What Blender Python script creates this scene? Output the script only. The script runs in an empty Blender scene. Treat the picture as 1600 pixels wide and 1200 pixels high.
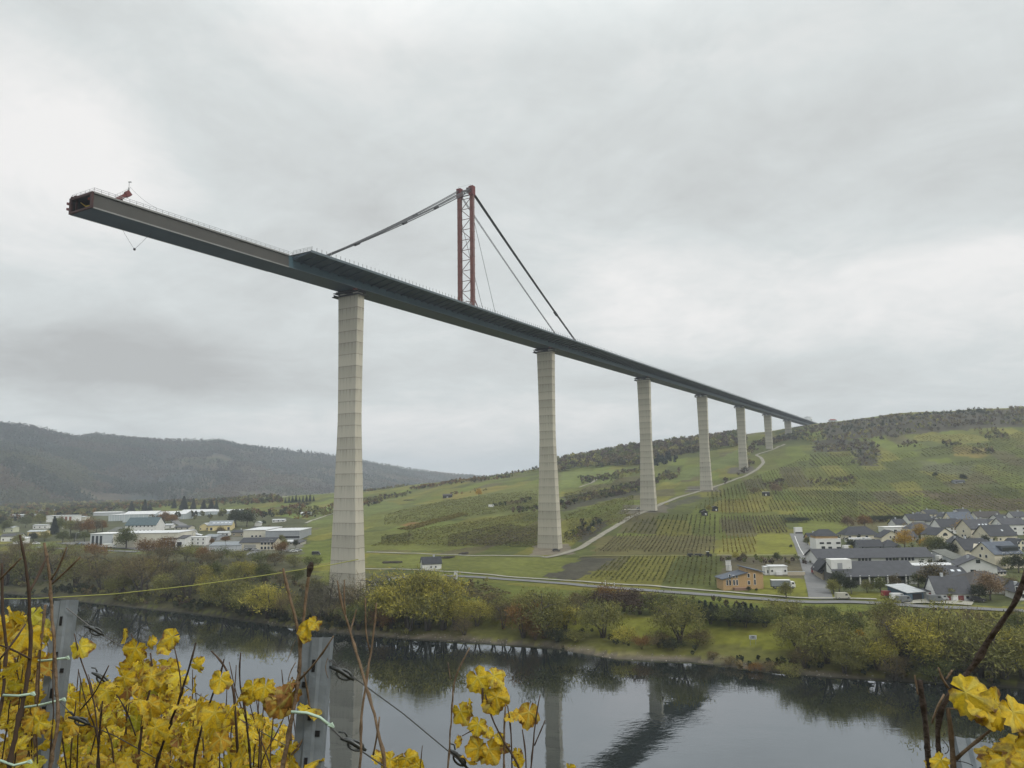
import bpy, math, random
import numpy as np
from mathutils import Vector, Matrix, Euler
C = bpy.context
scene = C.scene
COL = scene.collection
rng = np.random.default_rng(11)
random.seed(11)

# ------------------------------------------------------------------ camera, sky, sun, exposure
EYE = 54.0                    # metres above the river
PITCH, ROLL, FPX = 0.13095, -0.015036, 1155.0
def cam_axes():
    fw = np.array([0, math.cos(PITCH), math.sin(PITCH)]); rt = np.array([1., 0, 0]); up = np.cross(rt, fw)
    c, s = math.cos(ROLL), math.sin(ROLL)
    return c*rt + s*up, -s*rt + c*up, fw
RT, UP, FW = cam_axes()
cd = bpy.data.cameras.new('camera'); cam = bpy.data.objects.new('camera', cd); COL.objects.link(cam)
cd.sensor_fit = 'HORIZONTAL'; cd.sensor_width = 36.0; cd.lens = 36.0*FPX/1600.0
cd.clip_start = 0.05; cd.clip_end = 30000
M = Matrix(((RT[0], UP[0], -FW[0], 0), (RT[1], UP[1], -FW[1], 0), (RT[2], UP[2], -FW[2], EYE), (0, 0, 0, 1)))
cam.matrix_world = M
scene.camera = cam
scene.render.engine = 'CYCLES'
cy = scene.cycles
cy.max_bounces = 6; cy.diffuse_bounces = 3; cy.glossy_bounces = 3; cy.transmission_bounces = 2; cy.transparent_max_bounces = 8
cy.volume_bounces = 0
cy.use_denoising = True
scene.view_settings.view_transform = 'Standard'; scene.view_settings.look = 'None'
scene.view_settings.exposure = 0.0; scene.view_settings.gamma = 1.0

SUN_EL, SUN_AZ = math.radians(40), math.radians(125)      # azimuth clockwise from +Y: light comes from the right, behind the camera
world = bpy.data.worlds.new('World'); scene.world = world; world.use_nodes = True
def build_world():
    nt = world.node_tree; N = nt.nodes; L = nt.links; N.clear()
    out = N.new('ShaderNodeOutputWorld'); bg = N.new('ShaderNodeBackground'); bg.inputs['Strength'].default_value = 0.1
    L.new(bg.outputs[0], out.inputs[0])
    sky = N.new('ShaderNodeTexSky'); sky.sky_type = 'NISHITA'; sky.sun_disc = False
    sky.sun_elevation = SUN_EL; sky.sun_rotation = SUN_AZ; sky.dust_density = 4.0
    tc = N.new('ShaderNodeTexCoord'); sep = N.new('ShaderNodeSeparateXYZ'); L.new(tc.outputs['Generated'], sep.inputs[0])
    def math_(op, a, b=None, clamp=False):
        m = N.new('ShaderNodeMath'); m.operation = op; m.use_clamp = clamp
        for i, q in enumerate((a, b)):
            if q is None: continue
            if isinstance(q, (int, float)): m.inputs[i].default_value = q
            else: L.new(q, m.inputs[i])
        return m.outputs[0]
    el = math_('MAXIMUM', sep.outputs['Z'], 0.0)
    den = math_('ADD', el, 0.22)
    px = math_('DIVIDE', sep.outputs['X'], den); py = math_('DIVIDE', sep.outputs['Y'], den)
    comb = N.new('ShaderNodeCombineXYZ'); L.new(px, comb.inputs[0]); L.new(py, comb.inputs[1])
    def noise(scale, detail, rough, off, dist=0.0):
        mp = N.new('ShaderNodeMapping'); L.new(comb.outputs[0], mp.inputs[0]); mp.inputs['Location'].default_value = off
        n = N.new('ShaderNodeTexNoise'); n.inputs['Scale'].default_value = scale; n.inputs['Detail'].default_value = detail
        n.inputs['Roughness'].default_value = rough; n.inputs['Distortion'].default_value = dist
        L.new(mp.outputs[0], n.inputs['Vector']); return n.outputs[0]
    n1 = noise(0.95, 7, 0.6, (3.1, 1.7, 0), 0.8)
    n2 = noise(2.7, 9, 0.64, (7.3, 2.2, 0), 0.7)
    n3 = noise(7.0, 7, 0.66, (1.3, 8.2, 0), 0.5)
    t = math_('ADD', math_('MULTIPLY', n1, 0.48), math_('ADD', math_('MULTIPLY', n2, 0.36), math_('MULTIPLY', n3, 0.16)))
    # broad cloud masses: soft blobs around fixed directions of the real sky
    def blob(u, v, w, h, amt, cur):
        d = FW + RT*(u-800)/FPX - UP*(v-600)/FPX; d = d/np.linalg.norm(d)
        az = math.atan2(d[0], d[1]); e = math.asin(d[2])
        a = math_('ARCTAN2', sep.outputs['X'], sep.outputs['Y']); ee = math_('ARCSINE', sep.outputs['Z'])
        da = math_('DIVIDE', math_('SUBTRACT', a, az), w); de = math_('DIVIDE', math_('SUBTRACT', ee, e), h)
        r2 = math_('ADD', math_('MULTIPLY', da, da), math_('MULTIPLY', de, de))
        g = math_('MULTIPLY', math_('EXPONENT', math_('MULTIPLY', r2, -1.0)), amt)
        return math_('ADD', cur, g)
    for u, v, w, h, amt in SKY_BLOBS: t = blob(u, v, w, h, amt, t)
    ramp = N.new('ShaderNodeValToRGB'); L.new(t, ramp.inputs[0])
    el_ = ramp.color_ramp.elements
    el_[0].position = 0.16; el_[0].color = (0.52, 0.525, 0.515, 1)
    el_[1].position = 0.72; el_[1].color = (1.0, 0.985, 0.965, 1)
    e = el_.new(0.50); e.color = (0.765, 0.80, 0.792, 1)
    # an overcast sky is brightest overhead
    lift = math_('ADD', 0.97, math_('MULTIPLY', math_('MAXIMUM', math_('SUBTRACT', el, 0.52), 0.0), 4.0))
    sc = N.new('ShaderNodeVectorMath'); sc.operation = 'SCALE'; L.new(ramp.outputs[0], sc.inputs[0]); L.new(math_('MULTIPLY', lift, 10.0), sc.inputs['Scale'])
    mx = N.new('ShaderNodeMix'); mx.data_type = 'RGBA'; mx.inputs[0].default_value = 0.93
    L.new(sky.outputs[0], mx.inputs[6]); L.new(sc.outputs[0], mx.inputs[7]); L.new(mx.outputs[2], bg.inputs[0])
SKY_BLOBS = [(1010, 470, .12, .07, .24), (1450, 480, .24, .05, .19), (1560, 390, .12, .03, .18), (1380, 430, .10, .03, .14), (60, 210, .10, .07, .16), (120, 568, .20, .04, -.34), (320, 600, .2, .05, -.12),
             (130, 250, .14, .10, .12), (520, 80, .2, .12, .10), (520, 250, .20, .09, -.12), (1250, 240, .30, .10, -.10), (1200, 590, .22, .03, -.18),
             (560, 660, .3, .03, .14), (1500, 60, .3, .12, .06), (700, 690, .2, .03, .10)]
build_world()
sl = bpy.data.lights.new('sun', 'SUN'); sl.energy = 1.4; sl.angle = math.radians(14); sl.color = (1.0, 0.96, 0.9)
sun = bpy.data.objects.new('sun', sl); COL.objects.link(sun)
sd = Vector((math.sin(SUN_AZ)*math.cos(SUN_EL), math.cos(SUN_AZ)*math.cos(SUN_EL), math.sin(SUN_EL)))
sun.rotation_euler = sd.to_track_quat('Z', 'Y').to_euler()

# ------------------------------------------------------------------ helpers
def tag(o, label=None, cat=None, group=None, kind=None):
    if label: o['label'] = label
    if cat: o['category'] = cat
    if group: o['group'] = group
    if kind: o['kind'] = kind
    return o
def empty(name, loc=(0, 0, 0), rz=0.0):
    o = bpy.data.objects.new(name, None); COL.objects.link(o); o.location = loc; o.rotation_euler = (0, 0, rz); o.empty_display_size = 0.3
    return o
class MB:
    """collects vertices, faces, material slots and a per-face tint"""
    def __init__(s): s.v = []; s.f = []; s.m = []; s.t = []
    def add(s, V, F, mat=0, tint=0.5):
        o = len(s.v); s.v += [tuple(map(float, p)) for p in V]
        for f in F: s.f.append(tuple(i+o for i in f)); s.m.append(mat); s.t.append(tint)
    def box(s, c, d, mat=0, rz=0.0, tint=0.5, R=None):
        x, y, z = (q/2 for q in d)
        P = np.array([(-x,-y,-z),(x,-y,-z),(x,y,-z),(-x,y,-z),(-x,-y,z),(x,-y,z),(x,y,z),(-x,y,z)])
        if R is not None: P = P @ np.asarray(R).T
        elif rz: 
            cc, ss = math.cos(rz), math.sin(rz); P = P @ np.array([[cc, ss, 0], [-ss, cc, 0], [0, 0, 1]])
        s.add(P + np.asarray(c), [(0,3,2,1),(4,5,6,7),(0,1,5,4),(1,2,6,5),(2,3,7,6),(3,0,4,7)], mat, tint)
    def tube(s, pts, rad, n=6, mat=0, cap=True, tint=0.5):
        pts = np.asarray(pts, float); k = len(pts)
        rad = np.broadcast_to(np.asarray(rad, float), (k,))
        T = np.gradient(pts, axis=0) if k > 2 else np.repeat((pts[1]-pts[0])[None], 2, 0)
        T = T/np.maximum(np.linalg.norm(T, axis=1, keepdims=True), 1e-9)
        ref = np.array([0, 0, 1.]) if abs(T[0, 2]) < .9 else np.array([1., 0, 0])
        V = []
        A = np.cross(T[0], ref); A /= np.linalg.norm(A)
        for i in range(k):
            A = A - T[i]*(A@T[i]); A /= max(np.linalg.norm(A), 1e-9); Bn = np.cross(T[i], A)
            for j in range(n):
                a = 2*math.pi*j/n; V.append(pts[i] + rad[i]*(math.cos(a)*A + math.sin(a)*Bn))
        F = [(i*n+j, i*n+(j+1) % n, (i+1)*n+(j+1) % n, (i+1)*n+j) for i in range(k-1) for j in range(n)]
        if cap: F += [tuple(range(n-1, -1, -1)), tuple((k-1)*n+j for j in range(n))]
        s.add(V, F, mat, tint)
    def prism(s, poly, axis_pts, mat=0):
        """poly: list of 2D (a,b); axis_pts: function (t,a,b)->xyz for t in list"""
    def build(s, name, mats, parent=None, smooth=False, loc=None, rz=0.0):
        me = bpy.data.meshes.new(name); me.from_pydata(s.v, [], s.f)
        if not isinstance(mats, (list, tuple)): mats = [mats]
        for m in mats: me.materials.append(m)
        me.polygons.foreach_set('material_index', s.m)
        if smooth: me.polygons.foreach_set('use_smooth', [True]*len(s.f))
        at = me.attributes.new('tint', 'FLOAT', 'FACE'); at.data.foreach_set('value', s.t)
        me.update()
        o = bpy.data.objects.new(name, me); COL.objects.link(o)
        if parent is not None: o.parent = parent
        if loc is not None: o.location = loc
        o.rotation_euler = (0, 0, rz)
        return o
def np_mesh(name, V, F, mats, attrs=None, face_attr=None, mat_idx=None, smooth=False, parent=None):
    """fast mesh from arrays: V (n,3), F (m,k) with k fixed"""
    V = np.ascontiguousarray(V, np.float32); F = np.ascontiguousarray(F, np.int32)
    me = bpy.data.meshes.new(name); m, k = F.shape
    me.vertices.add(len(V)); me.vertices.foreach_set('co', V.ravel())
    me.loops.add(m*k); me.loops.foreach_set('vertex_index', F.ravel())
    me.polygons.add(m); me.polygons.foreach_set('loop_start', np.arange(0, m*k, k, dtype=np.int32)); me.polygons.foreach_set('loop_total', np.full(m, k, np.int32))
    if not isinstance(mats, (list, tuple)): mats = [mats]
    for q in mats: me.materials.append(q)
    if mat_idx is not None: me.polygons.foreach_set('material_index', np.ascontiguousarray(mat_idx, np.int32))
    if smooth: me.polygons.foreach_set('use_smooth', np.ones(m, bool))
    for nm, a in (attrs or {}).items():
        if a.ndim == 2:
            at = me.attributes.new(nm, 'FLOAT_COLOR', 'POINT'); at.data.foreach_set('color', np.ascontiguousarray(np.c_[a, np.ones(len(a))] if a.shape[1] == 3 else a, np.float32).ravel())
        else:
            at = me.attributes.new(nm, 'FLOAT', 'POINT'); at.data.foreach_set('value', np.ascontiguousarray(a, np.float32))
    for nm, a in (face_attr or {}).items():
        at = me.attributes.new(nm, 'FLOAT', 'FACE'); at.data.foreach_set('value', np.ascontiguousarray(a, np.float32))
    me.update(calc_edges=True); me.validate()
    o = bpy.data.objects.new(name, me); COL.objects.link(o)
    if parent is not None: o.parent = parent
    return o
def dup(o, loc=None, rz=None, sc=None):
    r = o.copy(); COL.objects.link(r)
    if loc is not None: r.location = loc
    if rz is not None: r.rotation_euler = (0, 0, rz)
    if sc is not None: r.scale = (sc, sc, sc) if isinstance(sc, (int, float)) else sc
    for ch in list(o.children):
        c = ch.copy(); COL.objects.link(c); c.parent = r
        for g in list(ch.children):
            d = g.copy(); COL.objects.link(d); d.parent = c
    return r

# ------------------------------------------------------------------ materials
def nodes_of(name):
    m = bpy.data.materials.new(name); m.use_nodes = True; nt = m.node_tree
    return m, nt, nt.nodes['Principled BSDF']
def lin(c):
    """sRGB 0-255 -> linear"""
    return tuple(((x/255)/12.92 if x/255 <= .04045 else ((x/255+.055)/1.055)**2.4) for x in c)
def mat(name, col, rough=0.7, var=0.12, scale=0.6, metal=0.0, bump=0.0, detail=5, spec=0.3, streak=False):
    """plain surface broken up by two noises in object coordinates"""
    m, nt, b = nodes_of(name); N, L = nt.nodes, nt.links
    tc = N.new('ShaderNodeTexCoord'); n = N.new('ShaderNodeTexNoise'); n.inputs['Scale'].default_value = scale; n.inputs['Detail'].default_value = detail
    mp = N.new('ShaderNodeMapping'); L.new(tc.outputs['Object'], mp.inputs[0]); L.new(mp.outputs[0], n.inputs['Vector'])
    if streak: mp.inputs['Scale'].default_value = (1.0, 1.0, 0.12)
    mr = N.new('ShaderNodeMapRange'); mr.inputs[1].default_value = .25; mr.inputs[2].default_value = .75
    mr.inputs[3].default_value = 1-var; mr.inputs[4].default_value = 1+var; L.new(n.outputs[0], mr.inputs[0])
    vm = N.new('ShaderNodeVectorMath'); vm.operation = 'SCALE'; vm.inputs[0].default_value = col; L.new(mr.outputs[0], vm.inputs['Scale'])
    L.new(vm.outputs[0], b.inputs['Base Color'])
    b.inputs['Roughness'].default_value = rough; b.inputs['Metallic'].default_value = metal; b.inputs['Specular IOR Level'].default_value = spec
    if bump:
        bp = N.new('ShaderNodeBump'); bp.inputs['Strength'].default_value = bump; bp.inputs['Distance'].default_value = 0.1
        L.new(n.outputs[0], bp.inputs['Height']); L.new(bp.outputs[0], b.inputs['Normal'])
    return m
def mat_leaf(name, c0, c1, c2=None, rough=0.75, trans=0.2):
    """foliage: colour runs c0..c1(..c2) with a per-face tint and differs a little from plant to plant"""
    m, nt, b = nodes_of(name); N, L = nt.nodes, nt.links
    at = N.new('ShaderNodeAttribute'); at.attribute_name = 'tint'
    oi = N.new('ShaderNodeObjectInfo')
    r = N.new('ShaderNodeValToRGB'); L.new(at.outputs['Fac'], r.inputs[0])
    r.color_ramp.elements[0].color = (*c0, 1); r.color_ramp.elements[1].color = (*(c2 or c1), 1)
    if c2: e = r.color_ramp.elements.new(.55); e.color = (*c1, 1)
    mr = N.new('ShaderNodeMapRange'); mr.inputs[3].default_value = .8; mr.inputs[4].default_value = 1.2; L.new(oi.outputs['Random'], mr.inputs[0])
    vm = N.new('ShaderNodeVectorMath'); vm.operation = 'SCALE'; L.new(r.outputs[0], vm.inputs[0]); L.new(mr.outputs[0], vm.inputs['Scale'])
    L.new(vm.outputs[0], b.inputs['Base Color']); b.inputs['Roughness'].default_value = rough; b.inputs['Specular IOR Level'].default_value = .15
    if trans:
        tr = N.new('ShaderNodeBsdfTranslucent'); L.new(vm.outputs[0], tr.inputs[0]); mx = N.new('ShaderNodeMixShader'); mx.inputs[0].default_value = trans
        L.new(b.outputs[0], mx.inputs[1]); L.new(tr.outputs[0], mx.inputs[2]); L.new(mx.outputs[0], N['Material Output'].inputs[0])
    return m

# ------------------------------------------------------------------ the valley: heights of the land
def ray(u, v):
    d = FW + RT*(u-800)/FPX - UP*(v-600)/FPX
    return d/d[1]                       # per metre of Y
def P3(u, v, D):
    return np.array([0, 0, EYE]) + ray(u, v)*D
PB = (-68.3, 309.06, EYE+81.97); BDIR = (math.sin(.50962), math.cos(.50962)); BGR = .015948      # bridge: point over the first pier, direction, grade
def BP(s, lat, h):
    return np.array([PB[0]+s*BDIR[0]+lat*BDIR[1], PB[1]+s*BDIR[1]-lat*BDIR[0], PB[2]+BGR*s+h])
PIER_S = [0.0, 185.4, 374.5, 564.1, 752.5, 941.0, 1127.9]
PIER_Z = [9.6, 11.8, 29.2, 42.9, 63.7, 98.6, 129.1]
ctrl = [(*BP(s, 0, 0)[:2], z) for s, z in zip(PIER_S, PIER_Z)]
ctrl += [(*BP(1262, 0, 0)[:2], 147.), (*BP(1400, 0, 0)[:2], 157.5), (*BP(1700, 0, 0)[:2], 163.)]
for u, v, D in [(1400,750,800),(1400,700,1000),(1400,660,1200),(1400,648,1350),(1300,658,1400),(1300,700,1120),(1300,760,800),(1600,780,650),(1600,720,850),(1600,670,1050),(1600,637,1250),
                (1500,642,1300),(1500,700,930),(900,770,900),(900,740,1150),(1000,740,1020),(1000,720,1250),(1000,697,1500),(1100,690,1480),(1150,681,1500),(872,724,1400),(838,735,1450),(800,743,1500),(800,743,1300),
                (740,748,1300),(660,758,1300),(560,770,1300),(440,778,1300),(300,800,1140),(600,800,800),(700,800,750),(700,770,1050),(600,780,1050),(480,800,950)]:
    ctrl.append(tuple(P3(u, v, D)))
for u, D, z in [(0,430,7),(150,470,9),(300,420,8),(430,420,9),(430,560,12),(250,560,11),(50,560,11),(150,900,13),(0,1000,13),(300,800,14),(480,560,12),(620,440,11),(700,520,14),(700,380,9),
                (860,380,9),(1000,350,9.5),(1000,430,12),(1130,290,9.5),(1130,420,12.5),(1280,300,9.5),(1280,455,13),(1420,440,13.5),(1600,250,9),(1600,400,12),(1600,520,14),(1420,560,16),(1240,550,15.5),
                (1130,560,17),(1600,180,7),(1300,230,7),(1000,260,7),(700,320,7),(100,2200,14),(400,2200,12),(640,2000,25),(800,2000,52),(1000,2100,112),(1150,2100,128),(1300,2000,150),(1500,2000,160),
                (1700,1800,165),(-300,600,10),(-300,1500,14),(-300,3000,14),(1900,500,18),(1900,900,90),(2200,600,80),(400,4500,20),(900,4500,60),(1500,4500,140),(2000,2500,170)]:
    ctrl.append((ray(u, 750)[0]*D, D, z))
CT = np.array(ctrl)
def _phi(d2): return np.sqrt(d2 + 55.0**2)
_A = _phi(((CT[:, None, :2]-CT[None, :, :2])**2).sum(-1))
_n = len(CT); _K = np.zeros((_n+1, _n+1)); _K[:_n, :_n] = _A - np.eye(_n)*12.0; _K[:_n, _n] = 1; _K[_n, :_n] = 1
_W = np.linalg.solve(_K, np.r_[CT[:, 2], 0.])
BANK = np.array([(-3000, 1900), (-1500, 1100), (-700, 640), (-430, 470)] + [tuple(P3(u, v, 54/abs(ray(u, v)[2]))[:2]) for u, v in
                [(0,926),(60,931),(110,938),(200,948),(300,958),(400,972),(480,984),(560,992),(640,998),(740,1003),(800,1008),(860,1012),(905,1020),(960,1029),(1020,1032),(1080,1034),(1130,1040),(1175,1046),
                 (1230,1052),(1300,1058),(1400,1064),(1500,1070),(1600,1076)]] + [(260, 118), (420, 20), (900, -300), (2500, -1200)])
def bank_dist(x, y):
    """signed distance to the far waterline, positive on land"""
    x = np.asarray(x, float); y = np.asarray(y, float); best = np.full(x.shape, 1e9); sg = np.ones(x.shape)
    for (ax, ay), (bx, by) in zip(BANK[:-1], BANK[1:]):
        ex, ey = bx-ax, by-ay; t = np.clip(((x-ax)*ex+(y-ay)*ey)/(ex*ex+ey*ey), 0, 1)
        dx, dy = x-ax-t*ex, y-ay-t*ey; d = dx*dx+dy*dy; c = ex*(y-ay)-ey*(x-ax)
        m = d < best; best = np.where(m, d, best); sg = np.where(m, np.sign(c), sg)
    return np.sqrt(best)*sg
def hash_noise(x, y, s, seed=0):
    """smooth value noise"""
    x = np.asarray(x)/s; y = np.asarray(y)/s; xi = np.floor(x).astype(np.int64); yi = np.floor(y).astype(np.int64); fx = x-xi; fy = y-yi
    fx = fx*fx*(3-2*fx); fy = fy*fy*(3-2*fy)
    def h(a, b):
        n = (a*374761393 + b*668265263 + seed*974711) & 0x7fffffff; n = ((n ^ (n >> 13))*1274126177) & 0x7fffffff
        return ((n ^ (n >> 16)) & 0xffff)/65535.0
    return (h(xi, yi)*(1-fx)+h(xi+1, yi)*fx)*(1-fy) + (h(xi, yi+1)*(1-fx)+h(xi+1, yi+1)*fx)*fy
def land_z(x, y):
    x = np.asarray(x, float); y = np.asarray(y, float); sh = x.shape; X = x.ravel(); Y = y.ravel()
    Z = np.full(X.shape, _W[_n])
    for i in range(_n): Z += _W[i]*np.sqrt((X-CT[i, 0])**2+(Y-CT[i, 1])**2+55.0**2)
    dist = np.clip((np.hypot(X, Y)-400)/900, 0, 1)
    Z += (hash_noise(X, Y, 90, 1)-.5)*5*dist + (hash_noise(X, Y, 35, 2)-.5)*2.0*dist + (hash_noise(X, Y, 12, 3)-.5)*.5
    d = bank_dist(X, Y)
    Z = np.maximum(Z, 4.5)
    pr = np.where(d < 0, np.maximum(d*.25, -4), np.where(d < 6, d*.33, 0)); up = np.clip((d-6)/26, 0, 1); up = up*up*(3-2*up)
    low = np.where(d < 6, pr, 2.0)
    Z = low*(1-up)+Z*up
    return Z.reshape(sh)
def ground(u, v, dmin=120, dmax=2600):
    """the point of the land that the line of sight through a spot of the photograph meets"""
    r = ray(u, v); D = np.geomspace(dmin, dmax, 900); g = land_z(r[0]*D, D) - (EYE+r[2]*D); i = np.argmax(g > 0)
    if g[i] <= 0: return ground(u, v+1.5, dmin, dmax)
    a, b = D[max(i-1, 0)], D[i]
    for _ in range(14):
        c = (a+b)/2
        if land_z(np.array([r[0]*c]), np.array([c]))[0] > EYE+r[2]*c: b = c
        else: a = c
    x, y = r[0]*b, b
    return np.array([x, y, float(land_z(np.array([x]), np.array([y]))[0])])
def groundz(x, y): return float(land_z(np.array([x]), np.array([y]))[0])
def px2m(D): return D/FPX

# ------------------------------------------------------------------ land cover (what grows where)
def inpoly(x, y, poly):
    x = np.asarray(x); y = np.asarray(y); c = np.zeros(x.shape, bool); n = len(poly)
    for i in range(n):
        x1, y1 = poly[i]; x2, y2 = poly[(i+1) % n]
        if y1 == y2: continue
        c ^= ((y1 > y) != (y2 > y)) & (x < (x2-x1)*(y-y1)/(y2-y1)+x1)
    return c
def gpoly(pts): return [tuple(ground(u, v)[:2]) for u, v in pts]
ROWDIR = (math.sin(math.radians(15.5)), math.cos(math.radians(15.5)))
GRASS, MEADOW, VINE_G, VINE_Y, VINE_B, SCRUB, EARTH, LOAM = ((.086,.098,.020), (.138,.140,.024), (.098,.104,.024), (.125,.118,.024), (.090,.080,.036), (.055,.050,.034), (.14,.115,.08), (.20,.185,.155))
PATCH = [   # outline in the photograph cast on to the land, colour, edge wobble (m)
 ([(590,945),(860,955),(1230,985),(1230,1040),(900,1015),(600,990)], MEADOW, 3),
 ([(700,905),(860,918),(1130,938),(1230,948),(1230,975),(900,955),(690,930)], GRASS, 2),
 ([(560,895),(700,900),(760,930),(640,940),(560,925)], (.075,.075,.035), 3),
 ([(0,868),(260,862),(470,868),(520,930),(420,968),(200,945),(0,925)], (.062,.060,.03), 4),
 ([(640,866),(860,868),(905,872),(870,905),(700,890),(570,885),(575,866)], (.108,.118,.028), 3),
 ([(905,871),(960,872),(900,908),(850,902)], (.06,.056,.04), 4),
 ([(1180,835),(1243,835),(1255,868),(1182,868)], MEADOW, .6),
 ([(1130,868),(1260,872),(1255,905),(1180,908),(1125,900)], (.085,.075,.045), 2),
 ([(1180,898),(1262,905),(1262,932),(1180,928)], MEADOW, 1.5),
 ([(1500,925),(1600,925),(1600,950),(1490,945)], MEADOW, 1.5),
 ([(1270,835),(1600,800),(1600,950),(1290,938)], (.07,.078,.032), 3),
 ([(1290,925),(1400,925),(1400,940),(1290,937)], MEADOW, 1),
 ([(560,832),(770,820),(830,842),(700,860),(560,860)], (.110,.118,.028), 5),
 ([(625,820),(720,796),(735,800),(640,826)], (.17,.105,.035), 3),
 ([(730,845),(800,828),(840,838),(760,855)], (.075,.063,.042), 5),
 ([(600,800),(760,770),(850,762),(850,800),(700,812),(590,822)], (.105,.114,.03), 6),
 ([(690,775),(790,758),(795,763),(700,782)], (.15,.13,.03), 5),
 ([(875,738),(960,734),(960,755),(875,765)], (.115,.135,.036), 6),
 ([(880,775),(1000,756),(1000,772),(880,800)], (.052,.05,.03), 6),
 ([(1045,745),(1160,700),(1160,722),(1050,756)], (.10,.118,.034), 6),
 ([(1010,800),(1090,772),(1100,778),(1030,800)], (.07,.068,.042), 5),
 ([(905,850),(935,835),(950,815),(900,822)], (.055,.052,.036), 4),
 ([(1120,782),(1190,780),(1192,800),(1110,800)], (.15,.135,.03), 3),
 ([(1130,842),(1182,838),(1182,868),(1120,868)], (.15,.14,.03), 2),
 ([(930,838),(1120,838),(1110,868),(925,868)], (.105,.095,.036), 3),
 ([(1240,790),(1320,788),(1330,835),(1250,838)], (.11,.122,.026), 3),
 ([(1430,766),(1600,780),(1600,800),(1480,790)], (.088,.07,.04), 5),
 ([(1440,720),(1520,728),(1520,745),(1440,735)], (.10,.105,.05), 5),
 ([(1270,688),(1360,690),(1370,705),(1275,706)], (.055,.052,.034), 6),
 ([(1340,705),(1375,705),(1370,728),(1335,728)], (.06,.055,.04), 5),
 ([(1430,680),(1520,678),(1560,690),(1430,690)], (.15,.145,.035), 5),
 ([(1490,698),(1545,700),(1540,715),(1490,712)], (.15,.12,.035), 5),
 ([(1290,662),(1600,640),(1600,668),(1430,678),(1290,692)], (.058,.052,.034), 8),
 ([(480,800),(590,782),(640,790),(540,815),(480,822)], (.10,.118,.034), 6),
 ([(440,800),(520,792),(520,800),(440,812)], (.125,.16,.035), 4),
 ([(0,806),(180,796),(400,800),(480,812),(480,850),(330,862),(250,852),(100,846),(0,846)], (.066,.070,.034), 4),
 ([(835,850),(890,850),(900,866),(825,868)], (.15,.13,.095), 2),
 ([(975,789),(1040,789),(1046,801),(968,803)], (.12,.108,.08), 2),
 ([(1075,760),(1120,758),(1124,768),(1070,770)], (.11,.10,.075), 2),
 ([(1140,731),(1178,729),(1180,739),(1138,740)], (.10,.09,.07), 2),
 ([(500,915),(585,915),(590,935),(500,940)], (.11,.10,.075), 3),
 ([(115,845),(290,848),(292,860),(110,858)], (.16,.155,.145), 2),
 ([(310,838),(470,842),(475,866),(320,866)], (.12,.118,.10), 3),
 ([(60,846),(250,858),(250,866),(40,860)], (.10,.115,.036), 2),
 ([(380,858),(470,856),(480,866),(370,868)], (.10,.10,.06), 3),
]
def cover(x, y):
    x = np.asarray(x); y = np.asarray(y)
    a = x*ROWDIR[0]+y*ROWDIR[1]; b = x*ROWDIR[1]-y*ROWDIR[0]
    a2 = a + 14*(hash_noise(x, y, 70, 5)-.5); b2 = b + 8*(hash_noise(x, y, 60, 6)-.5)
    bi = np.floor(b2/24); ai = np.floor((a2+hash_noise(bi*7.7, bi*0+3, 1.0, 9)*80)/80)
    h = hash_noise(bi*3.31+.5, ai*5.17+.5, 1.0, 12); h2 = hash_noise(bi*9.1+.5, ai*2.3+.5, 1.0, 44)
    pal = np.array([VINE_G, GRASS, (.122,.118,.026), (.088,.080,.034), (.104,.122,.024), (.130,.124,.026), (.078,.088,.024)])
    c = pal[np.clip((h*1.9-.45)*len(pal), 0, len(pal)-1).astype(int)]*(.88+.24*h2)[..., None]
    d = bank_dist(x, y)
    wob = hash_noise(x, y, 6, 21)-.5; wob2 = hash_noise(x, y, 6, 22)-.5
    for poly, col, w in PATCH_W:
        m = inpoly(x+wob*2*w, y+wob2*2*w, poly); c[m] = col
    n = hash_noise(x, y, 4, 31)*.5+hash_noise(x, y, 17, 32)*.5
    c = c*(.78+.44*n)[..., None]
    m = (d > 3) & (d < 14); c[m] = c[m]*.5+np.array((.06,.056,.028))*.5
    m = d <= 1.8+wob*1.5; c[m] = (.045,.040,.028)
    bx = np.clip((x+95)/40, 0, 1)*np.clip((105-x)/40, 0, 1)          # the gravel beach lies below the middle meadow only
    g = (np.clip(1-np.abs(d-1.8+wob*3)/2.3, 0, 1)*bx)[..., None]; c = c*(1-g)+np.array((.17,.145,.11))*.8*g
    c[d < 0] = (.05,.05,.04)
    return c
PATCH_W = [(gpoly(p), c, w) for p, c, w in PATCH]

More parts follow.
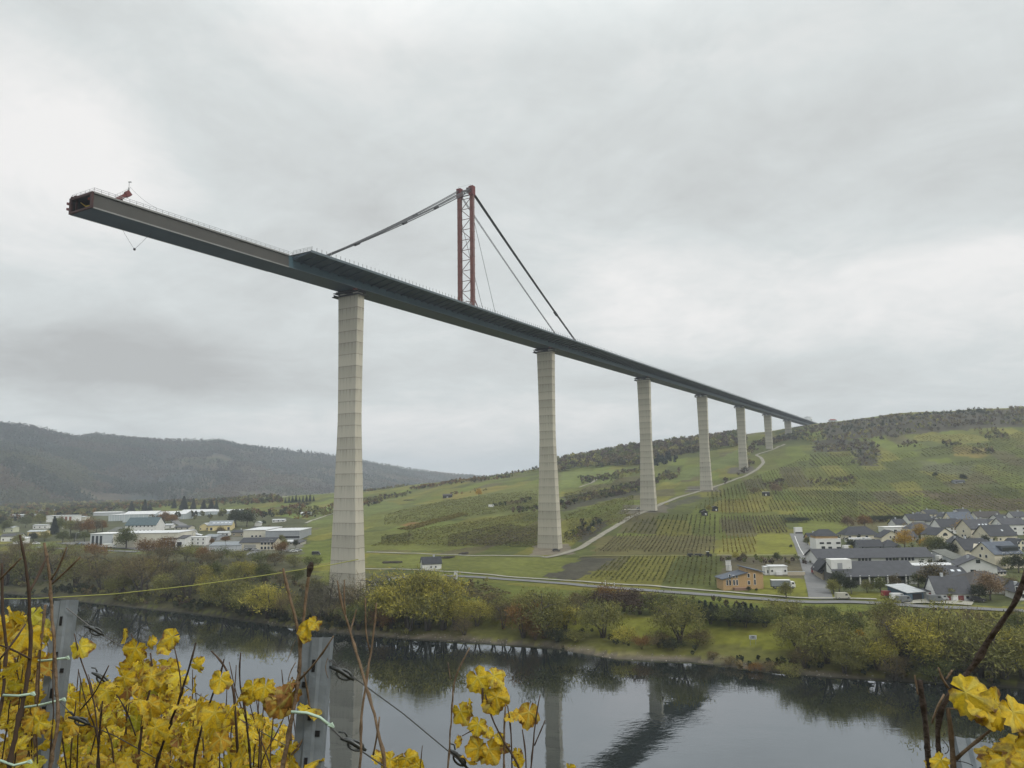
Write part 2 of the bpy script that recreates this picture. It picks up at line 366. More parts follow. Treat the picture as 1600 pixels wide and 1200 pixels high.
def mat_ground():
    m, nt, b = nodes_of('ground_cover'); N, L = nt.nodes, nt.links
    at = N.new('ShaderNodeAttribute'); at.attribute_name = 'cover'
    tc = N.new('ShaderNodeTexCoord')
    def nz(s, d):
        n = N.new('ShaderNodeTexNoise'); n.inputs['Scale'].default_value = s; n.inputs['Detail'].default_value = d; L.new(tc.outputs['Object'], n.inputs['Vector']); return n.outputs[0]
    n1, n2 = nz(.35, 6), nz(.03, 5)
    ad = N.new('ShaderNodeMath'); ad.operation = 'ADD'; L.new(n1, ad.inputs[0]); L.new(n2, ad.inputs[1])
    mr = N.new('ShaderNodeMapRange'); mr.inputs[1].default_value = .6; mr.inputs[2].default_value = 1.4; mr.inputs[3].default_value = .62; mr.inputs[4].default_value = 1.4; L.new(ad.outputs[0], mr.inputs[0])
    vm = N.new('ShaderNodeVectorMath'); vm.operation = 'SCALE'; L.new(at.outputs['Color'], vm.inputs[0]); L.new(mr.outputs[0], vm.inputs['Scale'])
    L.new(vm.outputs[0], b.inputs['Base Color']); b.inputs['Roughness'].default_value = .95; b.inputs['Specular IOR Level'].default_value = .1
    bp = N.new('ShaderNodeBump'); bp.inputs['Strength'].default_value = .6; bp.inputs['Distance'].default_value = .5; L.new(n1, bp.inputs['Height']); L.new(bp.outputs[0], b.inputs['Normal'])
    return m
M_GROUND = mat_ground()
def grid_faces(nr, nc):
    i = np.arange((nr-1)*(nc-1)); r, c = i//(nc-1), i % (nc-1); a = r*nc+c
    return np.c_[a, a+1, a+nc+1, a+nc]
def build_terrain():
    az = np.radians(np.r_[np.linspace(-80, -40, 40)[:-1], np.linspace(-40, 40, 640), np.linspace(40, 80, 40)[1:]])
    D = np.r_[np.geomspace(110, 420, 150)[:-1], np.geomspace(420, 1700, 230)[:-1], np.geomspace(1700, 9000, 40)]
    A, R = np.meshgrid(az, D); x = np.sin(A)*R; y = np.cos(A)*R
    z = land_z(x, y); far = np.clip((R-2600)/1500, 0, 1); z = z*(1-far)+14*far
    c = cover(x.ravel(), y.ravel())
    o = np_mesh('terrain', np.c_[x.ravel(), y.ravel(), z.ravel()], grid_faces(*x.shape), M_GROUND, {'cover': c}, smooth=True)
    o['kind'] = 'structure'
build_terrain()

def build_far_hills():
    crest = [(-420,690,2300),(-200,676,2450),(0,663,2600),(45,667,2700),(85,677,2800),(118,685,2850),(150,680,3000),(190,685,3050),(250,689,3150),(340,689,3300),(372,697,3400),(450,704,3550),(520,712,3800),(600,727,4100),(680,740,4400),(760,748,4700),(900,752,5200),(1100,756,5600)]
    px = np.array(crest, float); n = 520
    t = np.linspace(0, 1, n); ti = np.linspace(0, 1, len(px)); u, v, D = (np.interp(t, ti, px[:, k]) for k in range(3))
    P = np.array([P3(a, b, c) for a, b, c in zip(u, v, D)])
    foot = np.array([ray(a, 750)[:2]*(c-950-450*np.clip((a-100)/400, -1, 1)*.5) for a, c in zip(u, D)])
    m = 150; V = []; cov = []
    w = np.linspace(0, 1.5, m)
    W_, T_ = np.meshgrid(w, np.arange(n), indexing='ij')
    x = foot[None, :, 0]+(P[None, :, 0]-foot[None, :, 0])*W_; y = foot[None, :, 1]+(P[None, :, 1]-foot[None, :, 1])*W_
    up = np.where(W_ <= 1, W_, 2-W_); prof = np.clip(up, 0, 1)**.85
    z = 10+(P[None, :, 2]-10)*prof
    env = np.clip(up*(1-np.clip(up, 0, 1))*4, 0, 1)
    spur = np.abs(hash_noise(x+y*.25, y*.25, 420, 71)-.5)*2
    z += env*((spur-.5)*75+(hash_noise(x, y, 150, 72)-.5)*45+(hash_noise(x, y, 60, 73)-.5)*14)
    h = hash_noise(x, y, 200, 74)*.5+hash_noise(x, y, 80, 75)*.3+hash_noise(x, y, 28, 76)*.2
    pal = np.array([(.026,.034,.034), (.040,.042,.034), (.064,.053,.040), (.082,.066,.044), (.055,.062,.036)])
    i = np.clip((h-.28)/.44, 0, .999)*(len(pal)-1); lo = i.astype(int); f = (i-lo)[..., None]; c = pal[lo]*(1-f)+pal[np.minimum(lo+1, len(pal)-1)]*f
    c = np.where((W_ > .8)[..., None], c*.6+np.array((.024,.032,.03))*.4, c)
    for (uu, vv), col, ru, rv in (((345,770),(.13,.11,.05),22,6),((200,758),(.14,.11,.05),20,8),((110,765),(.15,.12,.05),12,8),((415,748),(.11,.10,.06),20,8)):
        q = np.c_[x.ravel(), y.ravel(), z.ravel()-EYE]; zz = q@FW; U = 800+FPX*(q@RT)/zz; Vv = 600-FPX*(q@UP)/zz
        k = np.exp(-((U-uu-(Vv-vv)*1.6)/ru)**2-((Vv-vv)/rv)**2)*(.3+hash_noise(x.ravel(), y.ravel(), 25, 90))*.9
        k = np.clip(k, 0, .8).reshape(x.shape)[..., None]; c = c*(1-k)+np.array(col)*k
    o = np_mesh('far_hills', np.c_[x.ravel(), y.ravel(), z.ravel()], grid_faces(m, n), M_GROUND, {'cover': c.reshape(-1, 3)}, smooth=True)
    o['kind'] = 'structure'
    return x, y, z, W_
HX, HY, HZ, HW = build_far_hills()

def build_water():
    m, nt, b = nodes_of('river_water'); N, L = nt.nodes, nt.links
    b.inputs['Base Color'].default_value = (.012, .015, .014, 1); b.inputs['Roughness'].default_value = .4; b.inputs['Specular IOR Level'].default_value = 0
    gl = N.new('ShaderNodeBsdfGlossy'); gl.inputs['Color'].default_value = (.90, .94, 1.0, 1); gl.inputs['Roughness'].default_value = .012
    fr = N.new('ShaderNodeFresnel'); fr.inputs['IOR'].default_value = 4.0; ms = N.new('ShaderNodeMixShader'); L.new(fr.outputs[0], ms.inputs[0]); L.new(b.outputs[0], ms.inputs[1]); L.new(gl.outputs[0], ms.inputs[2]); L.new(ms.outputs[0], N['Material Output'].inputs[0])
    tc = N.new('ShaderNodeTexCoord')
    def nz(sx, sy, s, d, rot=0):
        mp = N.new('ShaderNodeMapping'); mp.inputs['Scale'].default_value = (sx, sy, 1); mp.inputs['Rotation'].default_value = (0, 0, rot); L.new(tc.outputs['Object'], mp.inputs[0])
        n = N.new('ShaderNodeTexNoise'); n.inputs['Scale'].default_value = s; n.inputs['Detail'].default_value = d; n.inputs['Roughness'].default_value = .55; L.new(mp.outputs[0], n.inputs['Vector']); return n.outputs[0]
    rip, sw, msk = nz(1, 1.6, .55, 3, .35), nz(1, 1.5, .11, 2, .3), nz(1, 2.2, .018, 3, .5)
    mr = N.new('ShaderNodeMapRange'); mr.inputs[1].default_value = .47; mr.inputs[2].default_value = .64; mr.inputs[3].default_value = .05; mr.inputs[4].default_value = 1.0; L.new(msk, mr.inputs[0])
    mu = N.new('ShaderNodeMath'); mu.operation = 'MULTIPLY'; L.new(rip, mu.inputs[0]); L.new(mr.outputs[0], mu.inputs[1])
    m2 = N.new('ShaderNodeMath'); m2.operation = 'MULTIPLY_ADD'; L.new(sw, m2.inputs[0]); m2.inputs[1].default_value = .55; L.new(mu.outputs[0], m2.inputs[2])
    bp = N.new('ShaderNodeBump'); bp.inputs['Strength'].default_value = 1.0; bp.inputs['Distance'].default_value = .026; L.new(m2.outputs[0], bp.inputs['Height']); L.new(bp.outputs[0], gl.inputs['Normal'])
    mb = MB(); mb.add([(-3000, -1500, 0), (3000, -1500, 0), (3000, 2500, 0), (-3000, 2500, 0)], [(0, 1, 2, 3)])
    o = mb.build('river_water', m); o['kind'] = 'structure'
build_water()
def build_slope():
    xs = np.linspace(-400, 400, 161); ys = np.r_[np.linspace(-80, 0, 30)[:-1], np.linspace(0, 6, 40)[:-1], np.linspace(6, 120, 60)]
    x, y = np.meshgrid(xs, ys)
    z = np.where(y < 3.2, EYE-1.65-.25*y, EYE-1.65-.8-(y-3.2)*.78) + (hash_noise(x, y, .7, 61)-.5)*.08+(hash_noise(x, y, 9, 62)-.5)*.5*np.clip((np.hypot(x, y)-4)/10, 0, 1)
    z = np.maximum(z, -3)
    c = np.array((.085,.075,.035))*(.6+.8*hash_noise(x, y, .5, 63).ravel()[:, None])
    o = np_mesh('vineyard_slope', np.c_[x.ravel(), y.ravel(), z.ravel()], grid_faces(*x.shape), M_GROUND, {'cover': c}, smooth=True); o['kind'] = 'structure'
build_slope()

# ------------------------------------------------------------------ roads and tracks, draped on the land
M_ASPHALT = mat('asphalt_grey', (.15, .15, .148), .9, .12, .4)
M_GRAVEL = mat('pale_gravel', (.29, .28, .23), .95, .2, .5)
M_TRACK = mat('dusty_track', (.24, .225, .18), .95, .2, .3)
M_LINE = mat('white_paint', (.7, .7, .68), .8)
def strip(name, pts, width, m, lift=.12, close=None, world_pts=None):
    w = np.array(world_pts) if world_pts is not None else np.array([ground(u, v)[:2] for u, v in pts])
    seg = np.r_[0, np.cumsum(np.hypot(*np.diff(w, axis=0).T))]; n = max(int(seg[-1]/2.5), 4)
    tt = np.linspace(0, seg[-1], n); x = np.interp(tt, seg, w[:, 0]); y = np.interp(tt, seg, w[:, 1])
    for _ in range(6): x[1:-1] = (x[:-2]+2*x[1:-1]+x[2:])/4; y[1:-1] = (y[:-2]+2*y[1:-1]+y[2:])/4
    tx, ty = np.gradient(x), np.gradient(y); l = np.hypot(tx, ty); nx, ny = ty/l, -tx/l
    k = np.linspace(-.5, .5, 5)*width
    X = x[:, None]+nx[:, None]*k; Y = y[:, None]+ny[:, None]*k
    zc = land_z(X, Y); Z = np.maximum(zc, zc.mean(1, keepdims=True))+lift
    o = np_mesh(name, np.c_[X.ravel(), Y.ravel(), Z.ravel()], grid_faces(n, 5), m); o['kind'] = 'structure'; return o
strip('main_road', [(690,899),(760,903),(830,908),(900,914),(1000,922),(1130,932),(1230,940),(1370,943),(1480,950),(1600,955)], 5.2, M_ASPHALT, .22)
strip('riverside_path', [(560,889),(630,890),(690,893),(760,898),(860,906),(1000,915),(1130,925),(1230,934),(1370,937)], 2.4, M_GRAVEL, .30)
strip('farm_track', [(572,863),(640,865),(720,868),(800,869),(850,870)], 3.0, M_GRAVEL, .3)
strip('hill_track', [(850,872),(880,866),(905,858),(930,842),(960,824),(985,808),(1008,800),(1035,787),(1065,776),(1092,768),(1118,760),(1142,752),(1165,744),(1183,734),(1193,723),(1189,715),(1181,711),(1194,707),(1212,701),(1226,694)], 4.5, M_TRACK, .35)
strip('vineyard_path', [(905,870),(960,869),(1030,869),(1120,868)], 2.4, mat('pale_grass', (.17,.17,.06), .95), .3)
strip('vineyard_path', [(1120,868),(1180,868),(1258,868)], 1.6, M_GRAVEL, .3)
strip('village_lane', [(1244,834),(1252,850),(1262,872),(1272,900),(1280,925),(1283,937)], 8.5, M_ASPHALT, .2)
strip('lane_kerb', [(1242,838),(1250,858),(1256,868)], .35, M_LINE, .3)
strip('site_yard', [(590,916),(612,908),(632,902)], 9, M_ASPHALT, .25)
strip('village_yard', [(1405,941),(1440,938),(1480,941),(1520,944)], 9, M_GRAVEL, .26)
strip('valley_road', [(60,855),(120,859),(170,861),(215,863)], 6, M_ASPHALT, .3)
strip('factory_yard', [(100,848),(180,854),(250,860)], 14, M_ASPHALT, .22)
strip('estate_road', [(385,868),(405,860),(440,855)], 6, M_ASPHALT, .3)
strip('hillside_road', [(300,830),(290,824),(280,818),(270,812)], 8, M_ASPHALT, .4)
strip('hillside_path', [(478,818),(520,803),(560,790),(620,780)], 3, M_GRAVEL, .5)
strip('hillside_path', [(945,742),(925,755),(905,762)], 4, M_TRACK, .5)
strip('pier_platform', [(972,797),(990,797),(1008,797)], 7, mat('fresh_concrete_dust', (.45,.42,.34), .95), .4)
strip('pier_platform', [(1070,766),(1085,766),(1098,765)], 7, M_GRAVEL, .5)

# ------------------------------------------------------------------ the bridge
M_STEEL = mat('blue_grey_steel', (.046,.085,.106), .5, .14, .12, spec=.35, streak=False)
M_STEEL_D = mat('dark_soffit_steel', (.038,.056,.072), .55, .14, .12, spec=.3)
M_RIM = mat('rim_steel', (.095,.12,.135), .5, .1, .2)
M_PRIMER = mat('grey_primer_steel', (.058,.056,.050), .6, .08, .25)
M_PRIMER_L = mat('pale_primer_steel', (.22,.22,.21), .6, .08, .25)
M_RAIL = mat('galvanised_rail', (.30,.31,.31), .45, .1, 1, metal=.4)
M_RED = mat('red_oxide_steel', (.155,.062,.05), .55, .25, .5)
M_REDD = mat('dark_red_steel', (.13,.035,.035), .6, .2, .5)
M_DARK = mat('dark_steel', (.03,.03,.032), .7, .2, .6)  # near-black base colour shared by many dark parts
M_YEL = mat('yellow_steel', (.5,.36,.06), .6, .2, .5)
M_CABLE = mat('grey_cable', (.06,.062,.066), .45, .1, 1)
def mat_concrete():
    m, nt, b = nodes_of('pier_concrete'); N, L = nt.nodes, nt.links
    tc = N.new('ShaderNodeTexCoord'); sp = N.new('ShaderNodeSeparateXYZ'); L.new(tc.outputs['Object'], sp.inputs[0])
    def nz(sc, s, d):
        mp = N.new('ShaderNodeMapping'); mp.inputs['Scale'].default_value = sc; L.new(tc.outputs['Object'], mp.inputs[0])
        n = N.new('ShaderNodeTexNoise'); n.inputs['Scale'].default_value = s; n.inputs['Detail'].default_value = d; L.new(mp.outputs[0], n.inputs['Vector']); return n.outputs[0]
    def mth(op, a, b_, clamp=False):
        q = N.new('ShaderNodeMath'); q.operation = op; q.use_clamp = clamp
        for i, k in enumerate((a, b_)):
            if isinstance(k, (int, float)): q.inputs[i].default_value = k
            else: L.new(k, q.inputs[i])
        return q.outputs[0]
    lift = mth('DIVIDE', sp.outputs['Z'], 5.0)                 # one pour every five metres
    wn = N.new('ShaderNodeTexWhiteNoise'); wn.noise_dimensions = '1D'; L.new(mth('FLOOR', lift, 0), wn.inputs['W'])
    fr = mth('FRACT', lift, 0); joint = mth('LESS_THAN', mth('MINIMUM', fr, mth('SUBTRACT', 1.0, fr)), .034)
    board = nz((3, 3, .25), 1.0, 4); big = nz((1, 1, .5), .12, 5); run = nz((1.6, 1.6, .06), .9, 5)
    grime = mth('MULTIPLY', mth('MULTIPLY', mth('POWER', fr, 2.5), .22), run)
    f = mth('ADD', .80, mth('MULTIPLY', wn.outputs['Value'], .19)); f = mth('ADD', f, mth('MULTIPLY', board, .16)); f = mth('ADD', f, mth('MULTIPLY', big, .12))
    st = mth('MULTIPLY', mth('MULTIPLY', mth('SUBTRACT', run, .45), 1.0, True), mth('POWER', fr, 1.5)); f = mth('SUBTRACT', f, mth('MULTIPLY', st, 1.3))
    f = mth('SUBTRACT', f, grime)
    f = mth('SUBTRACT', f, mth('MULTIPLY', joint, .27))
    vm = N.new('ShaderNodeVectorMath'); vm.operation = 'SCALE'; vm.inputs[0].default_value = (.425,.40,.33); L.new(f, vm.inputs['Scale'])
    L.new(vm.outputs[0], b.inputs['Base Color']); b.inputs['Roughness'].default_value = .9; b.inputs['Specular IOR Level'].default_value = .15
    bp = N.new('ShaderNodeBump'); bp.inputs['Distance'].default_value = .05; bp.inputs['Strength'].default_value = .5; L.new(mth('SUBTRACT', big, mth('MULTIPLY', joint, .8)), bp.inputs['Height']); L.new(bp.outputs[0], b.inputs['Normal'])
    return m
M_CONC = mat_concrete()
S_TIP, S_WING, S_END = -116.3, -39.0, 1420.0
def loft(name, section, s_list, m, parent, close=True, caps=False, mats=None):
    """sweeps a closed outline of (lat, h) points along the bridge"""
    k = len(section); V = np.array([BP(s, a, b) for s in s_list for a, b in section]); F = []
    n = len(s_list)
    for i in range(n-1):
        for j in range(k if close else k-1):
            F.append((i*k+j, i*k+(j+1) % k, (i+1)*k+(j+1) % k, (i+1)*k+j))
    mb = MB(); mb.add(V, F)
    if caps: mb.f += [tuple(range(k)), tuple((n-1)*k+j for j in range(k-1, -1, -1))]; mb.m += [0, 0]; mb.t += [.5, .5]
    if mats: mb.m = mats(mb)
    return mb.build(name, m, parent)
def bbox_(mb, s, lat, h, ds, dl, dh, mat=0):
    """box on the bridge: along, across, up"""
    ax = np.array([BDIR[0], BDIR[1], BGR]); lt = np.array([BDIR[1], -BDIR[0], 0]); R = np.c_[ax/np.linalg.norm(ax), lt, [0, 0, 1]]
    mb.box(BP(s, lat, h), (ds, dl, dh), mat, R=R)
def build_bridge():
    root = empty('bridge_deck', BP(0, 0, 0)); tag(root, 'long blue grey steel bridge deck ending in mid-air above the river', 'bridge')
    inv = Matrix.Translation(-Vector(BP(0, 0, 0)))
    # hollow box, open at the launching end: outer and inner skin
    sl_ = list(np.linspace(S_TIP, S_WING-2, 14))
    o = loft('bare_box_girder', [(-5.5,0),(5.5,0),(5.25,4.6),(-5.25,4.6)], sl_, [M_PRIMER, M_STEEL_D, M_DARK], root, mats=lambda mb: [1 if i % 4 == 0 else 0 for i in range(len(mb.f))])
    o['label'] = 'uncoated grey end section of the girder'
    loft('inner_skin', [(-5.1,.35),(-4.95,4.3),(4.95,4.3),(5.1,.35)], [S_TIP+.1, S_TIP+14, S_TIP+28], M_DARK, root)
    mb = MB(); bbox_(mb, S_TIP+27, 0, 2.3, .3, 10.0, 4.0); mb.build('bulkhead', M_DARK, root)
    for sg in (-1, 1):
        loft('top_flange', [(sg*4.6,4.62),(sg*5.75,4.45),(sg*5.75,4.95),(sg*4.6,5.02)], sl_, M_PRIMER_L, root, caps=True)
        loft('bottom_flange', [(sg*5.35,-.06),(sg*5.72,-.06),(sg*5.72,.30),(sg*5.35,.30)], sl_, M_PRIMER_L, root, caps=True)
    loft('top_plate', [(-4.6,4.62),(4.6,4.62),(4.6,5.0),(-4.6,5.0)], sl_, M_STEEL, root, caps=True)
    sl2 = list(np.linspace(S_WING-2, S_END, 90))
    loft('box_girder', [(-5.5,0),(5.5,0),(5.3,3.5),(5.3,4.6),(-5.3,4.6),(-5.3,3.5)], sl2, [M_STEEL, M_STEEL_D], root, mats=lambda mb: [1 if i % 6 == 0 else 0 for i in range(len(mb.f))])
    sl3 = list(np.linspace(S_WING, S_END, 90))
    for sg in (-1, 1):
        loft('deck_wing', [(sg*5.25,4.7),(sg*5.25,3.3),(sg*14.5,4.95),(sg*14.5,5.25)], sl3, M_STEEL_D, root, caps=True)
        loft('edge_beam', [(sg*14.51,4.85),(sg*14.85,4.85),(sg*14.85,5.75),(sg*14.51,5.75)], sl3, M_RIM, root, caps=True)
        mb = MB()
        for s in np.arange(S_WING+4, S_END, 5.2):                  # brackets under the wing
            a = [BP(s+d, sg*l, h) for d in (-.12, .12) for l, h in ((5.3,3.28),(5.3,2.5),(14.3,4.70),(14.3,4.92))]
            mb.add(a, [(0,1,2,3),(7,6,5,4),(1,5,6,2)])
        w = mb.build('wing_bracket', M_STEEL_D, root); w['kind'] = 'stuff'
        loft('web_seam', [(sg*5.5,.02),(sg*5.62,.02),(sg*5.6,.35),(sg*5.48,.35)], sl2, M_RIM, root, caps=True)
    loft('carriageway', [(-14.5,5.26),(14.5,5.26),(14.5,5.45),(-14.5,5.45)], sl3, mat('bare_deck_plate', (.16,.17,.17), .7), root, caps=True)
    mb = MB(); mb2 = MB()
    posts = np.arange(S_WING+.5, 560, 2.6)
    for s in posts:
        for lat in (14.65, -14.65): bbox_(mb, s, lat, 6.5, .16, .16, 1.5)
    o = mb.build('railing_post', M_RAIL, root); o['kind'] = 'stuff'
    mb = MB()
    for lat in (14.65, -14.65):
        for h in (6.3, 6.85): mb.tube([BP(s, lat, h) for s in np.linspace(560, S_END, 40)], .08, 4)
    for lat in (14.65, -14.65):
        for s in np.arange(560, S_END, 4): bbox_(mb, s, lat, 6.3, .12, .12, 1.1)
    mb.build('far_railing', M_RAIL, root)
    # hand rail of the bare end and round the wing corner
    mb = MB()
    for lat in (5.5, -5.5):
        for h in (5.55, 6.1): mb.tube([BP(s, lat, h) for s in np.linspace(S_TIP, S_WING, 30)], .06, 4)
        for s in np.arange(S_TIP, S_WING, 2.2): mb.tube([BP(s, lat, 4.95), BP(s, lat, 6.1)], .07, 4)
    for h in (5.55, 6.1): mb.tube([BP(S_TIP, -5.5, h), BP(S_TIP, 5.5, h)], .045, 4)
    for l in np.linspace(-5.5, 5.5, 6): mb.tube([BP(S_TIP, l, 4.95), BP(S_TIP, l, 6.1)], .07, 4)
    mb.build('hand_rail', M_RAIL, root)
    for a, b in ((5.5, 14.65), (-14.65, -5.5)):
        mb = MB()
        for h in (5.9, 6.4, 6.9): mb.tube([BP(S_WING, a, h), BP(S_WING, b, h)], .06, 4)
        for l in np.linspace(a, b, 6): mb.tube([BP(S_WING, l, 5.4), BP(S_WING, l, 6.9)], .06, 4)
        mb.build('wing_hand_rail', M_RAIL, root)
    # launching end: red and dark frame, yellow struts
    mb = MB()
    for sg in (-1, 1): bbox_(mb, S_TIP-.35, sg*5.2, 2.45, .6, .9, 4.9); bbox_(mb, S_TIP+.4, sg*3.6, 2.3, .5, .35, 4.2)
    bbox_(mb, S_TIP-.35, 0, 4.55, .6, 9.5, .7); bbox_(mb, S_TIP-.35, 0, .3, .6, 9.5, .5)
    for l in (-4.4, -2.8): bbox_(mb, S_TIP-.4, l, 4.9, .8, .7, .6)
    f = mb.build('end_frame', mat('rusty_dark_frame', (.05,.022,.02), .7, .4, .8), root)
    for h in (1.8, 3.5): mb = MB(); bbox_(mb, S_TIP-.3, -6.3, h, .7, 1.3, .45); bbox_(mb, S_TIP-.3, -7.0, h+.2, .5, .3, .7); mb.build('jack_bracket', M_REDD, root)
    for a, b in (((-3.5,3.9),(.5,.9)), ((-2.6,.9),(3.5,3.0)), ((-.8,2.2),(4.6,2.4)), ((.5,.9),(3.9,1.6)), ((2.6,3.9),(4.4,2.2))): mb = MB(); mb.tube([BP(S_TIP+1.5, *a), BP(S_TIP+2.5, *b)], .16, 5); mb.build('yellow_strut', M_YEL, root)
    mw_ = mat('faded_red_block', (.28,.10,.08), .7)
    for l, h, d in ((3.6,4.0,1.2),(4.3,3.0,.9),(2.4,3.6,.8)): mb = MB(); bbox_(mb, S_TIP+.6, l, h, .6, d, .6); mb.build('winch_block', mw_, root)
    for o in root.children: o.matrix_parent_inverse = inv
    # red launching gantry on the bare end
    g = empty('red_gantry', BP(-101, 0, 5.0)); gi = Matrix.Translation(-Vector(BP(-101, 0, 5.0))); tag(g, 'small dark red crane beam tilted over the hand rail near the open bridge end', 'crane')
    mb = MB(); Dg = BP(-106, 5, 0)[1]; a, b = P3(177, 314, Dg), P3(203, 301.5, Dg+3)
    ax = (b-a)/np.linalg.norm(b-a); lt = np.cross(ax, [0, 0, 1]); lt /= np.linalg.norm(lt); R = np.c_[ax, lt, np.cross(ax, lt)*-1]
    mb.box((a+b)/2, (np.linalg.norm(b-a), .9, .95), R=R); mb.box(b-ax*.7, (1.5, 1.3, 1.7), R=R)
    for t in np.linspace(.06, .8, 6): p = a+(b-a)*t; mb.box(p-np.array([0, 0, .65]), (.35, 1.2, .35), R=R)
    mb.build('gantry_beam', M_REDD, g)
    mb = MB()
    for t in np.linspace(.1, .85, 6): p = a+(b-a)*t; mb.tube([p, p+np.array([0, 0, 1.7])], .05, 4)
    mb.tube([a+(0, 0, 1.6), b+(0, 0, 1.6)], .03, 4); mb.build('gantry_rail', M_RAIL, g)
    for q, dz in ((a+(b-a)*.55, 2.2), (a+(b-a)*.2, 1.6)): mb = MB(); mb.tube([q, q-np.array([0, 0, dz])], .25, 5); mb.build('gantry_foot', M_REDD, g)
    mb = MB(); p = a+(b-a)*.92; mb.tube([p, p+np.array([0, 0, 1.9])], .22, 6); mb.tube([p+(0,0,1.9), p+np.array([0, 0, 3.6])], .08, 5); mb.box(p+np.array([.2, 0, 3.7]), (.9, .3, .25)); mb.build('floodlight_mast', M_RAIL, g)
    for o in g.children: o.matrix_parent_inverse = gi
    mb = MB(); Dg = BP(-106, 5, 0)[1]; p = P3(203, 292, Dg+3); q = BP(-94, 5.6, 6.0); mb.tube([p+(q-p)*t+np.array([0, 0, -2.2*t*(1-t)*2]) for t in np.linspace(0, 1, 10)], .035, 4)
    tag(mb.build('gantry_cable', M_CABLE), 'thin slack cable running from the red crane beam down to the hand rail', 'cable')
    # loop of rope with a weight hanging below the bare end
    h = empty('hanging_rope', BP(-104, 1, 0)); hi = Matrix.Translation(-Vector(BP(-104, 1, 0))); tag(h, 'thin rope loop with a small dark weight hanging under the open bridge end', 'rope')
    low = P3(174.5, 382, BP(-100, 3, 0)[1]); mb = MB(); aa, bb = P3(160, 352, BP(-100, 3, 0)[1]), P3(184, 358, BP(-100, 3, 0)[1]); aa = BP(-105, 0, 0); bb = BP(-94.5, 1, 0); low = (aa+bb)/2+np.array([0, 0, -7.2])
    for e in (aa, bb): mb.tube([e+(low-e)*t+np.array([0, 0, -1.2*t*(1-t)]) for t in np.linspace(0, 1, 8)], .045, 4)
    mb.build('rope', M_CABLE, h); mb = MB(); mb.tube([low+(0, 0, .35), low+(0, 0, .1), low-(0, 0, .35)], [.15, .42, .3], 8); mb.build('weight', M_DARK, h)
    for o in h.children: o.matrix_parent_inverse = hi
def build_piers():
    names = ['tallest concrete bridge pier, standing alone by the river', 'second tallest tapering concrete bridge pier, dark car at its foot', 'tapering concrete bridge pier, third from the river', 'mid-height concrete bridge pier, fourth from the river',
             'concrete bridge pier beside the bend of the hill track', 'short concrete bridge pier above the hill track bend', 'shortest concrete bridge pier, highest on the hill']
    for s, z0, lab in zip(PIER_S, PIER_Z, names):
        base = BP(s, 0, 0); top = base[2]-2.6; z0 -= 1.5; Hh = top-z0
        rz = math.atan2(BDIR[1], BDIR[0])-math.pi/2            # local y runs along the bridge, x across
        root = empty('bridge_pier', (base[0], base[1], z0), rz); tag(root, lab, 'bridge pier', 'concrete piers of the high bridge')
        def dims(d):                                           # d metres below the top: across, along
            full = 126.0; t = np.clip(d/full, 0, 1); w = .42
            if t < w: k = (1-t/w)**1.7; return 9.7+1.5*k, 4.15-.0*k+.5*(1-k)*.0
            k = ((t-w)/(1-w)); return 9.7+5.0*k**1.15, 4.15+2.2*k**1.15
        mb = MB(); n = max(int(Hh/3), 3); V = []
        for d in np.linspace(0, Hh, n+1):
            a, l = dims(d)
            a, l = a/2, l/2; c = .18; zz = Hh-d
            V += [(-a+c,-l,zz),(a-c,-l,zz),(a,-l+c,zz),(a,l-c,zz),(a-c,l,zz),(-a+c,l,zz),(-a,l-c,zz),(-a,-l+c,zz)]
        F = [tuple(range(8))] + [(i*8+j, (i+1)*8+j, (i+1)*8+(j+1) % 8, i*8+(j+1) % 8) for i in range(n) for j in range(8)]
        mb.add(V, F); mb.build('pier_shaft', M_CONC, root)
        a, l = dims(0)
        mb = MB(); mb.box((-.5, 0, Hh+.1), (a+3.6, l+2.6, .3)); mb.box((-a/2-1.6, 0, Hh+.7), (.1, l+2, 1.0)); 
        mb.build('work_platform', M_DARK, root)
        for x in (-3.6, 3.6): mb = MB(); mb.box((x, 0, Hh+.8), (2.4, l-.6, 1.1)); mb.build('bearing_plinth', bpy.data.materials.get('plinth_concrete') or mat('plinth_concrete', (.4,.39,.35), .9), root)
        mb = MB(); mb.box((-.8, .6, Hh+1.95), (a+1.0, l+1.2, 1.15)); mb.box((-a/2-1.3, 0, Hh+1.9), (2.2, l+1.2, .22)); mb.build('launching_bearing', M_DARK, root)
        if s < 400: mb = MB(); mb.box((4.6, -.6, Hh+2.2), (1.3, 5.8, .55)); mb.build('red_guide_beam', M_RED, root)
def s_at(u, lat, h):
    lo, hi = -160., 1500.
    for _ in range(50):
        m = (lo+hi)/2; q = BP(m, lat, h)-np.array([0, 0, EYE])
        if 800+FPX*(q@RT)/(q@FW) < u: lo = m
        else: hi = m
    return lo
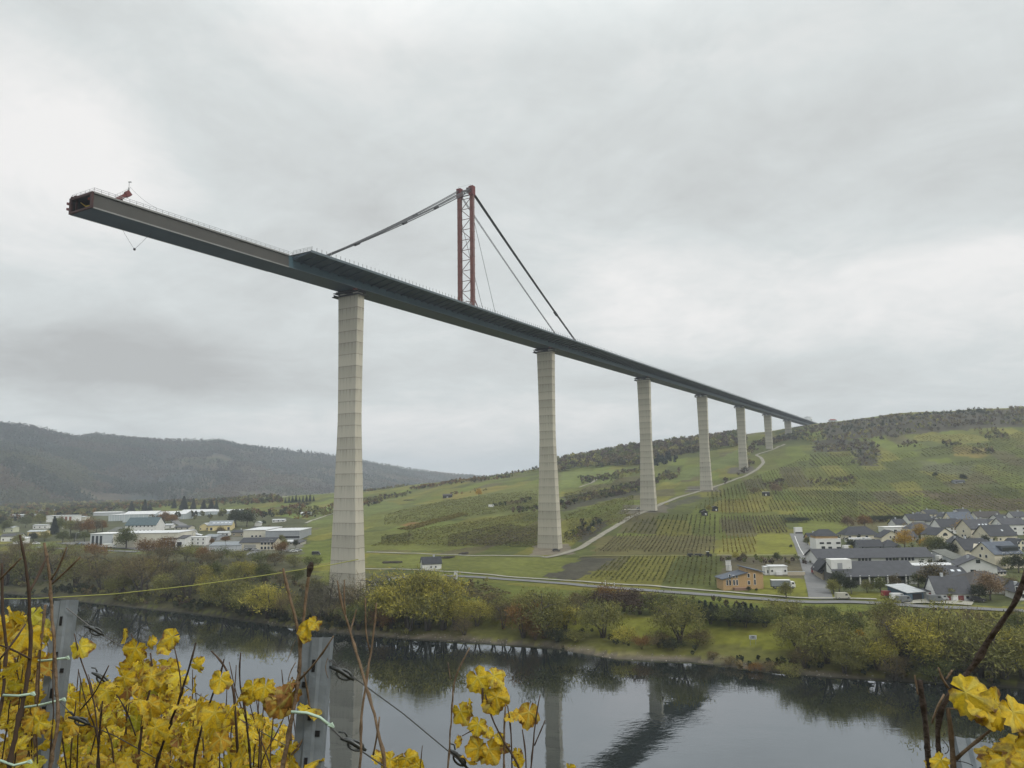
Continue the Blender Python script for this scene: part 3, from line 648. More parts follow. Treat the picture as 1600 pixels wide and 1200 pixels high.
def build_pylon():
    s0 = 91.2; root = empty('auxiliary_pylon', BP(s0, 0, 5.45)); inv = Matrix.Translation(-Vector(BP(s0, 0, 5.45))); tag(root, 'tall red lattice pylon of two legs standing on the bridge deck', 'pylon')
    ht = 76.5
    for sg in (-1, 1):
        mb = MB(); b = BP(s0, sg*4.0, 5.45); t = np.array([b[0], b[1], b[2]+ht-5.45])
        mb.box((b+t)/2, (1.9, 1.9, t[2]-b[2]), rz=math.atan2(BDIR[1], BDIR[0])); 
        for k in np.linspace(.06, .97, 15): mb.box(b+(t-b)*k, (2.15, 2.15, .35), rz=math.atan2(BDIR[1], BDIR[0]))
        leg = mb.build('pylon_leg', M_RED, root)
        mb = MB(); mb.box(t-np.array([0, 0, 2.2]), (2.7, 2.7, 5.2), rz=math.atan2(BDIR[1], BDIR[0])); mb.build('pylon_head', M_REDD, root)
        mb = MB()
        for k in np.linspace(.02, .93, 52): mb.box(b+(t-b)*k+np.array([BDIR[1], -BDIR[0], 0])*1.2*sg+np.array([-BDIR[0], -BDIR[1], 0])*.5, (.6, .06, .06), rz=.5)
        p0 = np.array([BDIR[1], -BDIR[0], 0])*1.25*sg+np.array([-BDIR[0], -BDIR[1], 0])*.5
        mb.tube([b+p0, b+(t-b)*.93+p0], .06, 4); mb.build('ladder', M_RAIL, root)
    mb = MB(); lv = np.linspace(7, ht-6, 12)
    bt = M_RED
    for i, h in enumerate(lv): mb.tube([BP(s0, -3.1, h), BP(s0, 3.1, h)], .2, 5)
    for i in range(11): sg = -1 if i % 2 else 1; mb.tube([BP(s0, -3.1*sg, lv[i]), BP(s0, 3.1*sg, lv[i+1])], .2, 5)
    mb.build('lattice_bracing', mat('weathered_red_brace', (.13,.07,.06), .6), root)
    mb = MB(); mb.tube([BP(s0, -3, ht-1.2), BP(s0, 3, ht-1.2)], .5, 6); mb.tube([BP(s0, -3, ht-4.2), BP(s0, 3, ht-4.2)], .3, 6); mb.tube([BP(s0, -3, ht-5), BP(s0, .5, ht-1)], .25, 5); bbox_(mb, s0, 1.6, ht-1.5, 1.6, 1.6, 3.0)
    mb.build('cross_head', mat('pylon_head_steel', (.07,.04,.042), .6), root)
    mb = MB()
    for l in (-4, 4):
        for a in (-1.2, 0, 1.2): mb.tube([BP(s0+a, l, ht), BP(s0+a, l, ht+1.3)], .06, 4)
    mb.tube([BP(s0-1.2, -4, ht+1.2), BP(s0-1.2, 4, ht+1.2)], .05, 4); mb.build('top_rail', M_RAIL, root)
    for sg in (-1, 1): mb = MB(); mb.tube([BP(s0+1, sg*4, 15), BP(s0+9, sg*4, 5.5)], .28, 5); mb.build('foot_strut', M_RED, root)
    for o in root.children: o.matrix_parent_inverse = inv
    # stay cables: bundles of strands
    def stay(name, p, q, rad, nstr, lab, clamp=(), sag=1.0, fan=.0):
        r = empty(name, q); iv = Matrix.Translation(-Vector(q)); tag(r, lab, 'stay cable', 'stay cables of the red pylon')
        p, q = np.array(p), np.array(q); ax = (q-p)/np.linalg.norm(q-p); u_ = np.cross(ax, [0, 0, 1]); u_ /= np.linalg.norm(u_); w_ = np.cross(u_, ax)
        def pt(t, o1, o2): return p+(q-p)*t+np.array([0, 0, -sag*4*t*(1-t)])+u_*o1+w_*o2
        mb = MB()
        for i in range(nstr):
            a = 2*math.pi*i/max(nstr, 1); o = rad*1.15 if nstr > 1 else 0
            mb.tube([pt(t, math.cos(a)*o, math.sin(a)*o*(1+fan*(1-t))) for t in np.linspace(0, 1, 14)], rad*(.62 if nstr > 1 else 1), 5)
        mb.build('strand', M_CABLE, r)
        for t in clamp:
            mb = MB(); c0 = [pt(t+d, 0, -rad) for d in (-.012, .012)]; mb.tube(c0, rad*2.6, 8); mb.build('clamp', M_DARK, r)
        mb = MB(); mb.tube([pt(.955, 0, 0), pt(1, 0, 0)], rad*2.4, 8); mb.build('anchor_socket', M_DARK, r)
        for o in r.children: o.matrix_parent_inverse = iv
    stay('front_stay', BP(s0-1, 4, ht-1.6), BP(s_at(488, 5.0, 5.5), 5.0, 5.5), .25, 5, 'thick cable bundle from the right pylon leg down towards the open bridge end', (.28, .5, .78), 1.5, 2.2)
    stay('front_stay', BP(s0-1, -4, ht-1.6), BP(s_at(469, -5.0, 5.5), -5.0, 5.5), .25, 5, 'thick cable bundle from the left pylon leg down towards the open bridge end', (.34, .62, .9), 1.5, 2.2)
    stay('back_stay', BP(s0+1, 4, ht-3), BP(230.5, 5, 5.5), .34, 5, 'outermost thick back cable from the right pylon leg down to the deck', (.72,), 1.0, 1.0)
    stay('back_stay', BP(s0+1, -4, ht-3), BP(228, -5, 5.5), .27, 4, 'thinner back cable from the left pylon leg, inside the outermost one', (), 1.0, .5)
    stay('guy_cable', BP(s0+1, 4, 60), BP(117, 4, 5.5), .12, 1, 'thin steep guy cable from the right pylon leg to the deck', (), .2)
    stay('guy_cable', BP(s0+1, -4, 60), BP(118.3, -4, 5.5), .12, 1, 'thin steep guy cable from the left pylon leg, passing behind the right leg', (), .2)
def build_abutment():
    r = empty('bridge_abutment', BP(1425, 0, -8), math.atan2(BDIR[1], BDIR[0])); tag(r, 'grey concrete abutment where the bridge deck meets the hilltop', 'abutment')
    mb = MB(); mb.box((0, 0, 3.9), (12, 30, 7.8)); mb.build('abutment_wall', M_CONC, r)
    
    for y in (12, -12): mb = MB(); mb.box((-3, y, 7.5), (30, 1.2, 5)); mb.build('wing_wall', M_CONC, r)
    c = empty('site_hall', BP(1330, 8, 5.5), math.atan2(BDIR[1], BDIR[0])); tag(c, 'white site shelter at the hilltop end of the bridge', 'site shelter')
    mw = mat('white_sheet_cladding', (.72,.73,.74), .6)
    mb = MB(); mb.box((0, 0, 4), (26, 11, 8)); mb.build('shelter_wall', mw, c)
    mb = MB(); mb.add([(-13.4,-6,8.01),(13.4,-6,8.01),(13.4,0,9.6),(-13.4,0,9.6),(13.4,6,8.01),(-13.4,6,8.01)], [(0,1,2,3),(3,2,4,5),(0,3,5),(1,4,2)]); mb.build('shelter_roof', mat('pale_grey_sheet', (.5,.51,.52), .6), c)
    md = mat('grey_roller_door', (.25,.26,.27), .6)
    for x in (-8, 0, 8): mb = MB(); mb.box((x, -5.53, 3), (5, .1, 5)); mb.build('shelter_door', md, c)
    v = empty('works_vehicle', BP(610, 0, 5.5), math.atan2(BDIR[1], BDIR[0])); tag(v, 'tiny dark works vehicle driving on the bridge deck', 'works vehicle')
    mb = MB(); mb.box((0, 0, 1.5), (7, 2.6, 2.0)); mb.box((2.4, 0, 2.9), (2, 2.4, 1.2)); mb.build('body', mat('brown_paint', (.14,.07,.05), .5), v)
    for x in (-2.3, 2.3):
        for y in (-1.2, 1.2): mb = MB(); mb.tube([(x, y-.15, .5), (x, y+.15, .5)], .5, 10); mb.build('wheel', M_DARK, v)
build_bridge(); build_piers(); build_pylon(); build_abutment()

# ------------------------------------------------------------------ trees
M_BARK = mat('bark', (.060,.050,.040), .95, .25, 2)
M_BARK_G = mat('grey_bark', (.10,.092,.078), .95, .25, 2)
LEAF = {
 'olive': mat_leaf('willow_leaves_olive', (.082,.086,.028), (.175,.172,.052), (.28,.26,.075)),
 'green': mat_leaf('leaves_green', (.050,.062,.024), (.095,.108,.034), (.15,.16,.045)),
 'yellow': mat_leaf('willow_leaves_yellow', (.14,.13,.03), (.30,.27,.05), (.44,.38,.07)),
 'brown': mat_leaf('twigs_brown', (.066,.054,.030), (.125,.100,.048), (.20,.155,.065)),
 'grey': mat_leaf('twigs_grey', (.060,.056,.038), (.095,.088,.055), (.14,.13,.07)),
 'rust': mat_leaf('leaves_rust', (.10,.052,.022), (.17,.092,.03), (.24,.14,.035)),
 'gold': mat_leaf('leaves_gold', (.20,.11,.012), (.36,.22,.02), (.48,.32,.04)),
 'pink': mat_leaf('leaves_faded_pink', (.13,.085,.05), (.20,.14,.085), (.26,.19,.11)),
 'dark': mat_leaf('dark_leaves', (.022,.028,.017), (.036,.045,.024), (.055,.062,.03)),
 'plum': mat_leaf('purple_brown_twigs', (.050,.034,.030), (.078,.055,.042), (.11,.075,.05)),
 'far_brown': mat_leaf('distant_brown_woods', (.034,.031,.028), (.066,.053,.040), (.110,.082,.050)), 'far_olive': mat_leaf('distant_olive_woods', (.028,.036,.030), (.050,.058,.036), (.085,.086,.042)),
 'fir': mat_leaf('fir_needles', (.014,.022,.017), (.024,.036,.024), (.036,.05,.03), trans=.05),
}
def leaf_cloud(C_, spread, n, ln, wd, up, seed, ctint, tvar=.22):
    """n elongated leaf or twig faces round each centre; up = how upright they stand"""
    g = np.random.default_rng(seed); k = len(C_); c = np.repeat(C_, n, 0)
    p = c + g.normal(0, 1, (k*n, 3))*np.repeat(np.broadcast_to(spread, (k, 3)), n, 0)
    d = g.normal(0, 1, (k*n, 3)); d[:, 2] += up; out = (p-c); d += out*1.2/np.maximum(np.linalg.norm(out, axis=1, keepdims=True), .05); d /= np.linalg.norm(d, axis=1, keepdims=True)
    s = np.cross(d, g.normal(0, 1, (k*n, 3))); s /= np.maximum(np.linalg.norm(s, axis=1, keepdims=True), 1e-6)
    L = ln*g.uniform(.6, 1.4, (k*n, 1)); W = wd*g.uniform(.6, 1.4, (k*n, 1))
    V = np.stack([p-d*L/2, p+s*W/2, p+d*L/2, p-s*W/2], 1).reshape(-1, 3)
    t = np.clip(np.repeat(ctint, n)+g.normal(0, tvar, k*n), 0, 1)
    return V, t
def tree_kind(name, H, R, hb, stems, n_c, n_l, ln, wd, up, seed, spread=.085, lean=.5, top_round=1.0, twigs=0, barkfrac=1.0):
    """returns (trunk mesh, crown mesh): tapered stems and limbs, leaf-sized faces clumped along the limbs"""
    g = np.random.default_rng(seed); mb = MB(); tips = []
    for i in range(stems):
        a = 2*math.pi*(i+g.uniform(-.3, .3))/stems; r = R*g.uniform(.25, .75)*(lean if stems > 1 else .15)*1.3; ht = H*g.uniform(.72, .93)
        base = np.array([math.cos(a), math.sin(a), 0])*(.12*H*.2 if stems > 1 else 0)
        pts = np.array([base+np.array([math.cos(a)*r*t**1.3, math.sin(a)*r*t**1.3, ht*t]) + g.normal(0, .015*H, 3)*(t > 0)*[1, 1, .3] for t in np.linspace(0, 1, 7)]); pts[0, 2] = -.6
        r0 = H*.027*(1.5 if stems == 1 else 1.0)*barkfrac
        mb.tube(pts, np.linspace(r0, r0*.15, 7), 6)
        for j in range(int(9 if stems == 1 else 6)):
            t = g.uniform(.25, .95); b = pts[0]+(pts[-1]-pts[0])*0; k = t*6; q = int(min(k, 5)); b = pts[q]+(pts[q+1]-pts[q])*(k-q)
            aa = g.uniform(0, 2*math.pi); reach = R*g.uniform(.45, .95)*(1-.45*t); e = b+np.array([math.cos(aa)*reach, math.sin(aa)*reach, H*g.uniform(.10, .28)*(1.1-t*.5)])
            rr = math.hypot(e[0], e[1]); 
            if rr > R: e[:2] *= R/rr
            e[2] = min(e[2], H*(1-.35*(rr/R)**2*top_round)*.97); e[2] = max(e[2], hb*1.05)
            mid = (b+e)/2+np.array([0, 0, .03*H]); mb.tube([b, mid, e], [r0*.45, r0*.28, r0*.08], 4, cap=False); tips += [e, mid*.4+e*.6]
            for _ in range(twigs):
                f = e+g.normal(0, 1, 3)*np.array([.1, .1, .09])*H; mb.tube([mid*.5+e*.5, f], [r0*.16, r0*.05], 3, cap=False); tips.append(f)
    T = np.array(tips); extra = n_c-len(T)
    if extra > 0:
        ph = g.uniform(0, 2*math.pi, extra); ct = g.uniform(0, 1, extra)**.6; rad = R*np.sqrt(g.uniform(.05, 1, extra))*.95
        zt = hb+(H*.95-hb)*(1-top_round*.75*(rad/R)**2)*g.uniform(.25, 1, extra)**.55
        T = np.r_[T, np.c_[np.cos(ph)*rad, np.sin(ph)*rad, np.maximum(zt, hb*.8)]]
    else: T = T[g.permutation(len(T))[:n_c]]
    ct = g.uniform(.25, .75, len(T)) + .10*(T[:, 2]/H-.5)
    V, t = leaf_cloud(T, np.array([spread*H*1.15, spread*H*1.15, spread*H*.8]), n_l, ln, wd, up, seed+1, ct)
    if name == 'w':                                            # long whippy shoots standing out of the crown
        V2, t2 = leaf_cloud(T*[1.04, 1.04, 1.03], np.array([spread*H*1.2, spread*H*1.2, spread*H*1.0]), 7, 1.7, .055, 1.4, seed+2, ct*.6); V = np.r_[V, V2]; t = np.r_[t, t2]
    keep = V[:, 2].reshape(-1, 4).min(1) > .15; V = V.reshape(-1, 4, 3)[keep].reshape(-1, 3); t = t[keep]
    return mb, V, t
def fir_kind(H, R, seed, n=1500):
    g = np.random.default_rng(seed); mb = MB(); mb.tube([(0, 0, -.5), (0, 0, H*.5), (0, 0, H)], [H*.018, H*.011, .03], 6)
    t = g.uniform(0, 1, n)**.75; z = H*(.06+.94*(1-t)); tier = .75+.25*np.abs(np.sin(z*math.pi/(H*.085))); rad = R*t*tier*g.uniform(.35, 1, n); a = g.uniform(0, 2*math.pi, n)
    p = np.c_[np.cos(a)*rad, np.sin(a)*rad, z-.25*rad]; o = np.c_[np.cos(a), np.sin(a), np.full(n, -.45)]; o /= np.linalg.norm(o, axis=1, keepdims=True)
    s = np.c_[-np.sin(a), np.cos(a), g.normal(0, .4, n)]; L = H*.06*g.uniform(.7, 1.3, (n, 1)); W = H*.030*g.uniform(.7, 1.3, (n, 1))
    V = np.stack([p-o*L, p+s*W, p+o*L, p-s*W], 1).reshape(-1, 3); return mb, V, np.clip(g.normal(.5, .25, n), 0, 1)
KIND = {}
def add_kind(key, res, leafkey, bark):
    mb, V, t = res
    me = bpy.data.meshes.new('trunk'); me.from_pydata(mb.v, [], mb.f); me.materials.append(bark); me.polygons.foreach_set('use_smooth', [True]*len(mb.f))
    o = np_mesh('crown', V, np.arange(len(V)).reshape(-1, 4), LEAF[leafkey], face_attr={'tint': t}); cm = o.data; bpy.data.objects.remove(o)
    KIND.setdefault(key, []).append((me, cm))
sd_ = 100
for lk in ('olive', 'yellow', 'green', 'brown', 'grey', 'rust', 'plum'):
    for v in range(3):
        sd_ += 7; bare = lk in ('brown', 'grey', 'plum')
        # spreading riverside willow: several stems, domed crown
        add_kind('willow_'+lk, tree_kind('w', 10, 4.6+.4*v, 1.2, 4+v % 2, 74 if bare else 82, 30 if bare else 44, .95 if bare else .72, .07 if bare else .17, .5, sd_, .085, .9, 1.0, 2 if bare else 1), lk, M_BARK)
for lk in ('gold', 'rust', 'green', 'olive', 'pink', 'dark', 'brown', 'yellow'):
    for v in range(2):
        sd_ += 7
        add_kind('round_'+lk, tree_kind('r', 10, 3.9+.3*v, 2.2, 1, 80, 34, .6, .3, .1, sd_, .085, .5, 1.0, 1), lk, M_BARK_G)
for lk in ('green', 'brown', 'olive', 'dark', 'rust', 'yellow', 'plum'):
    for v in range(2):
        sd_ += 7                                                  # shrub: wider than high, leaves down to the ground
        add_kind('shrub_'+lk, tree_kind('s', 4, 3.0, .1, 5, 60, 30, .42, .12, .3, sd_, .12, .9, .9, 1, .6), lk, M_BARK)
for v in range(3): add_kind('fir', fir_kind(10, 2.3+.3*v, 900+v), 'fir', M_BARK)
def tree(kind, u, v, hpx, label, name='tree', cat='tree', group=None, loc=None, sc=None, wide=1.0):
    """a tree or shrub whose foot is at the spot (u, v) of the photograph, hpx photo pixels high"""
    p = np.array(loc) if loc is not None else ground(u, v)
    H0 = 4.0 if kind.startswith('shrub') else 10.0
    s = sc if sc else max(hpx*HSC*math.hypot(p[0], p[1])*.985/FPX/H0, .05)
    tm, cm = KIND[kind][random.randrange(len(KIND[kind]))]
    r = empty(name, (p[0], p[1], p[2]-.1), random.uniform(0, 6.28)); r.scale = (s*wide, s*wide, s); tag(r, label, cat, group)
    a = bpy.data.objects.new('trunk', tm); COL.objects.link(a); a.parent = r
    b = bpy.data.objects.new('crown', cm); COL.objects.link(b); b.parent = r
    return r
HSC = .84
ORD = ['first', 'second', 'third', 'fourth', 'fifth', 'sixth', 'seventh', 'eighth', 'ninth', 'tenth', 'eleventh', 'twelfth', 'thirteenth', 'fourteenth', 'fifteenth', 'sixteenth', 'seventeenth', 'eighteenth', 'nineteenth', 'twentieth']
KINDW = {'olive': 'olive-green', 'yellow': 'yellow-green', 'green': 'green', 'brown': 'brown twiggy', 'grey': 'grey bare', 'rust': 'rust-brown', 'plum': 'purple-brown', 'dark': 'dark', 'gold': 'golden', 'pink': 'faded pinkish', 'fir': 'dark'}
def row_of(lst, text, group, name='willow_tree', cat='tree'):
    """a run of look-alike trees, counted off from a landmark; lst rows: kind, u, v, hpx[, wide]"""
    cnt = {}
    for q in lst:
        w = KINDW[q[0].split('_')[-1]]; cnt[w] = cnt.get(w, 0)+1; k = cnt[w]
        tree(q[0], q[1], q[2], q[3], text.format(o=ORD[k-1], w=w), name, cat, group, wide=q[4] if len(q) > 4 else 1.0)
# -- trees along the far bank, left of the tallest pier (listed left to right)
row_of([('willow_brown',8,915,62),('willow_olive',40,912,55),('willow_brown',85,905,58),('willow_olive',118,918,52),('willow_brown',160,926,66,1.1),('willow_olive',190,935,50),('willow_brown',222,934,74,1.2),('willow_olive',262,938,50),
        ('willow_grey',292,940,60),('willow_yellow',330,944,50),('willow_olive',352,955,66,1.1),('willow_olive',392,962,58),('willow_yellow',418,966,58,1.1),('willow_brown',446,968,48),('willow_olive',470,974,44),('willow_grey',494,974,62,1.1)],
       '{w} willow at the water, {o} such from the left photo edge', 'riverside trees left of the tallest pier')
row_of([('willow_green',15,893,31),('willow_brown',62,888,30),('willow_olive',105,892,33),('willow_brown',140,898,33),('willow_olive',180,901,34),('willow_brown',205,904,38),('willow_yellow',236,901,31),('willow_brown',262,910,37),('willow_olive',290,904,30),('willow_yellow',310,916,37,1.1),
        ('willow_green',336,906,31),('willow_olive',362,913,36),('willow_yellow',384,908,37,1.15),('willow_green',412,913,37),('willow_brown',440,920,31),('willow_green',462,913,28),('willow_olive',492,933,31),('willow_brown',478,953,28)],
       '{w} tree in the thicket behind the left bank, {o} such from the left edge', 'thicket behind the left bank', 'thicket_tree')
row_of([('shrub_brown',30,870,22),('shrub_green',75,872,20),('shrub_rust',150,874,26),('shrub_olive',120,872,22),('shrub_brown',260,880,28),('shrub_rust',232,872,32,.9),('shrub_rust',258,868,30,.8),('shrub_olive',290,876,26),('shrub_rust',318,876,22),('shrub_green',345,878,24),('shrub_olive',372,878,22),
        ('shrub_rust',438,866,22,.8),('shrub_green',405,884,24),('shrub_brown',430,884,22),('shrub_olive',460,886,22),('shrub_green',485,890,24),('shrub_brown',330,886,26)],
       '{w} shrub on the meadow edge below the factories, {o} such from the left', 'shrubs below the factories', 'shrub', 'shrub')
tree('round_green', 197, 858, 36, 'round grey-green tree in front of the long cream factory wall', 'factory_tree')
# -- middle bank, between the tallest pier and the meadow sign
HSC = 1.0
row_of([('willow_grey',512,968,62),('willow_brown',560,972,66,1.1),('willow_olive',588,978,66),('willow_yellow',612,982,70),('willow_yellow',640,985,86,1.0),('willow_olive',668,984,84,1.0),('willow_yellow',692,984,78,1.0),('willow_rust',596,985,38),('willow_yellow',712,985,52,.9)],
       '{w} willow, {o} such right of the tallest pier', 'willows right of the tallest pier')
tree('willow_yellow', 745, 978, 42, 'low rounded yellow-green willow with open grass to its right', 'willow_tree', wide=1.25)
tree('willow_brown', 786, 982, 42, 'small brown willow right of the low rounded yellow-green one', 'willow_tree')
tree('willow_rust', 818, 996, 56, 'rust-brown willow leaning over the bank before the second pier', 'willow_tree')
tree('willow_olive', 850, 996, 78, 'tall olive willow with bare branches below the second pier', 'willow_tree', wide=1.0)
tree('willow_yellow', 884, 990, 46, 'yellow-green willow just right of the tall bare-branched one', 'willow_tree')
tree('willow_olive', 942, 996, 58, 'domed olive willow standing in the riverside meadow', 'willow_tree', wide=1.15)
tree('shrub_yellow', 975, 1006, 26, 'small yellow bush at the foot of the domed willow', 'shrub', 'shrub')
tree('shrub_rust', 1003, 1014, 20, 'small orange-brown bush above the gravel beach', 'shrub', 'shrub')
tree('willow_olive', 1062, 1004, 68, 'lone domed willow with a bare visible trunk in the meadow', 'willow_tree', wide=1.05)
tree('shrub_brown', 1090, 1010, 24, 'low brown bush right of the lone domed willow', 'shrub', 'shrub', wide=1.2)
tree('shrub_dark', 1052, 1016, 18, 'low dark bush under the lone domed willow', 'shrub', 'shrub', wide=1.3)
tree('shrub_brown', 1030, 1012, 22, 'brown bush left of the lone domed willow', 'shrub', 'shrub', wide=1.2)
tree('shrub_olive', 900, 1004, 20, 'olive bush low on the bank left of the domed meadow willow', 'shrub', 'shrub', wide=1.3)
tree('shrub_dark', 870, 1004, 22, 'dark bush at the foot of the tall bare-branched willow', 'shrub', 'shrub', wide=1.4)
row_of([('shrub_olive',925,948,26),('shrub_plum',945,952,30),('shrub_rust',958,950,34),('shrub_plum',975,956,36,1.1),('shrub_plum',1000,960,34,1.2),('shrub_green',1022,960,30),('shrub_plum',1036,955,28),('shrub_green',1060,958,24),('shrub_brown',900,950,22),('shrub_green',1082,962,24,1.2)],
       '{w} hedge shrub below the road, {o} such from the tall bare willow rightwards', 'hedge shrubs below the road', 'hedge_shrub', 'shrub')
row_of([('fir',u,966+(u-1090)*.06,24+3*math.sin(u*1.3),1.5) for u in range(1094,1196,9)], '{w} clipped young fir in the row below the road, {o} from the left', 'row of young firs below the road', 'fir_tree')
row_of([('shrub_dark',1110,975,26,1.2),('shrub_green',1140,978,26,1.2),('shrub_dark',1165,980,28,1.2),('shrub_green',1195,980,28,1.2),('shrub_olive',1220,970,30,1.2)], '{w} bush in front of the young firs, {o} such from the left', 'bushes before the young firs', 'shrub', 'shrub')
row_of([('willow_brown',770,960,34,1.3),('willow_olive',800,968,40,1.2),('willow_brown',832,972,44,1.2),('willow_olive',866,972,40,1.2),('willow_brown',898,976,40,1.1),('willow_yellow',866,992,40,1.1),('willow_green',560,984,44,1.2),('willow_brown',726,992,34,1.2),('willow_rust',836,1000,30,1.2),('willow_green',625,962,60,1.2),('willow_olive',660,960,62,1.2),('willow_yellow',684,958,62,1.1)],
       '{w} bushy tree filling the middle bank, {o} such from the tallest pier', 'bushy trees of the middle bank', 'bushy_tree')
HSC = .92
# -- right bank
row_of([('willow_olive',1246,1020,59),('willow_green',1268,1000,50),('willow_olive',1292,1036,72,1.1),('willow_green',1318,1018,63),('willow_olive',1345,1044,55,1.2),('willow_yellow',1372,1046,50,1.1),('willow_olive',1392,1000,59,1.1),('willow_brown',1412,1040,77,1.1),('willow_yellow',1444,1052,82,1.0),('willow_olive',1476,1040,86,1.1),
        ('willow_brown',1500,1058,66,1.1),('willow_olive',1532,1056,86,1.2),('willow_olive',1570,1060,77,1.1),('willow_yellow',1600,1062,72,1.2),('willow_brown',1552,1064,45,1.2),('willow_green',1462,1064,43,1.3),('willow_brown',1398,1062,39,1.3),('willow_olive',1320,1052,41,1.3),('willow_brown',1258,1044,36,1.3),('willow_green',1590,1020,54,1.2),('willow_brown',1515,1010,54,1.2)],
       '{w} willow on the right bank, {o} such right of the river sign', 'willows on the right bank')
row_of([('willow_olive',1240,968,29),('willow_olive',1275,972,28),('willow_green',1300,970,25),('willow_olive',1330,978,23),('willow_brown',1378,978,28),('willow_olive',1400,984,33,1.1),('willow_brown',1430,986,30,1.1),('willow_olive',1465,991,32,1.2),('willow_olive',1500,996,29,1.1),('willow_brown',1545,991,23,1.1),('willow_green',1580,991,25,1.2),('willow_brown',1585,971,19)],
       '{w} tree just below the road by the village, {o} such from the orange house', 'trees below the village road', 'roadside_tree')
tree('round_gold', 1344, 1010, 26, 'small bright orange tree among the right-bank willows', 'orange_tree', wide=.8)
tree('shrub_dark', 1358, 968, 14, 'small dark ball-shaped bush on the grass below the village', 'shrub', 'shrub')
row_of([('shrub_rust',1180,1050,14,1.3),('shrub_brown',1205,1050,16,1.3),('shrub_olive',1232,1056,18,1.4),('shrub_brown',1140,1040,14,1.3),('shrub_brown',1115,1030,12,1.3)], '{w} low bush at the waterline below the meadow sign, {o} such from the left', 'low bushes at the waterline', 'shrub', 'shrub')
# -- village trees
HSC = .9
for q in [('round_gold',1414,858,30,'golden tree in the village, left of two side by side'),('round_gold',1449,858,18,'wide golden tree behind the long dark hall roof',1.4),('round_gold',1438,843,24,'orange-yellow tree before the grey-roofed cream house'),('round_gold',1508,838,26,'golden tree between the gabled cream houses'),
          ('round_pink',1325,828,22,'pinkish bare tree at the vineyard edge above the village'),('round_rust',1352,826,24,'reddish tree beside the dark hedge above the village'),('round_brown',1460,920,38,'round russet tree standing before the long dark-roofed hall',1.2),('round_green',1435,918,22,'low green tree left of the russet one before the hall',1.3),
          ('round_pink',1548,938,40,'pale pinkish tree in front of the hip-roofed bungalow'),('round_green',1468,868,28,'green tree behind the small white trucks',1.2),('round_olive',1457,862,24,'olive tree beside the white trucks',1.3),('round_dark',1312,925,34,'dark evergreen at the corner of the long hall',.9),('round_dark',1330,928,26,'second dark evergreen by the long hall columns',.9),
          ('round_olive',1303,928,24,'olive bush at the end of the village lane'),('round_green',1376,926,24,'green bush against the hall columns',1.2),('round_olive',1355,926,20,'olive bush against the hall columns'),('round_brown',1398,918,20,'brown bush at the right end of the hall columns'),
          ('round_green',1262,852,14,'green bush beside the village lane'),('round_dark',1330,858,16,'dark bush right of the white cube house'),('round_dark',1420,868,14,'dark garden bush beside the golden tree'),('round_dark',1530,940,26,'dark tall bush beside the front house'),('round_dark',1526,868,24,'dark conifer-like bush before the cream gabled house'),
          ('round_dark',1592,895,28,'dark evergreen at the right edge before the large cream house'),('round_green',1575,890,20,'green garden bush under the large cream house'),('round_olive',1485,938,20,'yellow-green bush before the red doors of the front house'),('round_yellow',1510,938,16,'yellow bush at the right corner of the front house'),
          ('round_yellow',1392,822,10,'yellow bush behind the dark hedge above the village'),('round_brown',1582,930,26,'brown tree by the bungalow at the right edge'),('round_olive',1228,935,26,'olive tree on the roadside right of the grey truck'),('round_yellow',1150,876,14,'yellow bush behind the orange house'),
          ('round_brown',1162,876,13,'brown bush behind the orange house'),('round_green',1214,876,14,'small green tree at the corner of the lawn'),('round_dark',1170,924,9,'dark clipped bush before the orange house'),('round_dark',1182,924,6,'smaller dark bush before the orange house'),('round_dark',1488,870,22,'dark bush under the light blue house',1.2),
          ('round_dark',1540,850,14,'dark bush between the cream houses'),('round_dark',1378,845,12,'dark bush beside the white terrace house'),('round_olive',1560,880,16,'olive bush before the light cream house'),('round_dark',1236,856,6,'lone small dark bush on the lawn'),('round_dark',1505,752,12,'solitary dark tree at the top of the village')]:
    tree(q[0], q[1], q[2], q[3], q[4], 'garden_tree', 'tree', None, wide=q[5] if len(q) > 5 else 1.0)
row_of([('shrub_dark',u,814+abs(u-1393)*.03,9,1.6) for u in range(1366,1412,9)]+[('shrub_dark',u,816,8,1.3) for u in range(1232,1262,7)], '{w} clipped bush of the low hedges above the village, {o} from the right hedge', 'low dark hedges above the village', 'hedge_shrub', 'shrub')
# -- hillside trees and shrubs
for q in [('shrub_brown',1178,771,9,'brown bush left of the small black hut on the hill',1.6),('round_pink',1212,772,17,'pinkish bare tree right of the small black hut',1.2),('round_yellow',1108,800,12,'yellow tree beside the two small dark huts'),('round_dark',1096,804,9,'dark bush beside the two small huts'),
          ('round_gold',748,776,14,'lone orange tree on the far green slope',.9),('round_dark',1100,802,8,'second dark bush beside the two small huts'),('round_dark',1462,746,9,'dark bush on the hillside near the grey shed'),('round_brown',640,840,7,'small brown bush below the orange field strip')]:
    if q[3]: tree(q[0], q[1], q[2], q[3], q[4], 'hillside_tree', 'tree', None, wide=q[5] if len(q) > 5 else 1.0)
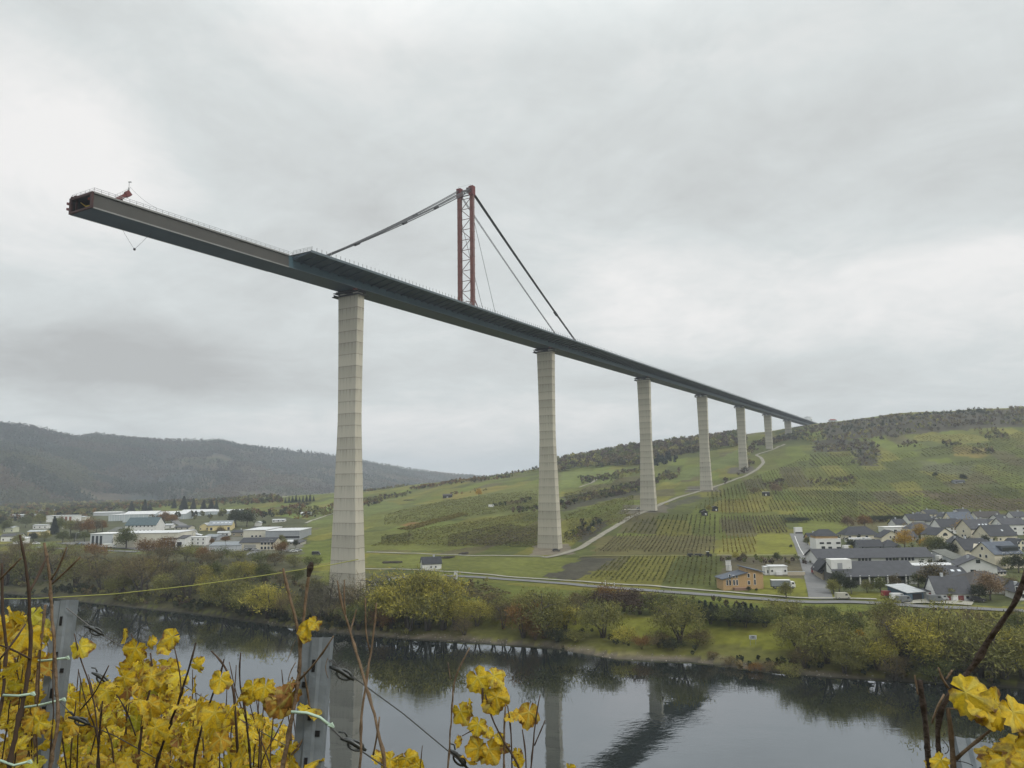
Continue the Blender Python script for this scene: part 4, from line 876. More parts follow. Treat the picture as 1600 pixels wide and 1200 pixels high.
# -- left, round the factories
row_of([('fir',205,799,16,1.4),('fir',226,800,19,1.5),('fir',234,802,15,1.6),('fir',272,794,15,1.4),('fir',287,796,21,1.6),('fir',302,795,16,1.5),('fir',318,796,15,1.8),('fir',330,796,16,1.8),('fir',338,796,13,1.6)], '{w} tall conifer behind the long greenhouses, {o} from the left', 'conifers behind the greenhouses', 'fir_tree')
tree('round_dark', 368, 823, 28, 'big dark round tree, left of a pair, beside the yellow hall', 'dark_tree', wide=1.0); tree('round_dark', 386, 823, 26, 'big dark round tree, right of a pair, beside the yellow hall', 'dark_tree')
row_of([('fir',84,835,26,1.2),('round_green',10,832,18),('round_dark',4,824,16),('round_green',40,824,16),('round_olive',62,822,18),('round_green',92,832,24),('round_olive',110,834,22),('round_brown',124,836,22),('round_rust',136,836,24),('round_brown',150,832,20),('round_rust',160,830,16),('round_rust',256,818,18,1.2),('round_rust',268,818,16,1.2),
        ('round_olive',70,846,16,1.2),('round_dark',52,846,14,1.3),('round_green',98,848,18,1.2),('round_dark',116,846,14,1.3),('round_green',132,846,16,1.2),('round_olive',28,852,16,1.3),('round_dark',65,812,12),('round_olive',128,806,12,1.3),('round_brown',100,802,8,1.6),('round_rust',352,848,12,1.3),('round_brown',345,836,14,1.3),
        ('round_dark',412,820,8),('round_olive',445,858,18),('round_rust',440,864,16),('round_dark',462,856,14,.8),('round_olive',440,846,12),('round_brown',420,830,10,1.4),('round_green',278,836,10,1.4),('round_dark',300,838,9,1.5),('round_rust',330,850,9,1.4)],
       '{w} tree among the factories on the left, {o} such from the left edge', 'trees among the factories', 'factory_tree')
row_of([('fir',446+i*5.5,786-i*.35,9+(i*37 % 4),1.2) for i in range(9)], '{w} small conifer in the short row on the far left slope, {o} from the left', 'short conifer row on the far slope', 'fir_tree')

# ------------------------------------------------------------------ woods, scrub and hedges nobody could count
def thicket(name, polys, dens, hgt, leafkeys, label, n_leaf=34, ln=.16, wd=.09, seed=1, fir=False, world=None):
    g = np.random.default_rng(seed); P = []
    for poly in (world or [gpoly(p) for p in polys]):
        q = np.array(poly); lo, hi = q.min(0), q.max(0); n = int((hi-lo).prod()*dens)
        x = g.uniform(lo[0], hi[0], n); y = g.uniform(lo[1], hi[1], n); w = 6
        m = inpoly(x+(hash_noise(x, y, 14, 3)-.5)*2*w, y+(hash_noise(x, y, 14, 4)-.5)*2*w, poly) & (hash_noise(x, y, 18, 8) > .22); P.append(np.c_[x[m], y[m]])
    P = np.concatenate(P); n = len(P); z = land_z(P[:, 0], P[:, 1]); h = hgt*g.uniform(.55, 1.25, n); ti = np.clip(hash_noise(P[:, 0], P[:, 1], 25, seed)+g.normal(0, .22, n), .02, .98)
    V = []; T = []; K = []
    kidx = np.clip((hash_noise(P[:, 0], P[:, 1], 40, seed+5)*1.6-.3+g.normal(0, .2, n))*len(leafkeys), 0, len(leafkeys)-1).astype(int)
    u = g.normal(0, 1, (n, n_leaf, 3)); u /= np.linalg.norm(u, axis=2, keepdims=True)
    if fir:
        t = g.uniform(0, 1, (n, n_leaf)); a = g.uniform(0, 6.28, (n, n_leaf)); rr = (1-t)*.22*g.uniform(.5, 1, t.shape)
        c = np.stack([np.cos(a)*rr, np.sin(a)*rr, t*.98], 2)
    else: c = u*np.array([.34, .34, .36])*g.uniform(.55, 1.0, (n, n_leaf, 1))+np.array([0, 0, .58]); c[..., 2] = np.abs(c[..., 2])
    c = c*h[:, None, None]+np.c_[P, z][:, None, :]
    d = g.normal(0, 1, c.shape)+np.array([0, 0, .4 if not fir else -.2]); d /= np.linalg.norm(d, axis=2, keepdims=True); s = np.cross(d, g.normal(0, 1, c.shape)); s /= np.linalg.norm(s, axis=2, keepdims=True)
    L = (ln*h)[:, None, None]*g.uniform(.6, 1.4, (n, n_leaf, 1)); W = (wd*h)[:, None, None]*g.uniform(.6, 1.4, (n, n_leaf, 1))
    V = np.stack([c-d*L, c+s*W, c+d*L, c-s*W], 2).reshape(-1, 3)
    T = np.clip(np.repeat(ti, n_leaf)+g.normal(0, .15, n*n_leaf), 0, 1)
    o = np_mesh(name, V, np.arange(len(V)).reshape(-1, 4), [LEAF[k] for k in leafkeys], face_attr={'tint': T}, mat_idx=np.repeat(kidx, n_leaf)); tag(o, label, 'woodland', None, 'stuff'); return o
thicket('ridge_woods', [[(866,742),(900,732),(1000,728),(1100,706),(1150,700),(1168,690),(1150,677),(1080,684),(1000,692),(930,702),(868,722)]], 0.0180, 12.60, ['brown', 'olive', 'plum', 'green'], 'brown and olive autumn woods on the ridge behind the piers', 40, seed=3)
thicket('ridge_conifers', [[(930,706),(1000,695),(1080,687),(1150,680),(1150,676),(1080,682),(1000,690),(930,700)], [(1015,722),(1060,716),(1064,722),(1018,730)], [(930,722),(960,716),(975,720),(940,730)]], .012, 11, ['fir'], 'dark conifer line along the ridge behind the piers', 46, seed=4, fir=True)
thicket('hilltop_scrub', [[(1285,664),(1400,650),(1500,644),(1600,638),(1610,664),(1520,668),(1440,676),(1380,690),(1290,690),(1270,672)], [(1268,690),(1365,690),(1372,706),(1275,708)], [(1338,706),(1376,706),(1372,728),(1334,730)], [(1400,692),(1436,690),(1436,700),(1402,702)],
        [(1470,690),(1502,688),(1504,698),(1474,700)], [(1524,694),(1556,704),(1550,716),(1520,712)], [(1520,668),(1570,672),(1580,690),(1540,690)]], 0.0170, 5.60, ['brown', 'plum', 'olive', 'brown', 'dark'], 'grey-brown scrub covering the top of the right hill', 34, seed=5)
thicket('hillside_scrub', [[(1296,748),(1336,744),(1338,758),(1300,762)], [(1195,756),(1225,752),(1228,762),(1200,764)], [(1262,752),(1296,750),(1298,760),(1264,762)]], 0.0450, 4.25, ['brown', 'plum', 'olive'], 'dark brown scrub patch in the middle of the right hillside', 40, seed=6)
thicket('track_scrub', [[(1120,760),(1165,742),(1178,722),(1170,712),(1225,690),(1260,688),(1250,676),(1190,690),(1165,706),(1170,730),(1130,752)], [(1175,705),(1240,680),(1250,672),(1180,690)], [(1238,690),(1280,690),(1290,664),(1262,668),(1238,676)]], 0.0308, 5.10, ['brown', 'plum', 'dark', 'olive'], 'brown scrub around the upper bend of the hill track', 36, seed=7)
thicket('slope_hedges', [[(872,802),(905,786),(960,778),(1000,768),(1060,745),(1062,735),(1000,752),(940,768),(872,790)], [(905,748),(955,742),(1010,730),(1010,738),(960,752),(910,758)], [(876,848),(905,840),(945,815),(925,815),(890,832),(872,838)], [(800,800),(850,792),(850,800),(802,806)], [(770,790),(830,780),(832,784),(772,794)]], 0.0342, 4.80, ['brown', 'olive', 'dark', 'green', 'plum'], 'brown and green hedge bands crossing the slope behind the piers', 36, seed=8)
thicket('far_slope_hedges', [[(470,812),(520,805),(600,786),(600,780),(520,790),(470,804)], [(560,790),(640,774),(640,770),(560,782)], [(640,768),(730,756),(800,748),(800,745),(730,751),(640,764)], [(700,756),(760,748),(860,732),(868,726),(800,738),(720,750)], [(440,800),(480,792),(480,786),(440,794)], [(570,768),(640,760),(640,757),(570,765)], [(700,776),(760,768),(760,766),(700,772)]], 0.0190, 4.80, ['olive', 'brown', 'dark', 'rust'], 'hedge bands crossing the far slope left of the second pier', 30, seed=9)
thicket('valley_trees', [[(0,822),(60,816),(130,812),(170,800),(240,796),(300,792),(440,788),(440,782),(300,786),(200,788),(100,796),(0,806)], [(230,812),(300,810),(360,806),(400,800),(400,806),(350,812),(240,818)], [(400,812),(470,806),(500,800),(500,795),(400,805)], [(0,800),(120,792),(200,786),(440,780),(440,778),(200,782),(0,790)]], 0.0084, 8.50, ['olive', 'brown', 'dark', 'rust', 'green'], 'mixed autumn trees across the valley floor behind the factories', 40, seed=10)
thicket('bank_undergrowth', [[(0,918),(100,925),(200,938),(300,948),(400,962),(480,976),(520,984),(520,930),(440,900),(330,880),(200,878),(0,880)]], .06, 2.6, ['dark', 'brown', 'olive', 'plum', 'green'], 'dense brown undergrowth filling the left bank between the trees', 40, seed=11)
thicket('bank_undergrowth', [[(520,986),(600,992),(690,994),(720,985),(700,950),(620,940),(540,945)], [(860,1006),(900,1010),(1000,1024),(1090,1026),(1110,1014),(1000,1004),(900,992)], [(1230,1048),(1300,1054),(1400,1060),(1500,1066),(1610,1072),(1610,980),(1500,990),(1400,1000),(1300,1000),(1240,1000)]], .06, 2.5, ['dark', 'dark', 'brown', 'olive'], 'undergrowth along the middle and right bank, leaves coloured dark for tree shade', 40, seed=12)  # mostly dark leaf colours carry the shade below the bank trees
thicket('bank_undergrowth', [[(0,922),(100,930),(200,942),(300,952),(400,966),(480,980),(600,990),(640,994),(640,982),(480,966),(300,938),(100,918),(0,912)], [(1150,1044),(1230,1052),(1300,1058),(1400,1064),(1500,1070),(1610,1077),(1610,1062),(1400,1050),(1230,1036),(1150,1034)]], .17, 2.8, ['dark', 'dark', 'brown', 'olive'], 'bushes overhanging the waterline of the far bank, leaves coloured dark for shade', 44, seed=15)  # leaf colours darkened to stand for the shade along the water
thicket('roadside_scrub', [[(900,944),(1000,956),(1100,962),(1230,972),(1230,955),(1100,945),(1000,938),(910,932)], [(1130,872),(1260,874),(1260,886),(1200,884),(1130,880)], [(1240,955),(1380,960),(1600,968),(1600,990),(1400,985),(1240,980)], [(560,905),(620,902),(650,915),(600,935),(560,930)], [(700,905),(760,912),(760,925),(690,925)]], .045, 2.6, ['green', 'plum', 'brown', 'olive'], 'low scrub along the road below the village', 34, seed=13)
thicket('village_bushes', [[(1300,838),(1600,805),(1600,930),(1480,920),(1300,860)]], .010, 3.2, ['dark', 'green', 'olive', 'dark'], 'garden bushes and hedges between the village houses', 40, seed=14)
def far_woods():
    g = np.random.default_rng(77); n = 52000
    i = g.integers(0, HX.shape[0]-1, n); j = g.integers(0, HX.shape[1], n); ok = (HW[i, j] < 1.06) & ((HW[i, j] > .78) | (hash_noise(HX[i, j], HY[i, j], 160, 31) > .27)); i, j = i[ok], j[ok]; n = len(i)
    P = np.c_[HX[i, j]+g.normal(0, 8, n), HY[i, j]+g.normal(0, 8, n), HZ[i, j]]; h = g.uniform(7, 15, n); k = 10
    t = g.uniform(0, 1, (n, k)); a = g.uniform(0, 6.28, (n, k)); con = (hash_noise(P[:, 0], P[:, 1], 180, 91) > .5)[:, None]; rr = np.where(con, (1-t)*.25, .38*np.sqrt(np.clip(1-(2*t-1.1)**2, .05, 1)))
    c = np.stack([np.cos(a)*rr, np.sin(a)*rr, t], 2)*h[:, None, None]+P[:, None, :]
    d = g.normal(0, 1, c.shape); d /= np.linalg.norm(d, axis=2, keepdims=True); s = np.cross(d, g.normal(0, 1, c.shape)); s /= np.linalg.norm(s, axis=2, keepdims=True); L = (h*.2)[:, None, None]
    V = np.stack([c-d*L, c+s*L*.8, c+d*L, c-s*L*.8], 2).reshape(-1, 3); mi = np.repeat(np.where(con[:, 0], 0, 1+(hash_noise(P[:, 0], P[:, 1], 130, 17) > .5)), k)
    o = np_mesh('far_woods', V, np.arange(len(V)).reshape(-1, 4), [LEAF['fir'], LEAF['far_brown'], LEAF['far_olive']], face_attr={'tint': np.clip(np.repeat(hash_noise(P[:, 0]+P[:, 1]*.4, P[:, 1]*.5, 230, 44)*1.3-.15+g.normal(0, .1, n), k)+g.normal(0, .08, n*k), 0, 1)}, mat_idx=mi); tag(o, 'hazy woods covering the distant hills across the valley', 'woodland', None, 'stuff')
far_woods()

# ------------------------------------------------------------------ vineyard rows
VINES = {'g': mat_leaf('vine_rows_green', (.066,.070,.024), (.112,.112,.030), (.18,.172,.036)), 'y': mat_leaf('vine_rows_yellow', (.10,.085,.02), (.17,.14,.028), (.25,.20,.035)), 'b': mat_leaf('vine_rows_brown', (.070,.060,.032), (.100,.084,.040), (.15,.12,.05))}
def vine_rows(poly, key, label, gap=2.4, seed=1, dens=2.2, hgt=1.6, size=None, ang=15.5, cover_frac=.86):
    size = size or (.30 if seed < 4 else .46); dens *= 2.0 if seed < 4 else 1.9; P = gpoly(poly); g = np.random.default_rng(seed); dx, dy = math.sin(math.radians(ang)), math.cos(math.radians(ang))
    q = np.array(P); b = q[:, 0]*dy-q[:, 1]*dx; a = q[:, 0]*dx+q[:, 1]*dy; X = []
    for k, bb in enumerate(np.arange(b.min(), b.max(), gap)):
        n = int((a.max()-a.min())*dens*g.uniform(.75, 1.15))
        aa = g.uniform(a.min(), a.max(), n); b_ = bb+g.normal(0, .16, n); X.append(np.c_[aa*dx+b_*dy, aa*dy-b_*dx, np.full(n, k)])
    X = np.concatenate(X); m = inpoly(X[:, 0], X[:, 1], P) & (hash_noise(X[:, 0], X[:, 1], 9, seed) < cover_frac); X = X[m]; n = len(X)
    if n == 0: return
    z = land_z(X[:, 0], X[:, 1])+g.uniform(.35, 1, n)*hgt; c = np.c_[X[:, :2], z]
    d = g.normal(0, 1, (n, 3))*[1, 1, .6]+np.array([dx, dy, 0])*2.6*np.where(g.uniform(0, 1, (n, 1)) > .5, 1, -1); d /= np.linalg.norm(d, axis=1, keepdims=True); s = np.cross(d, g.normal(0, 1, (n, 3))); s /= np.linalg.norm(s, axis=1, keepdims=True); L = size*g.uniform(.6, 1.5, (n, 1))
    V = np.stack([c-d*L*1.5, c+s*L*.5, c+d*L*1.5, c-s*L*.5], 1).reshape(-1, 3); T = np.clip(.5+.5*(hash_noise(X[:, 2]*3.7, X[:, 2]*0, 1, seed)-.5)+g.normal(0, .2, n), 0, 1)
    o = np_mesh('vine_rows', V, np.arange(len(V)).reshape(-1, 4), VINES[key], face_attr={'tint': T}); tag(o, label, 'vineyard', None, 'stuff')
vine_rows([(968,873),(1128,872),(1118,919),(1000,911),(915,906),(935,890)], 'g', 'green vine rows between the road and the straight path', seed=1, dens=3)
vine_rows([(930,864),(1122,866),(1122,838),(960,838)], 'b', 'brown vine rows below the hill track', seed=2, dens=2.4)
vine_rows([(1124,866),(1180,866),(1182,838),(1126,838)], 'y', 'bright yellow vine rows left of the lawn', seed=3, dens=2.6)
vine_rows([(965,836),(1120,836),(1120,806),(1040,806),(1000,815)], 'g', 'thin vine rows on the slope below the two dark huts', seed=4, gap=3.6)
vine_rows([(1122,804),(1196,802),(1198,780),(1130,781)], 'y', 'golden vine rows below the black hut', seed=5, gap=3.2)
vine_rows([(1124,835),(1182,835),(1230,834),(1228,806),(1124,808)], 'b', 'dull vine rows above the lawn', seed=6)
vine_rows([(1200,800),(1300,800),(1300,765),(1205,768)], 'g', 'green vine rows right of the pinkish hillside tree', seed=7, gap=3.2)
vine_rows([(1232,812),(1340,820),(1340,768),(1302,768),(1302,802),(1234,804)], 'g', 'green vine rows above the white cube house', seed=8, gap=3.0)
vine_rows([(1342,822),(1440,812),(1440,768),(1342,768)], 'b', 'leaning brown vine rows behind the village', seed=9, gap=4.2)
vine_rows([(1442,810),(1600,798),(1600,760),(1442,766)], 'g', 'vine rows on the slope above the right end of the village', seed=10, gap=4.0)
vine_rows([(1080,800),(1200,776),(1260,745),(1260,712),(1180,745),(1120,770)], 'g', 'vine rows climbing beside the hill track', seed=11, gap=3.6, dens=1.3)
vine_rows([(1264,764),(1440,764),(1440,732),(1264,732)], 'g', 'vine rows across the middle of the right hillside', seed=12, gap=4.2, dens=1.2)
vine_rows([(1442,762),(1600,758),(1600,715),(1442,730)], 'b', 'dull vine rows at the right of the hillside', seed=13, gap=4.2, dens=1.2)
vine_rows([(1266,730),(1430,730),(1430,708),(1266,710)], 'g', 'vine rows on the upper right hillside', seed=14, gap=4.6, dens=1)
vine_rows([(1430,692),(1520,690),(1540,680),(1430,680)], 'y', 'yellowish vine rows under the hilltop scrub', seed=15, gap=4.6, dens=1)
vine_rows([(580,855),(840,856),(840,800),(760,812),(640,830)], 'g', 'vine rows on the green slope between the two tallest piers', seed=16, gap=3.6, dens=1.4, ang=40)
vine_rows([(620,828),(720,802),(732,805),(640,830)], 'y', 'narrow orange vine strip on the slope between the two tallest piers', seed=17, gap=2.6, dens=2, ang=75)
vine_rows([(890,838),(990,800),(990,775),(880,806)], 'g', 'vine rows left of the hill track', seed=18, gap=3.4, dens=1.3, ang=30)
vine_rows([(600,822),(840,795),(840,766),(700,782),(600,806)], 'g', 'vine rows on the far slope left of the second pier', seed=19, gap=4.5, dens=1.0, ang=50)

for i, (pl, ky, ga, an) in enumerate([([(1100,772),(1190,742),(1200,756),(1192,768),(1110,780)], 'g', 4, 15), ([(1200,768),(1262,762),(1262,746),(1230,740),(1200,752)], 'y', 4, 15), ([(1440,715),(1600,712),(1600,672),(1540,692),(1440,702)], 'g', 5, 15), ([(1264,712),(1330,708),(1330,728),(1264,730)], 'b', 5, 15),
        ([(700,855),(850,852),(850,830),(780,820),(700,840)], 'b', 3.6, 40), ([(880,772),(960,752),(1000,752),(1000,766),(890,790)], 'g', 4.5, 30), ([(880,832),(1000,800),(1000,812),(950,822),(900,850),(880,850)], 'b', 3.6, 30), ([(596,852),(640,850),(640,836),(596,838)], 'g', 3.6, 45), ([(640,905),(760,918),(800,930),(760,940),(660,930)], 'b', 2.6, 70)]):
    vine_rows(pl, ky, ['vine rows between track bend and pinkish tree', 'yellowed vine rows above the pinkish tree', 'vine rows high at the right edge of the hill', 'brown vine rows under the hilltop scrub', 'brown vine rows left of the second pier', 'vine rows behind the third pier', 'brown vine rows left of the third pier', 'vine rows right behind the tallest pier', 'brown vine rows below the white cottage'][i], seed=30+i, gap=ga, dens=1.5, ang=an)
# ------------------------------------------------------------------ the air of a hazy autumn day
def build_haze():
    m = bpy.data.materials.new('autumn_haze'); m.use_nodes = True; nt = m.node_tree; nt.nodes.clear()
    out = nt.nodes.new('ShaderNodeOutputMaterial'); v = nt.nodes.new('ShaderNodeVolumePrincipled'); v.inputs['Color'].default_value = (.84, .915, 1.0, 1); v.inputs['Density'].default_value = HAZE; v.inputs['Anisotropy'].default_value = 0.0
    nt.links.new(v.outputs[0], out.inputs['Volume'])
    mb = MB(); mb.box((0, 4000, 182), (14000, 14000, 375)); o = mb.build('haze', m); o['kind'] = 'stuff'
HAZE = 0.00014
build_haze()

def shore_stones():
    g = np.random.default_rng(21); x = g.uniform(-100, 105, 9000); y = g.uniform(150, 330, 9000); d = bank_dist(x, y); m = (d > -.6) & (d < 3.6); x, y = x[m], y[m]; n = len(x); z = land_z(x, y); r = g.uniform(.12, .42, n)
    B_ = np.array([(1,0,0),(0,1,0),(-1,0,0),(0,-1,0),(0,0,.7),(0,0,-.7)]); V = (B_[None]*r[:, None, None]*g.uniform(.6, 1.3, (n, 6, 1)))+np.c_[x, y, z][:, None, :]
    F = np.array([(0,1,4),(1,2,4),(2,3,4),(3,0,4),(1,0,5),(2,1,5),(3,2,5),(0,3,5)]); F = (F[None]+np.arange(n)[:, None, None]*6).reshape(-1, 3)
    o = np_mesh('shore_stones', V.reshape(-1, 3), F, mat('shore_stone', (.20,.18,.15), .9, .3, 1.5)); tag(o, 'loose pale stones along the gravel beach below the meadow', 'stones', None, 'stuff')
shore_stones()

# ------------------------------------------------------------------ buildings
def WM(n, c, **k): return bpy.data.materials.get(n) or mat(n, c, k.pop('rough', .85), k.pop('var', .08), k.pop('scale', .5), **k)
def mat_roof(name, col, step=.35, seams=False):
    """slate courses or standing seams across the slope"""
    m, nt, b = nodes_of(name); N, L = nt.nodes, nt.links
    tc = N.new('ShaderNodeTexCoord'); w = N.new('ShaderNodeTexWave'); w.wave_type = 'BANDS'; w.bands_direction = 'X' if seams else 'Z'; w.inputs['Scale'].default_value = 1/(step*6.28)*3.14; w.inputs['Distortion'].default_value = .3; L.new(tc.outputs['Object'], w.inputs['Vector'])
    n = N.new('ShaderNodeTexNoise'); n.inputs['Scale'].default_value = .5; n.inputs['Detail'].default_value = 6; L.new(tc.outputs['Object'], n.inputs['Vector'])
    a = N.new('ShaderNodeMath'); a.operation = 'MULTIPLY_ADD'; L.new(w.outputs[0], a.inputs[0]); a.inputs[1].default_value = .22; L.new(n.outputs[0], a.inputs[2])
    mr = N.new('ShaderNodeMapRange'); mr.inputs[1].default_value = .3; mr.inputs[2].default_value = .95; mr.inputs[3].default_value = .72; mr.inputs[4].default_value = 1.3; L.new(a.outputs[0], mr.inputs[0])
    vm = N.new('ShaderNodeVectorMath'); vm.operation = 'SCALE'; vm.inputs[0].default_value = col; L.new(mr.outputs[0], vm.inputs['Scale']); L.new(vm.outputs[0], b.inputs['Base Color']); b.inputs['Roughness'].default_value = .7; b.inputs['Specular IOR Level'].default_value = .3
    return m
R_SLATE = mat_roof('slate_roof', (.034, .036, .042)); R_GREY = mat_roof('grey_slate_roof', (.058, .060, .068)); R_BLUE = mat_roof('blue_grey_roof', (.085, .10, .125)); R_GREEN = mat_roof('mossy_grey_roof', (.11, .115, .10)); R_BROWN = mat_roof('brown_roof', (.05, .044, .04))
R_PALE = mat_roof('pale_sheet_roof', (.36, .375, .38), 1.0, True); R_MET = mat_roof('grey_seam_roof', (.20, .22, .235), .8, True); R_WHITE = mat_roof('white_sheet_roof', (.52, .53, .535), 1.2, True); R_HALL = mat_roof('hall_seam_roof', (.052, .054, .061), 1.0, True)
W_WHITE, W_CREAM, W_YEL, W_GREY, W_BLUE, W_ORANGE, W_BEIGE, W_LGREY, W_BRICK = (WM('white_render', (.64,.64,.62)), WM('cream_render', (.60,.55,.43)), WM('yellow_render', (.62,.52,.27)), WM('grey_cladding', (.28,.30,.32)), WM('pale_blue_render', (.50,.57,.64)), None,
     WM('beige_cladding', (.52,.50,.42)), WM('light_grey_cladding', (.46,.48,.50)), WM('red_brick_wall', (.22,.085,.06)))
W_TEAL = WM('blue_shed_boards', (.075,.12,.16)); W_STONE = WM('stone_wall', (.30,.26,.19)); GLASS = mat('window_glass', (.025,.03,.036), .12, .1, .3, spec=.6); FRAME = WM('white_window_frame', (.7,.7,.7)); DARKOPEN = mat('dark_opening', (.025,.025,.027), .9); REDDOOR = WM('dark_red_door', (.19,.05,.05)); GREYDOOR = WM('grey_door', (.22,.23,.24))
def mat_wood():
    m = mat('orange_larch_cladding', (.42,.28,.14), .8, .18, 3.0); return m
W_ORANGE = mat_wood()
class House:
    def __init__(s, name, label, u0, u1, vb, wall, depth, cat='house', group=None, rz=0.0, vpx=None, Wm=None, Hm=None, sink=.6):
        p = ground((u0+u1)/2, vb); s.D = p[1]; k = p[1]/FPX; s.k = k
        s.W = Wm or (u1-u0)*k/max(math.cos(rz), .5); s.H = Hm or wall*k; s.dep = depth; s.rz = rz
        s.root = empty(name, p, rz); tag(s.root, label, cat, group); s.sink = sink
    def part(s, mb, name, m, parent=None): return mb.build(name, m, parent or s.root)
    def walls(s, m, top=None, kind='flat', rh=0.0):
        """top: outline of the upper edge across the front, [(x, z)...]; kind says which way the ridge runs"""
        W, D, H = s.W/2, s.dep, s.H; mb = MB(); z0 = -s.sink-1.0
        if kind == 'gx': pr = [(0, H), (D/2, H+rh), (D, H)]
        if kind == 'monoy': pr = [(0, H), (D, H+rh)]
        if kind in ('gx', 'monoy'):
            n = len(pr); P = [(0, z0)]+pr+[(D, z0)]; k = len(P)
            V = [(-W, y, z) for y, z in P]+[(W, y, z) for y, z in P]
            F = [tuple(range(k)), tuple(range(2*k-1, k-1, -1))]+[(j, j+k, (j+1) % k+k, (j+1) % k) for j in range(k)]
        else:
            t = top or ([(-W, H), (0, H+rh), (W, H)] if kind == 'gy' else [(-W, H), (W, H)])
            P = [(-W, z0)]+list(t)+[(W, z0)]; k = len(P)
            V = [(x, 0, z) for x, z in P]+[(x, D, z) for x, z in P]
            F = [tuple(range(k-1, -1, -1)), tuple(range(k, 2*k))]+[(j, (j+1) % k, (j+1) % k+k, j+k) for j in range(k)]
        mb.add(V, F); s.wall = s.part(mb, 'wall', m); return s
    def roof(s, m, kind='flat', rh=0.0, oh=.5, th=.22, top=None, par=False):
        W, D, H = s.W/2, s.dep, s.H; mb = MB()
        def slab(a, b, c, d):
            a, b, c, d = map(np.array, (a, b, c, d)); n = np.cross(b-a, d-a).astype(float); n /= np.linalg.norm(n); n *= th if n[2] > 0 else -th
            o = np.array([0, 0, .012]); V = [a+o, b+o, c+o, d+o, a+n, b+n, c+n, d+n]; mb.add(V, [(3,2,1,0),(4,5,6,7),(0,1,5,4),(1,2,6,5),(2,3,7,6),(3,0,4,7)])
        if kind == 'gx':
            e = rh/(D/2)*oh
            slab((-W-oh,-oh,H-e),(W+oh,-oh,H-e),(W+oh,D/2,H+rh),(-W-oh,D/2,H+rh)); slab((-W-oh,D/2,H+rh),(W+oh,D/2,H+rh),(W+oh,D+oh,H-e),(-W-oh,D+oh,H-e))
        elif kind == 'gy':
            e = rh/W*oh
            slab((-W-oh,-oh,H-e),(0,-oh,H+rh),(0,D+oh,H+rh),(-W-oh,D+oh,H-e)); slab((0,-oh,H+rh),(W+oh,-oh,H-e),(W+oh,D+oh,H-e),(0,D+oh,H+rh))
        elif kind == 'monoy':
            e = rh/D*oh; slab((-W-oh,-oh,H-e),(W+oh,-oh,H-e),(W+oh,D+oh,H+rh+e),(-W-oh,D+oh,H+rh+e))
        elif kind == 'hip':
            q = min(D/2, W)*.85; w, d = W+oh, D/2+oh; hz = H-.05
            V = [(-w,-oh,hz),(w,-oh,hz),(w,D+oh,hz),(-w,D+oh,hz),(-w+q+oh,D/2,H+rh),(w-q-oh,D/2,H+rh)]
            mb.add(V, [(0,1,5,4),(1,2,5),(2,3,4,5),(3,0,4),(3,2,1,0)])
        elif kind == 'prof':
            for (x0, z0), (x1, z1) in zip(top[:-1], top[1:]):
                if abs(x1-x0) < .05: continue
                slab((x0-(oh if x0 == top[0][0] else 0),-oh,z0),(x1+(oh if x1 == top[-1][0] else 0),-oh,z1),(x1+(oh if x1 == top[-1][0] else 0),D+oh,z1),(x0-(oh if x0 == top[0][0] else 0),D+oh,z0))
        else:
            mb.box((0, D/2, H+.02+th/2), (s.W+2*oh, D+2*oh, th))
            if par: mb.box((0, -oh+.1, H+.45), (s.W+2*oh, .2, .6)); mb.box((0, D+oh-.1, H+.45), (s.W+2*oh, .2, .6))
        s.rf = s.part(mb, 'roof', m); s.rh, s.kind = rh, kind; return s
    def win(s, pts, w=1.1, h=1.3, face='front', name='window', m=None, frame=True):
        """one part per window; pts: (x, z) of the centres, x as a share of the half width when |x| <= 1"""
        for x, z in pts:
            X = x*s.W/2 if abs(x) <= 1 else x; mb = MB()
            if face == 'front': c, d, q = (X, -.03, z), (w+.24, .10, h+.24), (X, -.06, z); d2 = (w, .10, h)
            else:
                sx = 1 if face == 'right' else -1; Y = (x+1)/2*s.dep; c, d, q = (sx*(s.W/2+.03), Y, z), (.10, w+.24, h+.24), (sx*(s.W/2+.06), Y, z); d2 = (.10, w, h)
            if frame: mb.box(c, d, 0)
            mb.box(q, d2, 1); 
            o = mb.build(name, [FRAME, m or GLASS], s.root)
        return s
    def grid(s, nx, zs, w=1.1, h=1.3, x0=-.75, x1=.75, **k): return s.win([(x, z) for z in zs for x in (np.linspace(x0, x1, nx) if nx > 1 else [(x0+x1)/2])], w, h, **k)
    def chim(s, x=.3, y=.5, h=1.3):
        z = s.H+s.rh*(1-abs(y-.5)*2 if s.kind == 'gx' else (1-abs(x) if s.kind == 'gy' else .5)); mb = MB(); mb.box((x*s.W/2, y*s.dep, z+h/2-.4), (.8, .8, h+.8)); mb.box((x*s.W/2, y*s.dep, z+h+.05), (.95, .95, .12)); c = mb.build('chimney', W_LGREY, s.root); c.parent = s.rf; return s
    def sky(s, xs, t=.45, w=1.0):
        """roof lights lying in the front slope"""
        for x in xs:
            a = math.atan2(s.rh, s.dep/2); y = s.dep/2*t; z = s.H+s.rh*t; mb = MB(); R = np.array([[1,0,0],[0,math.cos(a),-math.sin(a)],[0,math.sin(a),math.cos(a)]]); mb.box((x*s.W/2, y-.27*math.sin(a), z+.27*math.cos(a)), (w, 1.3, .12), R=R); o = mb.build('roof_light', WM('bright_roof_glass', (.6,.64,.68), rough=.2), s.root); o.parent = s.rf
        return s
VG = 'houses of the village'
